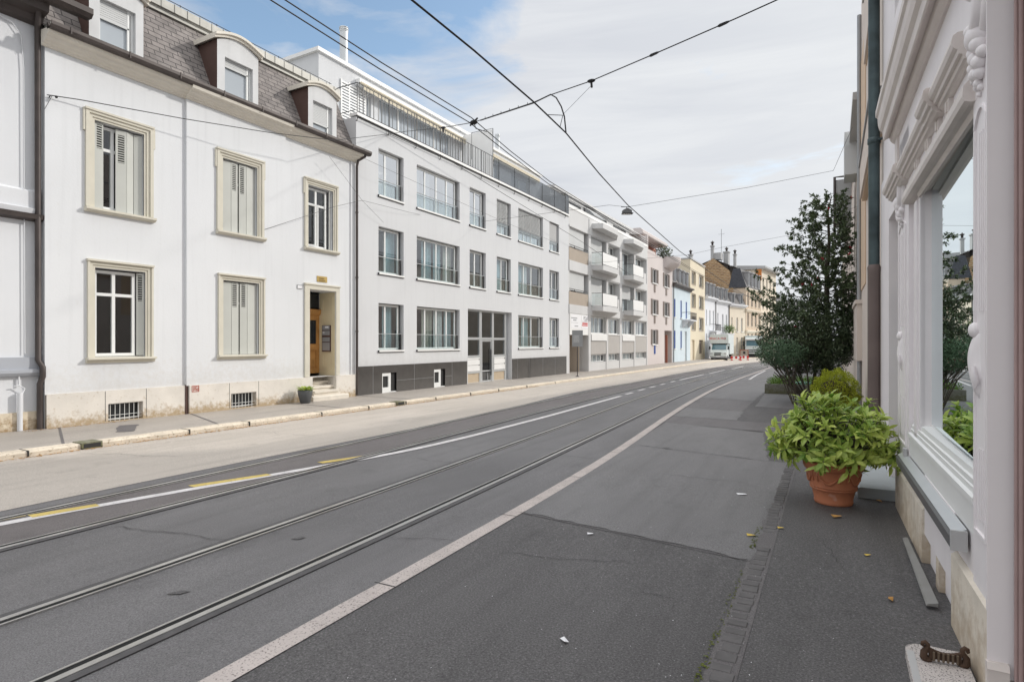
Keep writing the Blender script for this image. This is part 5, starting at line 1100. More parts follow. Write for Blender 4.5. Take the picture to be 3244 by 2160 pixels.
truck((-12.6, 76.0, gz(76, -.09)), R(1.5), 'small white box truck with red lettering over its cab, parked at the left kerb', 'luton')
truck((-10.45, 93.5, gz(93, -.09)), R(6), 'large pale cab-over box truck parked beyond the small lettered truck', 'cabover')
for i, (x, y, lab) in enumerate(((-11.2, 76.4, 'red and white striped barrier board standing nearest the small truck'), (-10.75, 79.6, 'red and white barrier board farther from the small truck'))):
    t = thing('barrier', lab, 'barrier', (x, y, gz(y, -.1)), 'striped barriers beside the truck'); f_ = Fr((x, y), (1, .35)); m = MB(); z = gz(y, -.1)
    for k in range(5):
        m.mi = k % 2; m.bx(f_, k * .26, k * .26 + .26, z + .22, z + .52, -.02, .02)
    part('board', m, [M['red'], M['paper']], t)
    for a in (.1, 1.15): m = MB(); m.bx(f_, a, a + .06, z, z + .22, -.02, .02); m.bx(f_, a - .05, a + .11, z, z + .12, -.3, .3); part('foot', m, M['red'], t)
t = thing('storage_box', 'brown metal box with dark red frame standing between the two trucks', 'box', (-11.9, 90.6, gz(90))); f_ = Fr((-12.0, 90.6), (1, .2)); z = gz(90, -.02)
m = MB(); m.bx(f_, 0, 1.15, z, z + 1.15, -1, 0); part('body', m, M['tan'], t); m = MB(); bars(m, f_, -.03, 1.18, z, z + 1.18, -.05, .04, .1); part('box_frame', m, M['terracotta_dk'], t); m = MB(); m.bx(f_, .45, .75, z + .55, z + .9, 0, .02); part('hatch', m, M['slot'], t)
# rod sign on the left pavement
t = thing('pole_sign', 'grey square sign on a thin pole on the left pavement', 'sign', (-12.85, 30.9, gz(30.9))); fs = Fr((-12.85, 30.9), (.875, .485)); z = gz(30.9)
m = MB(); m.tube([fs(0, z, 0), fs(0, z + 2.6, 0)], .025, 8); m.lathe(fs(0, 0, 0), [(.11, z), (.11, z + .03), (.03, z + .05)], 12); part('pole', m, M['iron'], t)
m = MB(); m.bx(fs, -.31, .31, z + 1.72, z + 2.66, .026, .05); sp = part('sign_panel', m, M['greymetal'], t)
m = MB(); rr = random.Random(9)
for q in range(4):
    x = -.22
    while x < .1:
        w_ = rr.uniform(.02, .06); m.bx(fs, x, x + w_, z + 1.98 + q * .1, z + 2.05 + q * .1, .05, .053); x += w_ + .02
part('lettering', m, M['blind'], sp)

SLAB = [(.565, 6.5, .0), (.60, 6.5, .0), (.632, 4.93, .002), (.565, 4.92, .002), (.57, 6.5, .012), (.605, 6.5, .018), (.636, 4.93, .03), (.572, 4.92, .016)]
# ================================================================ right: shop front
KS = -.018
FR = Fr((.76, 0), (KS, 1), (-1, KS))         # a = y along the wall, d out towards the street
t = thing('shop_building', 'lilac-white shop front with carved pilasters and a tall display window', 'shop', (.75, 6, 0))
m = MB(); SW = (4.22, 6.40, 1.06, 3.30); DW = (8.0, 8.95, -.05, 3.42)
WD = -.06
m.wall(FR, 3.80, 10.4, -.1, 4.2, [(*SW, .08), (DW[0], DW[1], -.1, DW[3], .5)], WD)
m.face([FR(3.80, -.1, WD), FR(3.80, 4.2, WD), FR(3.80, 4.2, -.9), FR(3.80, -.1, -.9)])
m.wall(FR, -6, 10.4, 4.2, 11, [(4.6, 5.9, 6.0, 8.2, .25), (7.6, 8.9, 6.0, 8.2, .25)], WD - .03)
m.shell(FR, -6, 10.4, 3.9, 11, WD - .03, -9); m.wall(FR, -6, 1.55, -.1, 4.2, (), WD)
part('wall', m, M['lilac'], t, fix=False)
m = MB(); m.room(FR, 4.0, 6.4, .6, 3.6, WD - .092, -3.4); m.room(FR, 7.9, 9.1, -.05, 3.5, WD - .5, -1.2); part('interior', m, M['interior'], t, fix=False)
# doorway nearest the camera: jamb, post and mouldings
m = MB(); m.bx(FR, 1.5, 3.78, -.1, 4.2, -.95, -.3); part('door_recess', m, M['lilac2'], t)
m = MB(); m.prof(Fr((FR(3.795, 0, 0).x, 3.795), (1, 0), (0, -1)), [(-.02, .12), (.0, .12), (.0, 4.1), (-.02, 4.1)], .0, .30); part('door_jamb', m, M['lilac'], t)
m = MB(); fj = Fr((FR(3.785, 0, 0).x, 3.785), (1, 0), (0, -1)); m.bx(fj, -.005, .085, .06, .17, -.02, .025); m.prof(fj, [(-.02, .17), (.03, .17), (.012, .2), (-.02, .2)], -.005, .085); part('jamb_base', m, M['lilac2'], t)
m = MB()
for x, r in ((.09, .008), (.108, .012), (.13, .010), (.15, .012)): m.tube([(.71 + x, 3.76, .12), (.71 + x, 3.76, 4.1)], r, 8)
part('jamb_moulding', m, M['jamb'], t, 'pinkish-brown jamb moulding at the picture edge')
# near and far pilasters
def pilaster(a0, a1, d, zb, zc, label=None):
    m = MB(); m.bx(FR, a0, a1, zb, 4.0, WD, d); w = a1 - a0; i0, i1 = a0 + w * .2, a1 - w * .2
    p = part('pilaster', m, M['lilac'], t, label)
    m = MB()
    for x0, x1 in ((i0 - .02, i0), (i1, i1 + .02)): m.bx(FR, x0, x1, zb + .35, 3.02, d, d + .012)
    m.bx(FR, i0 - .02, i1 + .02, zb + .33, zb + .35, d, d + .012)
    c = (i0 + i1) / 2; n = 8; arc = [(i0 - .02 + (i1 - i0 + .04) * k / n, 3.02 + .09 * math.sin(math.pi * k / n)) for k in range(n + 1)]
    for (x0, y0), (x1, y1) in zip(arc, arc[1:]): m.hexa([FR(x0, y0, d), FR(x1, y1, d), FR(x1, y1, d + .012), FR(x0, y0, d + .012), FR(x0, y0 + .02, d), FR(x1, y1 + .02, d), FR(x1, y1 + .02, d + .012), FR(x0, y0 + .02, d + .012)])
    for f in (.33, .5, .67): x = i0 + (i1 - i0) * f; m.bx(FR, x - .006, x + .006, zb + .42, 1.25, d, d + .006); m.bx(FR, x - .006, x + .006, 2.0, 2.98, d, d + .006)
    part('fluting', m, M['lilac'], p)
    # scroll capital: volute, leaves and a cluster of fruit
    k_ = min(1.0, w / .45); m = MB(); rr = random.Random(17); ks = .8 if zc > 3.6 else .66; ZR = lambda z: zc + (z - 3.57) * ks
    arc_ = lambda r, t0, t1, dd, q=22: [FR(c + r * math.cos(t0 + (t1 - t0) * k / q), zc + r * 1.05 * math.sin(t0 + (t1 - t0) * k / q), d + dd) for k in range(q + 1)]
    W_ = min(w * .46, .24)
    m.tube(arc_(W_ * .72, R(62), R(310), .03), [.030 + .012 * math.sin(math.pi * k / 22) for k in range(23)], 8)
    m.tube(arc_(W_ * .44, R(75), R(295), .012), [.022] * 23, 8); m.tube(arc_(W_ * .96, R(95), R(265), .008), [.02 + .008 * math.sin(math.pi * k / 22) for k in range(23)], 8)
    for th in (62, 310): m.blob(FR(c + W_ * .66 * math.cos(R(th)), zc + W_ * .68 * math.sin(R(th)), d + .03), .04, 10, 6)
    m.tube([FR(c + W_ * .1, zc + .02, d + .01), FR(c - W_ * .5, zc + .06, d + .035), FR(c - W_ * .9, zc + .02, d + .02)], [.025, .035, .015], 8)
    m.tube([FR(c + W_ * .2, zc + .09, d + .01), FR(c - W_ * .4, zc + .14, d + .03), FR(c - W_ * .85, zc + .11, d + .015)], [.015, .025, .012], 8)
    part('scroll', m, M['lilac'], p, 'carved scroll of the pilaster capital', fix=False)
    m = MB()
    for q in range(6): s = q / 5; m.tube([FR(c + W_ * (.98 - .25 * s), zc - .02 - .05 * s, d + .012), FR(c + W_ * (.78 - .4 * s), zc - .17, d + .02), FR(c + W_ * (.42 - .5 * s), zc - .30, d + .012)], [.010, .013, .005], 6)
    m.blob(FR(c - .01, ZR(3.36), d + .015), .095 * k_, 14, 10, (.8, 1.1, .9))
    for (x, z, r, dd) in ((.05, 3.28, .055, .03), (-.06, 3.29, .06, .035), (.10, 3.24, .04, .02), (-.11, 3.22, .045, .02), (.0, 3.22, .055, .035), (.06, 3.18, .05, .03), (-.06, 3.17, .055, .03), (.12, 3.16, .03, .015), (.02, 3.12, .05, .03), (-.05, 3.10, .045, .025), (.08, 3.10, .035, .02), (.0, 3.05, .035, .02), (.05, 3.04, .028, .015), (-.03, 3.01, .025, .012), (.02, 2.98, .02, .01)):
        m.blob(FR(c + x * k_, ZR(z), d + dd * .7), r * k_ * .85, 12, 8)
    part('fruit_carving', m, M['lilac'], p)
    m = MB(); cc = c + .10 * k_; m.blob(FR(cc + .03, 1.90, d + .01), .05 * k_, 12, 8, (.7, 1, 1)); rows = []
    for q in range(14):
        f = q / 13; z = 1.88 - .36 * f; b = .042 * math.sin(math.pi * min(1, f * 1.01)) ** .6; ww = (.085 * math.sin(math.pi * (.25 + .75 * f)) + .008) * k_; ca = cc + .03 * math.sin(f * 5)
        rows.append([FR(ca - ww, z, d), FR(ca - ww * .7, z, d + b * .8), FR(ca, z, d + b), FR(ca + ww * .7, z, d + b * .8), FR(ca + ww, z, d)])
    m.grid(rows, True); m.tube([FR(cc - .05, 1.70, d + .03), FR(cc - .07, 1.62, d + .025), FR(cc - .03, 1.56, d + .02)], [.008, .018, .006], 6)
    part('shaft_ornament', m, M['lilac'], p)
pilaster(3.81, 4.20, -.02, .44, 3.66); pilaster(6.95, 7.85, -.02, .44, 3.45)
# entablature
m = MB(); m.prof(FR, [(WD - .06, 3.20), (.0, 3.20), (.03, 3.21), (.04, 3.24), (.035, 3.30), (.0, 3.335), (WD, 3.34)], 4.15, 6.95); m.prof(FR, [(WD - .01, 3.165), (-.045, 3.165), (-.03, 3.20), (WD - .01, 3.20)], 4.2, 6.5); part('window_head', m, M['lilac2'], t)
m = MB(); m.bx(FR, 4.2, 6.95, 3.34, 3.45, WD - .02, -.015); part('frieze', m, M['lilac'], t)
LC = [(WD, 3.44), (.0, 3.44), (.015, 3.455), (.03, 3.46), (.035, 3.485), (.055, 3.49), (.06, 3.515), (.08, 3.53), (.09, 3.56), (.082, 3.60), (.06, 3.615), (WD, 3.62)]
m = MB(); m.prof(FR, LC, 4.16, 7.9); m.prof(FR, [(d + (.035 if d > WD else 0), z + .001) for d, z in LC], 5.0, 5.32, .3, .3); m.prof(FR, [(d + (.035 if d > WD else 0), z + .001) for d, z in LC], 6.9, 7.93); part('lower_cornice', m, M['lilac2'], t)
for a in (4.78, 5.16, 5.62, 6.2): m = MB(); m.bx(FR, a - .05, a + .05, 3.345, 3.438, -.015, .012); m.bx(FR, a - .018, a + .018, 3.36, 3.425, .012, .022); part('keystone', m, M['lilac2'], t)
m = MB(); m.bx(FR, 3.8, 8.0, 3.615, 4.14, WD - .05, -.02); part('fascia', m, M['lilac'], t)
m = MB(); m.bx(FR, 3.82, 4.2, 3.2, 4.14, WD, -.019); part('console_backing', m, M['lilac'], t)
m = MB(); m.prof(FR, [(WD - .1, 4.12), (.0, 4.12), (.02, 4.135), (.04, 4.16), (.05, 4.20), (.10, 4.17), (.11, 4.18), (.115, 4.27), (.13, 4.285), (.145, 4.30), (.16, 4.36), (.165, 4.44), (.185, 4.46), (.185, 4.53), (WD - .1, 4.62)], 2.5, 8.0); part('upper_cornice', m, M['lilac2'], t)
m = MB(); m.bx(FR, 7.72, 7.95, 3.6, 4.12, WD, .0); part('cornice_bracket', m, M['lilac2'], t)
for a0, a1 in ((4.6, 5.9), (7.6, 8.9)): window(t, FR, a0, a1, 6.0, 8.2, WD - .2, (.5,), (.7,), .08, gm='dglass')
# display window
m = MB(); bars(m, FR, SW[0], SW[1], SW[2], SW[3], WD - .09, WD - .070, .035); m.bx(FR, SW[0], SW[1] - .02, SW[3] - .03, SW[3], WD - .09, WD - .01); dw = part('display_window', m, M['frame'], t)
m = MB(); m.hexa([FR(a, z, WD - .026 - .040 * (a - SW[0]) / 2.2 - e) for z in (SW[2] + .04, SW[3] - .04) for a, e in ((SW[0] + .04, .006), (SW[1] - .04, .006), (SW[1] - .04, 0), (SW[0] + .04, 0))]); part('pane', m, M['shopglass'], dw)
m = MB(); m.prof(FR, [(WD - .1, .72), (-.022, .72), (-.022, .90), (-.010, .905), (-.010, .94), (-.03, .95), (-.03, .985), (-.038, .99), (-.038, 1.025), (-.052, 1.03), (-.056, 1.07), (WD - .1, 1.08)], 4.18, 6.9); part('sill_moulding', m, M['frame'], dw)
m = MB()
for x0, x1, d in ((6.40, 6.50, -.045), (6.50, 6.66, -.03), (6.66, 6.76, -.045)): m.bx(FR, x0, x1, .72, 3.15, WD - .02, d)
part('window_casing', m, M['lilac'], dw)
m = MB(); m.prof(FR, [(-.02, .585), (.06, .585), (.06, .65), (.045, .665), (-.02, .70)], 4.36, 7.22); rb = part('shutter_box', m, M['darkmetal'], t, 'long narrow metal casing below the display window')
m = MB(); m.bx(FR, 4.34, 4.36, .58, .70, -.02, .064); part('end_cap', m, M['greyfar'], rb); m = MB(); m.bx(FR, 6.95, 7.05, .69, .77, -.01, .02); part('bracket', m, M['greyfar'], rb)
m = MB(); m.hexa([FR(4.37, .702, -.02), FR(7.2, .702, -.02), FR(7.2, .668, .044), FR(4.37, .668, .044), FR(4.37, .708, -.02), FR(7.2, .708, -.02), FR(7.2, .674, .046), FR(4.37, .674, .046)]); part('top_strip', m, M['alu'], rb)  # paler metal on the casing's top than on its front
# plinth blocks, stall riser, basement opening
for a0, a1, z1 in ((3.80, 4.72, .47), (5.95, 7.9, .44)): m = MB(); m.prof(FR, [(-.2, -.1), (.0, -.1), (.0, z1 - .02), (-.03, z1), (-.2, z1)], a0, a1); part('plinth_block', m, M['stone_old2'], t, 'weathered cream plinth stone')
m = MB(); m.bx(FR, 4.72, 5.95, .22, .72, -.2, -.018); m.bx(FR, 3.82, 7.9, .46, .72, -.2, -.035); part('stall_riser', m, M['lilac'], t)
m = MB(); m.bx(FR, 4.72, 5.95, -.1, .22, -.3, -.16); part('basement_opening', m, M['slot'], t)
m = MB(); m.bx(FR, 5.3, 5.42, -.1, .24, -.16, -.02); part('basement_pier', m, M['stone_old2'], t)
# second doorway and its step
m = MB(); m.bx(FR, DW[0], DW[1], .12, DW[3], WD - .48, WD - .42); dd = part('shop_door', m, M['lilac2'], t); m = MB(); m.bx(FR, DW[0] + .2, DW[1] - .2, 1.0, 2.6, WD - .42, WD - .41); part('door_pane', m, M['dglass'], dd)
m = MB(); m.bx(FR, 8.95, 9.08, 0, 3.42, WD, -.03); m.bx(FR, 7.86, 9.08, 3.42, 3.56, WD, -.03); part('door_surround', m, M['lilac'], t)
m = MB(); m.prof(FR, [(-.5, -.1), (.36, -.1), (.36, .075), (.33, .095), (-.5, .095)], 8.12, 9.9); part('doorstep', m, M['stepblue'], t, 'blue-grey stone step behind the terracotta pot')
solo('loose_slab', (lambda m: (m.hexa(SLAB), m)[1])(MB()), M['concrete_lt'], 'narrow grey slab lying on the pavement against the shop plinth', 'slab')
# big downpipe
t = thing('downpipe', 'tall dark green drainpipe with a brown lower section on the right-hand wall', 'drainpipe', (.55, 10.35, 0))
m = MB(); m.lathe((.545, 10.45, 0), [(.075, 3.0), (.078, 6.0), (.075, 11)], 18); m.lathe((.545, 10.45, 0), [(.075, 4.86), (.088, 4.87), (.088, 4.95), (.075, 4.96)], 18); m.tube([(.545, 10.45, 4.9), (.66, 10.3, 4.9)], .02, 6); part('pipe', m, M['pipe'], t)
m = MB(); m.lathe((.545, 10.45, 0), [(.086, -.05), (.086, 2.9), (.09, 2.98), (.076, 3.02)], 18); part('standpipe', m, M['pipe_br'], t)
# ================================================================ peach building behind the pipe
t = thing('apartment_block', 'peach building with balcony bands behind the drainpipe and the tree', 'apartment block', (.75, 14, 0))
F2 = Fr((.66, 0), (0, 1), (-1, 0)); m = MB()
m.wall(F2, 10.4, 18.2, -.2, 10.9, [(11.5, 12.8, 6.6, 8.0, .3), (13.2, 14.6, 6.6, 8.0, .3), (11.5, 14.5, 4.0, 4.9, .3), (16, 17.4, 5.6, 7.2, .3)]); m.shell(F2, 10.4, 18.2, -.2, 10.9, 0, -9); part('wall', m, M['peach'], t, fix=False)
m = MB()
for a0, a1, z0, z1 in ((11.5, 12.8, 6.6, 8.0), (13.2, 14.6, 6.6, 8.0), (11.5, 14.5, 4.0, 4.9), (16, 17.4, 5.6, 7.2)): m.bx(F2, a0, a1, z0, z1, -.3, -.25)
part('pane', m, M['dglass'], t)
for z0, z1, d, a1 in ((8.1, 9.5, .06, 15.3), (5.05, 5.75, .14, 15.2)):
    m = MB(); m.bx(F2, 10.6, a1, z0, z1, 0, d); b = part('balcony_band', m, M['peach'], t); m = MB(); m.bx(F2, 10.6, a1 - .02, z0 - .05, z0, -.05, d - .04); part('soffit', m, M['peach2'], b); m = MB(); m.bx(F2, 10.6, a1 + .02, z1, z1 + .05, -.02, d + .03); part('coping', m, M['greymetal'], b)
m = MB(); m.bx(F2, 15.6, 18.2, 3.2, 9.2, 0.001, .02); part('ochre_strip', m, M['peach2'], t)
m = MB(); m.bx(F2, 17.7, 20.5, 1.35, 2.85, -.3, .12); m.bx(F2, 17.65, 20.6, 2.85, 2.95, -.3, .16); part('bay', m, M['peach'], t)
m = MB(); m.bx(F2, 18.0, 20.4, -.1, 1.35, -.3, .1); part('bay_base', m, M['peach'], t)
m = MB(); m.tube([F2(17.9, -.1, .06), F2(17.9, 10.5, .06)], .05, 8); part('downpipe', m, M['greymetal'], t)
t = thing('town_house', 'pale grey house with bracketed sign box beyond the peach building', 'house', (.7, 26, gz(26)))
m = MB(); m.wall(F2, 18.2, 44, -.4, 8.4, [(20 + k * 4, 21.2 + k * 4, z0, z0 + 1.7, .25) for k in range(6) for z0 in (1.2, 4.6)], -.02); m.shell(F2, 18.2, 44, -.4, 8.4, -.02, -9); part('wall', m, M['peach'], t, fix=False)
for k in range(6):
    for z0 in (1.2, 4.6): window(t, F2, 20 + k * 4, 21.2 + k * 4, z0, z0 + 1.7, -.2, (.5,), (), .07, gm='dglass')
m = MB(); m.bx(F2, 18.2, 44, 8.4, 8.6, -9, .2); part('roof', m, M['greyfar'], t)
m = MB(); m.bx(F2, 25.6, 27.2, 9.0 - .9, 9.95, .0, .62) if False else m.bx(F2, 22.0, 23.2, 7.35, 8.75, -.02, .34); part('sign_box', m, M['blind'], t, 'blank pale grey sign box on the wall')
m = MB(); m.bx(F2, 23.6, 24.8, 6.1, 7.6, .1, .58); br_ = part('canopy', m, M['greyfar'], t); m = MB(); m.tube([F2(23.6, 7.7, 0), F2(23.6, 7.7, .62), F2(23.6, 5.6, .62)], .05, 6); part('bracket', m, M['gutter'], br_)
for y0, y1, h, wm, lab in ((44, 62, 8.6, 'creamfar', 'cream house farther down the right side'), ):
    t = thing('town_house', lab, 'house', (.7, y0, gz(y0))); m = MB(); m.wall(F2, y0, y1, -.6, h, (), -.02); m.shell(F2, y0, y1, -.6, h, -.02, -9); part('wall', m, M[wm], t, fix=False)
# ================================================================ threshold slab and boot scraper in front of the near door
t = thing('doorstep', 'speckled granite doorstep with rounded corner at the bottom right', 'step', (.6, 3.6, 0)); pts_ = []
for k in range(7): th = math.pi / 2 * k / 6; pts_.append((.47 - .10 * math.sin(th), 4.10 + .10 * math.cos(th)))
base = [(.66, 4.20)] + pts_ + [(.36, 2.6), (.95, 2.6), (.95, 3.62), (.66, 3.62)]
m = MB(); m.prism([(x, y, -.05) for x, y in base], (0, 0, .085)); part('slab', m, M['granite_step'], t)
m = MB(); m.prism([(.372, 2.7, .034), (.40, 2.7, .034), (.41, 4.08, .034), (.374, 4.08, .034)], (0, 0, .004)); part('worn_edge', m, M['greyfar'], t)
t2 = thing('boot_scraper', 'rusty cast-iron boot scraper with curled ends on the granite doorstep', 'boot scraper', (.56, 4.0, .035))
fb = Fr((.452, 4.0), (1, .12)); L = .19; z0 = .035
m = MB(); rows = []
prof = [(f, .075 - .02 * math.sin(math.pi * f)) for f in [k / 12 for k in range(13)]]
m.grid([[fb(.02 + (L - .04) * f, z0 + .02, -.012), fb(.02 + (L - .04) * f, z0 + .02, .012), fb(.02 + (L - .04) * f, z0 + h, .009), fb(.02 + (L - .04) * f, z0 + h + .006, 0), fb(.02 + (L - .04) * f, z0 + h, -.009)] for f, h in prof], False, True); part('blade', m, M['rust'], t2)
for s, c in ((-1, .015), (1, L - .015)):
    sp = [fb(c + s * x, z0 + z, 0) for x, z in ((0, 0), (.018, .02), (.018, .048), (.002, .074), (.0, .092), (.012, .104), (.024, .098), (.026, .086), (.018, .080))]
    m = MB(); m.tube(sp, [.020, .022, .018, .014, .012, .012, .011, .010, .007], 10); m.blob(fb(c, z0 + .01, 0), .024, 10, 6, (1, 1, .5)); part('scroll_end', m, M['rust'], t2)
m = MB()
for k in range(6): x = .04 + k * .022; m.tube([fb(x, z0 + .012, .014), fb(x, z0 + .062, .016)], .0065, 6)
part('rib', m, M['rust_lt'], t2)

# ================================================================ plants
def leaves(name, mt, par, gen, n, seed, fold=.25, seg=2):
    """n leaves; gen(rnd) -> (position, direction, up, length, width)"""
    rnd = random.Random(seed); V = []; Fc = []; C = []
    for _ in range(n):
        g = gen(rnd)
        if g is None: continue
        p, d, up, ln, wd = g; d = d.normalized(); s = d.cross(up); s = s.normalized() if s.length > 1e-5 else d.orthogonal().normalized(); u = s.cross(d)
        i = len(V); c = rnd.random()
        if seg == 1:
            V += [p, p + d * ln * .5 + s * wd * .5 + u * wd * fold, p + d * ln, p + d * ln * .5 - s * wd * .5 + u * wd * fold]; Fc += [(i, i + 1, i + 2), (i, i + 2, i + 3)]; C += [c] * 4
        else:
            dr = u * (-ln * .22)
            V += [p, p + d * ln * .33 + s * wd * .46 + u * wd * fold, p + d * ln * .36, p + d * ln * .33 - s * wd * .46 + u * wd * fold,
                  p + d * ln * .70 + s * wd * .38 + u * wd * fold * .8 + dr * .35, p + d * ln * .72 + dr * .3, p + d * ln * .70 - s * wd * .38 + u * wd * fold * .8 + dr * .35, p + d * ln + dr]
            Fc += [(i, i+1, i+2), (i, i+2, i+3), (i+1, i+4, i+5, i+2), (i+2, i+5, i+6, i+3), (i+4, i+7, i+5), (i+5, i+7, i+6)]; C += [c] * 8
    me = bpy.data.meshes.new(name); me.from_pydata([tuple(v) for v in V], [], Fc); me.materials.append(M[mt])
    at = me.attributes.new('leaf', 'FLOAT', 'POINT'); at.data.foreach_set('value', C); me.update()
    o = bpy.data.objects.new(name, me); COL.objects.link(o)
    if par: o.parent = par; o.matrix_parent_inverse = Matrix.Translation(-par.location)
    return o
def rdir(r, up=0.0):
    v = Vector((r.gauss(0, 1), r.gauss(0, 1), r.gauss(0, 1) + up)); return v.normalized()
# terracotta pot with yellow-green leaves
PX, PY = .0, 7.72; pz = gz(7.7)
t = thing('plant_pot', 'terracotta pot with a garland relief, planted with a bushy yellow-green shrub', 'potted plant', (PX, PY, pz))
m = MB(); prof = [(.0, 0), (.195, 0), (.20, .012), (.205, .03), (.20, .04), (.222, .15), (.235, .165), (.245, .172), (.243, .182), (.236, .186), (.24, .192), (.25, .197), (.248, .207), (.243, .212), (.285, .385), (.292, .395), (.305, .40), (.318, .43), (.322, .475), (.316, .49), (.30, .492), (.285, .47), (.27, .40)]
m.lathe((PX, PY, pz), prof, 40); pot = part('pot', m, M['terracotta'], t, fix=False)
m = MB()
for c in (-1.75, -.55, .65, -2.9, 1.8):
    g = []
    for k in range(15):
        f = k / 14; th = c + (f - .5) * .86; z = .355 - .10 * math.sin(math.pi * f); r = .243 + (z - .212) * .243 + .004
        g.append((PX + r * math.cos(th), PY + r * math.sin(th), pz + z))
    m.tube(g, [.006 + .012 * math.sin(math.pi * k / 14) for k in range(15)], 6)
    for e in (-.45, .45):
        th = c + e; pts2 = []
        for k in range(6): z = .37 - .02 * k; r = .243 + (z - .212) * .243 + .004; pts2.append((PX + r * math.cos(th), PY + r * math.sin(th), pz + z))
        m.tube(pts2, [.006, .01, .008, .009, .014, .006], 6)
part('garland', m, M['terracotta'], pot, fix=False)
m = MB(); m.lathe((PX, PY, pz), [(0, .46), (.29, .45)], 24); part('soil', m, M['soil'], t)
tw = []; rnd = random.Random(31); m = MB(); cen = Vector((PX + .02, PY + .02, pz + .66))
AX = (.71, .60, .62)
for k in range(230):
    v = rdir(rnd, .25); 
    if v.z < -.42: v.z = -.42 + .2 * rnd.random(); v.normalize()
    e = Vector((v.x * AX[0], v.y * AX[1], v.z * (AX[2] if v.z > 0 else .34))) * rnd.uniform(.62, 1.03)
    if v.x > .5: e *= .88 + .25 * rnd.random() * (v.z < .3)
    p1 = cen + e; p0 = Vector((PX + e.x * .15, PY + e.y * .15, pz + .46)); mid = (p0 + p1) / 2 + Vector((e.x * .15, e.y * .15, .12))
    m.tube([p0, mid, p1], [.007, .005, .003], 4, False); tw.append((p1, (p1 - mid).normalized()))
part('stem', m, M['bark'], t, fix=False, kind='stuff')
def gen(r, st={'i': 0}):
    p, d = tw[(st['i'] // 11) % len(tw)]; j = st['i'] % 11; st['i'] += 1
    th = j * 2.4 + r.uniform(-.3, .3); e1 = d.orthogonal().normalized(); e2 = d.cross(e1); back = .12 * (j / 11) * r.uniform(.3, 1.6)
    out = (e1 * math.cos(th) + e2 * math.sin(th)) * r.uniform(.55, 1.0) + d * (.75 - j * .07) + Vector((0, 0, .16))
    k_ = r.choice((1, 1, .55, .8, 1.15)); return p - d * back, out, Vector((0, 0, 1)) * .7 + d * .6 + rdir(r) * .35, k_ * r.uniform(.10, .165), k_ * r.uniform(.040, .062)
leaves('foliage', 'leaf_pot', t, gen, 230 * 11, 5, .12)
# small grey pot by the door
t = thing('plant_pot', 'small dark grey pot with light green plant beside the house steps', 'potted plant', (-14.35, 12.62, gz(12.6)))
m = MB(); z = gz(12.6); m.lathe((-14.35, 12.62, z), [(0, 0), (.13, 0), (.15, .02), (.21, .26), (.225, .40), (.215, .41), (.20, .36)], 24); part('pot', m, M['potgrey'], t, fix=False)
m = MB(); m.lathe((-14.35, 12.62, z), [(0, .37), (.2, .36)], 16); part('soil', m, M['soil'], t)
leaves('foliage', 'leaf_pot', t, lambda r: ((lambda a, q: (Vector((-14.35 + q * math.cos(a), 12.62 + q * math.sin(a), z + .38 + r.uniform(0, .1))), Vector((math.cos(a), math.sin(a), r.uniform(.1, 1.2))), Vector((0, 0, 1)), r.uniform(.06, .14), r.uniform(.03, .05)))(r.uniform(0, 6.28), .2 * r.random() ** .5)), 230, 8, .15)
# trees: limbs grown from a trunk, leaf sprays along the twigs
def grow(mb, p, d, ln, r, depth, rnd, tips, up=.25, spread=.7, keep=None):
    n = 4; pts = [p]; q = p
    for k in range(n):
        d = (d + rdir(rnd) * .16 + Vector((0, 0, up * .12))).normalized(); q = q + d * ln / n; pts.append(q)
    if keep and not keep(q): return
    mb.tube(pts, [r * (1 - .5 * k / n) for k in range(n + 1)], 5 if r < .02 else 7, False)
    if depth <= 1: tips.append((pts, d))
    if depth == 0: return
    for k in range(rnd.choice((3, 3, 4))):
        j = rnd.randint(1, n); nd = (d + rdir(rnd) * spread).normalized(); grow(mb, pts[j], nd, ln * rnd.uniform(.5, .78), r * .52, depth - 1, rnd, tips, up, spread, keep)
TY = 22.2
t = thing('tree', 'tall evergreen tree with dark leaves and a few red flowers by the peach building', 'tree', (-.25, TY, gz(TY)))
rnd = random.Random(44); m = MB(); tips = []
trunk = [Vector((-.25, TY, gz(TY))), Vector((-.22, TY, 1.2)), Vector((-.18, TY + .02, 2.6)), Vector((-.20, TY, 4.0)), Vector((-.12, TY, 5.2)), Vector((-.16, TY - .05, 6.2)), Vector((-.05, TY, 6.75))]
m.tube(trunk, [.10, .095, .085, .07, .05, .03, .012], 9)
def crown_r(z): return interp([(1.0, 1.7), (1.8, 2.0), (2.7, 2.15), (3.6, 1.95), (4.4, 1.6), (5.2, 1.25), (5.9, .95), (6.5, .55), (7.0, .12)], z)
sprays = []
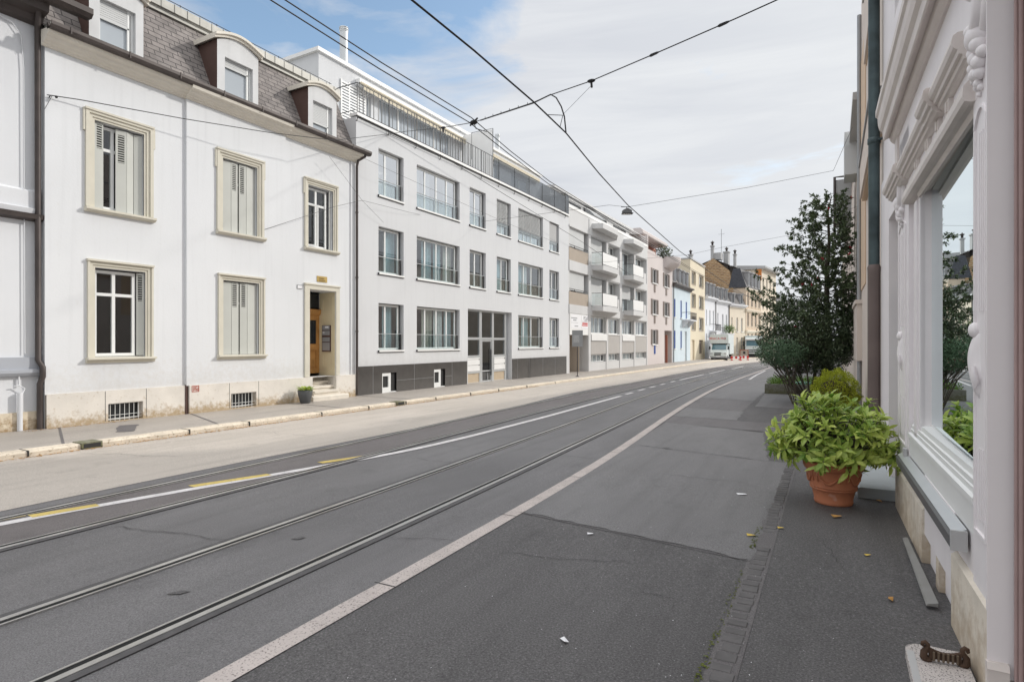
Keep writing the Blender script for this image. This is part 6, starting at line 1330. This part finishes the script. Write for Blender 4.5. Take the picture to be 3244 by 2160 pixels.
for k in range(210):
    f_ = k / 209; z = 1.2 + f_ ** 1.2 * 5.45; i = max([j for j in range(len(trunk)) if trunk[j].z <= z]); i = min(i, len(trunk) - 2)
    q = (z - trunk[i].z) / (trunk[i + 1].z - trunk[i].z); p = trunk[i].lerp(trunk[i + 1], q)
    a = k * 2.4 + rnd.uniform(-.5, .5); ca, sa = math.cos(a), math.sin(a); ln = crown_r(z) * rnd.choice((1.0, .9, .75, .6, 1.1)) * rnd.uniform(.85, 1.2)
    if ca > 0: ln = min(ln, (.62 - p.x) / max(ca, .15))
    ze = rnd.uniform(.12, .42) * ln; c1 = p + Vector((ca * ln * .5, sa * ln * .5, ze * .35)) + rdir(rnd) * .06; c2 = p + Vector((ca * ln, sa * ln, ze)) + rdir(rnd) * .06
    m.tube([p, c1, c2], [.008 + .018 * (1 - f_), .006 + .009 * (1 - f_), .004], 5, False)
    n_ = max(3, int(ln * 5.5))
    for w_ in range(n_):
        g = .22 + .78 * (w_ + rnd.random()) / n_; b = (p.lerp(c1, g * 2) if g < .5 else c1.lerp(c2, g * 2 - 1))
        d = (Vector((ca, sa, .25)) + rdir(rnd) * .75).normalized(); l_ = rnd.uniform(.16, .42) * (1.15 - .5 * g) ; e = b + d * l_
        if e.x > .64: continue
        m.tube([b, b.lerp(e, .5) + rdir(rnd) * .02, e], [.006, .004, .002], 3, False); sprays.append((b, e, d))
part('trunk', m, M['bark'], t, fix=False)
def spraygen(sp, l0, l1, w, per):
    st = {'i': 0}
    def g(r):
        b, e, d = sp[(st['i'] // per) % len(sp)]; f = r.random() ** .6; st['i'] += 1
        v = d * .5 + rdir(r) * .8; return b.lerp(e, .15 + .9 * f) + rdir(r) * .015, v, Vector((0, 0, 1)) + rdir(r) * .5, r.uniform(l0, l1), r.uniform(w * .8, w * 1.2)
    return g
leaves('crown', 'leaf_tree', t, spraygen(sprays, .07, .13, .056, 23), len(sprays) * 23, 3, .12, 1)
print('sprays', len(sprays))
m = MB(); rnd = random.Random(2)
for k in range(26):
    c = sprays[rnd.randrange(len(sprays))][1] + Vector((0, 0, .03))
    if k == 0: c = Vector((-.16, TY - .15, 6.3))
    for q in range(3): m.blob(c + rdir(rnd) * .03, .028, 6, 4)
part('flower', m, M['flower'], t, kind='stuff')
t = thing('shrub', 'broad dense dark evergreen shrub on many bare stems at the foot of the tall tree', 'shrub', (-.8, 21.6, gz(21.6)))
rnd = random.Random(12); m = MB(); tips = []; sc = Vector((-.72, 21.6, 1.9))
keep2 = lambda q: q.x < .5 and ((q.x - sc.x) / 1.75) ** 2 + ((q.y - sc.y) / 1.6) ** 2 + ((q.z - sc.z) / (1.45 if q.z > sc.z else 1.15)) ** 2 < 1.05
for k in range(15):
    a = k * 2.39; p = Vector((-.72 + .12 * math.cos(a), 21.6 + .12 * math.sin(a), gz(21.6)))
    d = Vector((math.cos(a) * .55 - .28, math.sin(a) * .45, 1)).normalized(); q = p; pts = [p]
    for s in range(4): d = (d + rdir(rnd) * .12).normalized(); q = q + d * .33; pts.append(q)
    m.tube(pts, [.030, .026, .022, .018, .016], 6, False)
    for s in range(6): grow(m, pts[rnd.randint(2, 4)], (d + rdir(rnd) * .8).normalized(), rnd.uniform(.6, 1.1), .014, 2, rnd, tips, .05, .8, keep2)
part('stem', m, M['bark'], t, fix=False)
def shrubgen(r):
    if r.random() < .25:
        pts, d = tips[r.randrange(len(tips))]; p = pts[r.randrange(len(pts))] + rdir(r) * .05
    else:
        v = rdir(r); k = r.random() ** .28; lump = 1 + .13 * math.sin(v.x * 7 + 1) * math.sin(v.y * 6 + v.z * 8); p = sc + Vector((v.x * 1.6 * k, v.y * 1.5 * k, v.z * (1.5 if v.z > 0 else 1.15) * k)) * lump
        if p.x > .5: return None
    return p, rdir(r, .1), Vector((0, 0, 1)) + rdir(r) * .6, r.uniform(.055, .10), r.uniform(.034, .05)
leaves('crown', 'leaf_shrub', t, shrubgen, 24000, 9, .12, 1)
t = thing('shrub', 'small rounded blue-green shrub in front of the dark evergreen shrub', 'shrub', (-1.5, 19.85, gz(20)))
m = MB(); rnd = random.Random(8)
for k in range(9): a = k * .7; m.tube([(-1.05 + .05 * math.cos(a), 19.9 + .05 * math.sin(a), gz(20)), (-1.25 + .2 * math.cos(a), 19.9 + .2 * math.sin(a), .8), (-1.45 + .5 * math.cos(a), 19.85 + .35 * math.sin(a), 1.4)], [.014, .011, .006], 5, False)
part('stem', m, M['bark'], t, fix=False)
def tgen(r):
    v = rdir(r); k = r.random() ** .3; lump = 1 + .2 * math.sin(v.x * 6 + 2) * math.sin(v.z * 7 + v.y * 5)
    return Vector((-1.48 + v.x * .74 * k * lump, 19.85 + v.y * .5 * k * lump, 1.50 + v.z * .46 * k * lump)), rdir(r, .4), Vector((0, 0, 1)) + rdir(r) * .6, r.uniform(.04, .075), r.uniform(.02, .032)
leaves('crown', 'leaf_teal', t, tgen, 3600, 6, .12, 1)
t = thing('conifer_bush', 'clipped yellow-green ball bush rising behind the terracotta pot', 'bush', (.05, 15.2, gz(15.2)))
m = MB(); m.tube([(.05, 15.2, .2), (.05, 15.2, .7)], .05, 8); part('trunk', m, M['bark'], t)
m = MB(); z_ = gz(15.2); m.lathe((.05, 15.2, z_), [(0, 0), (.2, 0), (.28, .28), (.30, .30), (.28, .31), (.26, .27), (0, .27)], 20); part('tub', m, M['potgrey'], t, fix=False)
def bgen(r):
    v = rdir(r); k = .78 + .24 * r.random() ** .5; lump = 1 + .09 * math.sin(v.x * 7 + 1) * math.sin(v.y * 8 + v.z * 6) + .05 * math.sin(v.z * 13 + v.x * 9)
    p = Vector((.04 + v.x * .48 * k * lump, 15.2 + v.y * .46 * k * lump, .62 + v.z * (.56 if v.z > 0 else .42) * k * lump)); return p, (v + rdir(r) * .8 + Vector((0, 0, .3))), v, r.uniform(.025, .05), r.uniform(.012, .02)
leaves('crown', 'leaf_ball', t, bgen, 14000, 4, .1, 1)
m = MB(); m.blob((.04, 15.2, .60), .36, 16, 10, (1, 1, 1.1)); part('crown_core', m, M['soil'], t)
# raised planter bed
t = thing('planter', 'low mossy concrete planter bed with green ground cover by the right-hand wall', 'planter', (-1, 24.6, gz(24)))
m = MB(); z = gz(24); X0, X1, Y0, Y1, hh = -2.28, .55, 23.9, 27.2, .36
for a in ((X0, X1, Y0, Y0 + .12), (X0, X1, Y1 - .12, Y1), (X0, X0 + .12, Y0 + .12, Y1 - .12), (X1 - .12, X1, Y0 + .12, Y1 - .12)): m.box(a[0], a[1], a[2], a[3], z - .1, z + hh)
part('wall', m, M['concrete'], t)
m = MB(); m.box(X0 + .12, X1 - .12, Y0 + .12, Y1 - .12, z, z + hh - .05); part('soil', m, M['soil'], t)
o = leaves('ground_cover', 'leaf_cover', t, lambda r: (Vector((r.uniform(X0 + .05, X1 - .1), r.uniform(Y0 + .05, Y1 - .1), z + hh - .05 + r.random() ** 2 * .22)), rdir(r, .7), Vector((0, 0, 1)) + rdir(r) * .5, r.uniform(.05, .1), r.uniform(.03, .05)), 4200, 14, .1, 1); o['kind'] = 'stuff'
m = MB(); m.lathe((-1.0, 24.5, z), [(0, .46), (.26, .44), (.30, .38), (.30, .36)], 20); solo('lid', m, M['lidgreen'], 'pale green plastic lid lying on the planter bed', 'lid')
# plants on far balconies and terraces
def farplant(lab, c, rx, ry, rz, n, sd, dark=True):
    c = Vector(c); t = thing('terrace_plant', lab, 'plant', tuple(c - Vector((0, 0, rz))))
    m = MB()
    for k in range(5): a = k * 1.26; m.tube([c - Vector((0, 0, rz)), c + Vector((math.cos(a) * rx * .5, math.sin(a) * ry * .5, rz * .3))], .03, 4, False)
    part('stem', m, M['bark'], t, fix=False)
    def g(r):
        v = rdir(r); k = r.random() ** .35 * (1 + .25 * math.sin(v.x * 5) * math.sin(v.z * 6 + v.y * 4)); return c + Vector((v.x * rx * k, v.y * ry * k, v.z * rz * k)), rdir(r, .2), Vector((0, 0, 1)) + rdir(r) * .6, r.uniform(.14, .26), r.uniform(.09, .14)
    leaves('foliage', 'leaf_far' if dark else 'leaf_cover', t, g, n, sd, .1, 1)
q = FL(58.9, 10.9, -.2); farplant('dark leafy bush on the roof terrace of the pink house', q, .8, 1.5, .75, 520, 3)
q = FL(64.5, 11.2, -4); farplant('wispy bush on the roof of the blue house', q, 1.2, 1.8, .8, 300, 5)
q = fl_balc(4.2, 3.75, .6); farplant('flowering plant on the balcony above the small truck', q, 1.0, 1.0, .7, 420, 7, False)

# ================================================================ overhead lines
CAM = Vector((0, 0, 1.83)); CC, SS = math.cos(R(29.02)), math.sin(R(29.02))
def wire(name, pts, r, lab, cat='wire', grp='overhead tram wires', mt='wire', n=6):
    m = MB(); P = []
    for a, b in zip(pts, pts[1:]):
        a, b = Vector(a), Vector(b); k_ = max(1, int((b - a).length / 3)); P += [a.lerp(b, k / k_) for k in range(k_)]
    P.append(Vector(pts[-1])); m.tube(P, r, n); return solo(name, m, M[mt], lab, cat, grp, False)
lp = [(-7.0, -8, 6.9), (-7.2, 0, 6.9), (-7.29, 5.76, 6.9), (-7.36, 8.19, 6.9), (-7.34, 11.19, 6.9), (-7.6, 13.5, 6.88), (-7.88, 16.5, 6.85), (-8.1, 25, 6.8), (-8.2, 40, 6.6), (-8.2, 52, 6.5), (-7.2, 66, 6.4), (-5, 82, 6.3)]
wire('contact_wire', lp, .011, 'lower of the two parallel tram wires over the far track')
wire('contact_wire', [(x + .07, y, z + (.09 if 2 < y < 12 else .05)) for x, y, z in lp], .011, 'upper of the two parallel tram wires over the far track')
wire('contact_wire', [(-4.0, -8, 5.62), (-4.05, 0, 5.6), (-4.06, 5.04, 5.6), (-4.06, 6.3, 5.6), (-4.11, 8.1, 5.6), (-4.21, 9.6, 5.6), (-4.55, 12.2, 5.58), (-4.91, 15.4, 5.58), (-5.48, 24, 5.55), (-5.9, 40, 5.5), (-5.9, 55, 5.45), (-4.6, 72, 5.4)], .013, 'single tram wire above the near track, crossing the middle of the sky')
A0 = (-14.80, 17.07, 9.75); C1 = (-7.30, 11.3, 6.96); C2 = (-5.66, 10.25, 6.72); C3 = (-3.95, 9.0, 6.36); A1 = (.55, 5.6, 7.2)
def at(px, py, yc):
    u = (px - 1622) / 1835; xc = u * yc; return Vector((CC * xc - SS * yc, SS * xc + CC * yc, 1.83 - (py - 1085) / 1835 * yc))
S = [at(1233, 425, 22.1), at(1285, 417, 20.5), at(1404, 405, 15.6), at(1501, 388, 13.5), at(1690, 325, 11.6), at(1745, 301, 11.2), at(1873, 257, 10.4), at(2070, 173, 9.4), at(2330, 60, 8.3), at(2463, 0, 7.9), at(2800, -155, 6.9)]
wire('span_wire', S, .009, 'cross-span wire running from the white apartment block over the street to the right')
t = thing('insulator', 'dark clamp joining the cross-span wire to the paired tram wires', 'insulator', tuple(S[3]), 'insulators on the span wire'); m = MB(); m.blob(S[3], .075, 10, 6, (1.3, 1, .7)); m.tube([S[3] + Vector((-.15, .08, -.02)), S[3] + Vector((.15, -.08, .04))], .022, 6); part('clamp', m, M['wire'], t, fix=False)
m = MB(); m.tube([S[3], S[3] + Vector((.02, .06, -.13)), Vector((-7.3, 11.9, 6.9))], .01, 5); part('hanger', m, M['wire'], t, fix=False)
for p, lab in ((S[6], 'dark clamp on the cross-span wire against the open sky'), (S[2], 'dark clamp on the span wire in front of the terrace railing')):
    t = thing('insulator', lab, 'insulator', tuple(p), 'insulators on the span wire'); m = MB(); m.blob(p, .05, 10, 6, (1.6, 1, .6)); part('clamp', m, M['wire'], t, fix=False); m = MB(); m.tube([p, p + Vector((.01, 0, -.12))], .02, 6); part('hanger', m, M['wire'], t, fix=False)
for p, q, lab in ((S[7], S[8], 'turnbuckle loops on the upper right part of the span wire'),):
    t = thing('turnbuckle', lab, 'turnbuckle', tuple(p)); d = (q - p).normalized()
    for c in (p, p.lerp(q, .86)): m = MB(); m.tube([c - d * .09, c - d * .05 + Vector((0, 0, .018)), c + d * .06 + Vector((0, 0, .014)), c + d * .12], .008, 5); m.tube([c - d * .09, c - d * .05 - Vector((0, 0, .018)), c + d * .06 - Vector((0, 0, .014)), c + d * .12], .008, 5); part('loop', m, M['wire'], t, fix=False)
# curved pull-off arm and steady arm over the near track
t = thing('pull_off_arm', 'curved pull-off arm hanging from the span wire to the near tram wire', 'wire fitting', tuple(S[5]))
m = MB(); Q = [at(1522, 382, 13.2), at(1690, 327, 11.55), at(1720, 312, 11.3), at(1745, 300, 11.1), at(1762, 310, 11.0), at(1778, 338, 10.9), at(1788, 370, 10.9), at(1793, 420, 11.0)]; m.tube(Q, .013, 6); part('arm', m, M['wire'], t, fix=False)
m = MB(); m.tube([at(1736, 364, 9.7), at(1783, 366, 10.9), at(1775, 400, 10.4)], .007, 5); m.tube([at(1787, 360, 10.9), at(1877, 268, 10.4)], .004, 4); part('stay', m, M['wire'], t, fix=False)
m = MB()
for q in range(6): p = Q[0].lerp(Q[1], .1 + q * .16); m.tube([p, p + Vector((0, 0, .05))], .007, 4)
part('clip', m, M['wire'], t, fix=False)
def atf(px, py, off):
    u = (px - 1622) / 1835; x = -14.83 + off; y = -x * (CC + SS * u) / (SS - CC * u); return at(px, py, -SS * x + CC * y)
B0_ = atf(149, 301, .06); W = [B0_, atf(250, 316, .14), atf(578, 376, .42), atf(850, 420, .75), atf(1059, 445, 1.0), atf(1233, 425, .06)]
wire('tie_wire', W, .010, 'dark tie wire stretched in front of the old white house below its cornice', 'wire')
t = thing('wire_anchor', 'small anchor hook on the old white house where the tie wire begins', 'anchor', tuple(B0_)); m = MB(); m.tube([Vector((-14.83, 6.1, B0_.z - .02)), B0_ + Vector((.02, .05, 0))], .012, 6); m.blob(B0_ + Vector((.05, .15, 0)), .03, 8, 6); part('hook', m, M['wire'], t, fix=False)
m = MB(); m.tube([Vector((-14.80, 6.0, B0_.z - .32)), B0_ + Vector((.03, .08, 0))], .006, 5); part('stay', m, M['wire_thin'], t, fix=False)
wire('cable', [atf(1043, 496, .3), atf(1147, 635, .25), atf(1215, 705, .1)], .006, 'thin cable slanting down across the corner of the old white house', 'cable', None, 'wire_thin', 4)
wire('cable', [atf(830, 730, .1), atf(1060, 655, .25), atf(1147, 635, .25), atf(1293, 672, .15), atf(1330, 680, .02)], .006, 'thin cable passing the upper window beside the downpipe', 'cable', None, 'wire_thin', 4)
wire('cable', [atf(1153, 502, .5), atf(1246, 545, .5), atf(1456, 640, .4), atf(1600, 705, .3), atf(1740, 760, .1)], .006, 'thin grey cable across the top windows of the white apartment block', 'cable', None, 'wire_thin', 4)
wire('feeder_cable', [atf(1233, 425, .1), atf(1434, 515, .4), atf(1572, 600, .5), atf(1840, 764, .5), atf(2040, 900, .1)], .012, 'dark cable running below the terrace railing of the white apartment block', 'cable', None, 'wire', 5)
# lamp on its own span, farther span
LW = [Vector((-14.7, 23.5, 7.6)), at(1930, 650, 21.6), at(1987, 656, 21.9), at(2370, 594, 21.2), at(2640, 541, 20.6), Vector((.5, 20.2, 8.3))]
wire('span_wire', LW, .007, 'thin span wire carrying the street lamp across the road', mt='wire_thin')
lc = at(1986, 670, 21.9); t = thing('street_lamp', 'grey box-shaped street lamp hanging from a span wire over the road', 'street lamp', tuple(lc)); fl = Fr((lc.x, lc.y), (CC, SS))
m = MB(); Z = lc.z; m.prism([fl(-.17, Z - .075, .12), fl(.17, Z - .07, .12), fl(.17, Z + .02, .12), fl(.04, Z + .1, .12), fl(-.03, Z + .1, .12), fl(-.17, Z + .03, .12)], fl.N * -.24); part('housing', m, M['lamp'], t)
m = MB(); m.bx(fl, -.19, .22, Z - .095, Z - .07, -.13, .13); part('rim', m, M['black'], t); m = MB(); m.bx(fl, -.15, .15, Z - .11, Z - .095, -.1, .1); part('diffuser', m, M['blind'], t); m = MB(); m.tube([fl(0, Z + .09, 0), fl(-.01, Z + .17, 0)], .015, 6); m.tube([fl(-.22, Z + .175, 0), fl(.14, Z + .165, 0)], .014, 6); part('hanger', m, M['wire'], t)
wire('span_wire', [Vector((-14.8, 37, 7.2)), at(2180, 807, 38), at(2292, 783, 37), at(2520, 742, 36), Vector((.6, 33, 8.6))], .008, 'thin farther span wire above the distant roofs', mt='wire_thin')

# ================================================================ camera, light, sky
cam = bpy.data.cameras.new('camera'); co = bpy.data.objects.new('camera', cam); COL.objects.link(co); SC.camera = co
co.location = CAM; co.rotation_euler = (R(90), 0, R(29.02)); cam.sensor_width = 36; cam.lens = 1835 / 3244 * 36; cam.shift_y = 5 / 3244; cam.clip_end = 2000; cam.clip_start = .05
SD = Vector((1.0, 1.1, SUN_C)).normalized()
sl = bpy.data.lights.new('sun', 'SUN'); so = bpy.data.objects.new('sun', sl); COL.objects.link(so); so.rotation_euler = SD.to_track_quat('Z', 'Y').to_euler(); so.location = (20, 20, 30)
sl.energy = SUN_E; sl.angle = R(2.0); sl.color = (1, .955, .89)
w = bpy.data.worlds.new('World'); SC.world = w; w.use_nodes = True; n = w.node_tree.nodes; l = w.node_tree.links
bg = n['Background']; sk = N(n, 'ShaderNodeTexSky', sky_type='NISHITA', sun_disc=False); sk.sun_elevation = math.asin(SD.z); sk.sun_rotation = math.atan2(SD.x, SD.y)
tc = N(n, 'ShaderNodeTexCoord'); g = tc.outputs['Generated']
# thin cloud cover with one opening of blue towards the upper left
rot = N(n, 'ShaderNodeMapping'); rot.inputs['Rotation'].default_value = (0, 0, R(-25)); l.new(g, rot.inputs[0])
mp = N(n, 'ShaderNodeMapping'); mp.inputs['Scale'].default_value = (1.3, 2.2, 4.6); l.new(rot.outputs[0], mp.inputs[0])
n1 = N(n, 'ShaderNodeTexNoise', Scale=2.6, Detail=9.0, Roughness=.58, Distortion=.6); l.new(mp.outputs[0], n1.inputs['Vector'])
mp2 = N(n, 'ShaderNodeMapping'); mp2.inputs['Scale'].default_value = (.8, 1.6, 8.5); l.new(rot.outputs[0], mp2.inputs[0])
n2 = N(n, 'ShaderNodeTexNoise', Scale=2.0, Detail=9.0, Roughness=.6, Distortion=.5); l.new(mp2.outputs[0], n2.inputs['Vector'])
def pd(px, py):
    return at(px, py, 1.0) - CAM
hole = N(n, 'ShaderNodeVectorMath', operation='DOT_PRODUCT'); l.new(g, hole.inputs[0]); hole.inputs[1].default_value = tuple(pd(1080, -330).normalized())
hv = ramp(n, l, hole.outputs['Value'], .93, 1.0)
blue = ramp(n, l, math_(n, l, 'ADD', math_(n, l, 'MULTIPLY', hv, .95), math_(n, l, 'MULTIPLY', n1.outputs[0], 1.9)), 1.16, 1.66)
cl = mixc(n, l, ramp(n, l, n2.outputs[0], .36, .64), (CL0 * .90, CL0 * .94, CL0 * 1.03), (CL0 * 1.12, CL0 * 1.15, CL0 * 1.20))
sx = N(n, 'ShaderNodeSeparateXYZ'); l.new(g, sx.inputs[0])
bri = math_(n, l, 'MULTIPLY', ramp(n, l, math_(n, l, 'ADD', sx.outputs[0], math_(n, l, 'MULTIPLY', sx.outputs[2], -.25)), -.75, .35), .8)
cl2 = mixc(n, l, bri, cl, (CL0 * 1.26, CL0 * 1.29, CL0 * 1.31))
zen = ramp(n, l, sx.outputs[2], .52, .95)      # unseen sky overhead brightened for fill, as thin overcast is brightest there
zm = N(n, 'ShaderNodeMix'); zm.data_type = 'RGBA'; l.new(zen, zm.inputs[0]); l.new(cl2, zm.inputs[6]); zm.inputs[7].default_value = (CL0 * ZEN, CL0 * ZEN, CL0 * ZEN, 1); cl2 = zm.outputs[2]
skc = N(n, 'ShaderNodeMix'); skc.data_type = 'RGBA'; skc.blend_type = 'MULTIPLY'; skc.inputs[0].default_value = 1; l.new(sk.outputs[0], skc.inputs[6]); skc.inputs[7].default_value = (SKB * 1.0, SKB * 1.0, SKB * .92, 1)
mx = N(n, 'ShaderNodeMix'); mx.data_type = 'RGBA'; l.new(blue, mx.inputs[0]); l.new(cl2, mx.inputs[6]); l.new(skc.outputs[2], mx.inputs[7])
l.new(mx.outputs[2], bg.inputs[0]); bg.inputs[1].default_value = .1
SC.view_settings.view_transform = 'Standard'; SC.view_settings.look = 'None'; SC.view_settings.exposure = EXPO; SC.view_settings.gamma = 1
SC.cycles.max_bounces = 8; SC.cycles.transparent_max_bounces = 16; SC.cycles.use_denoising = True; SC.cycles.sample_clamp_indirect = 8
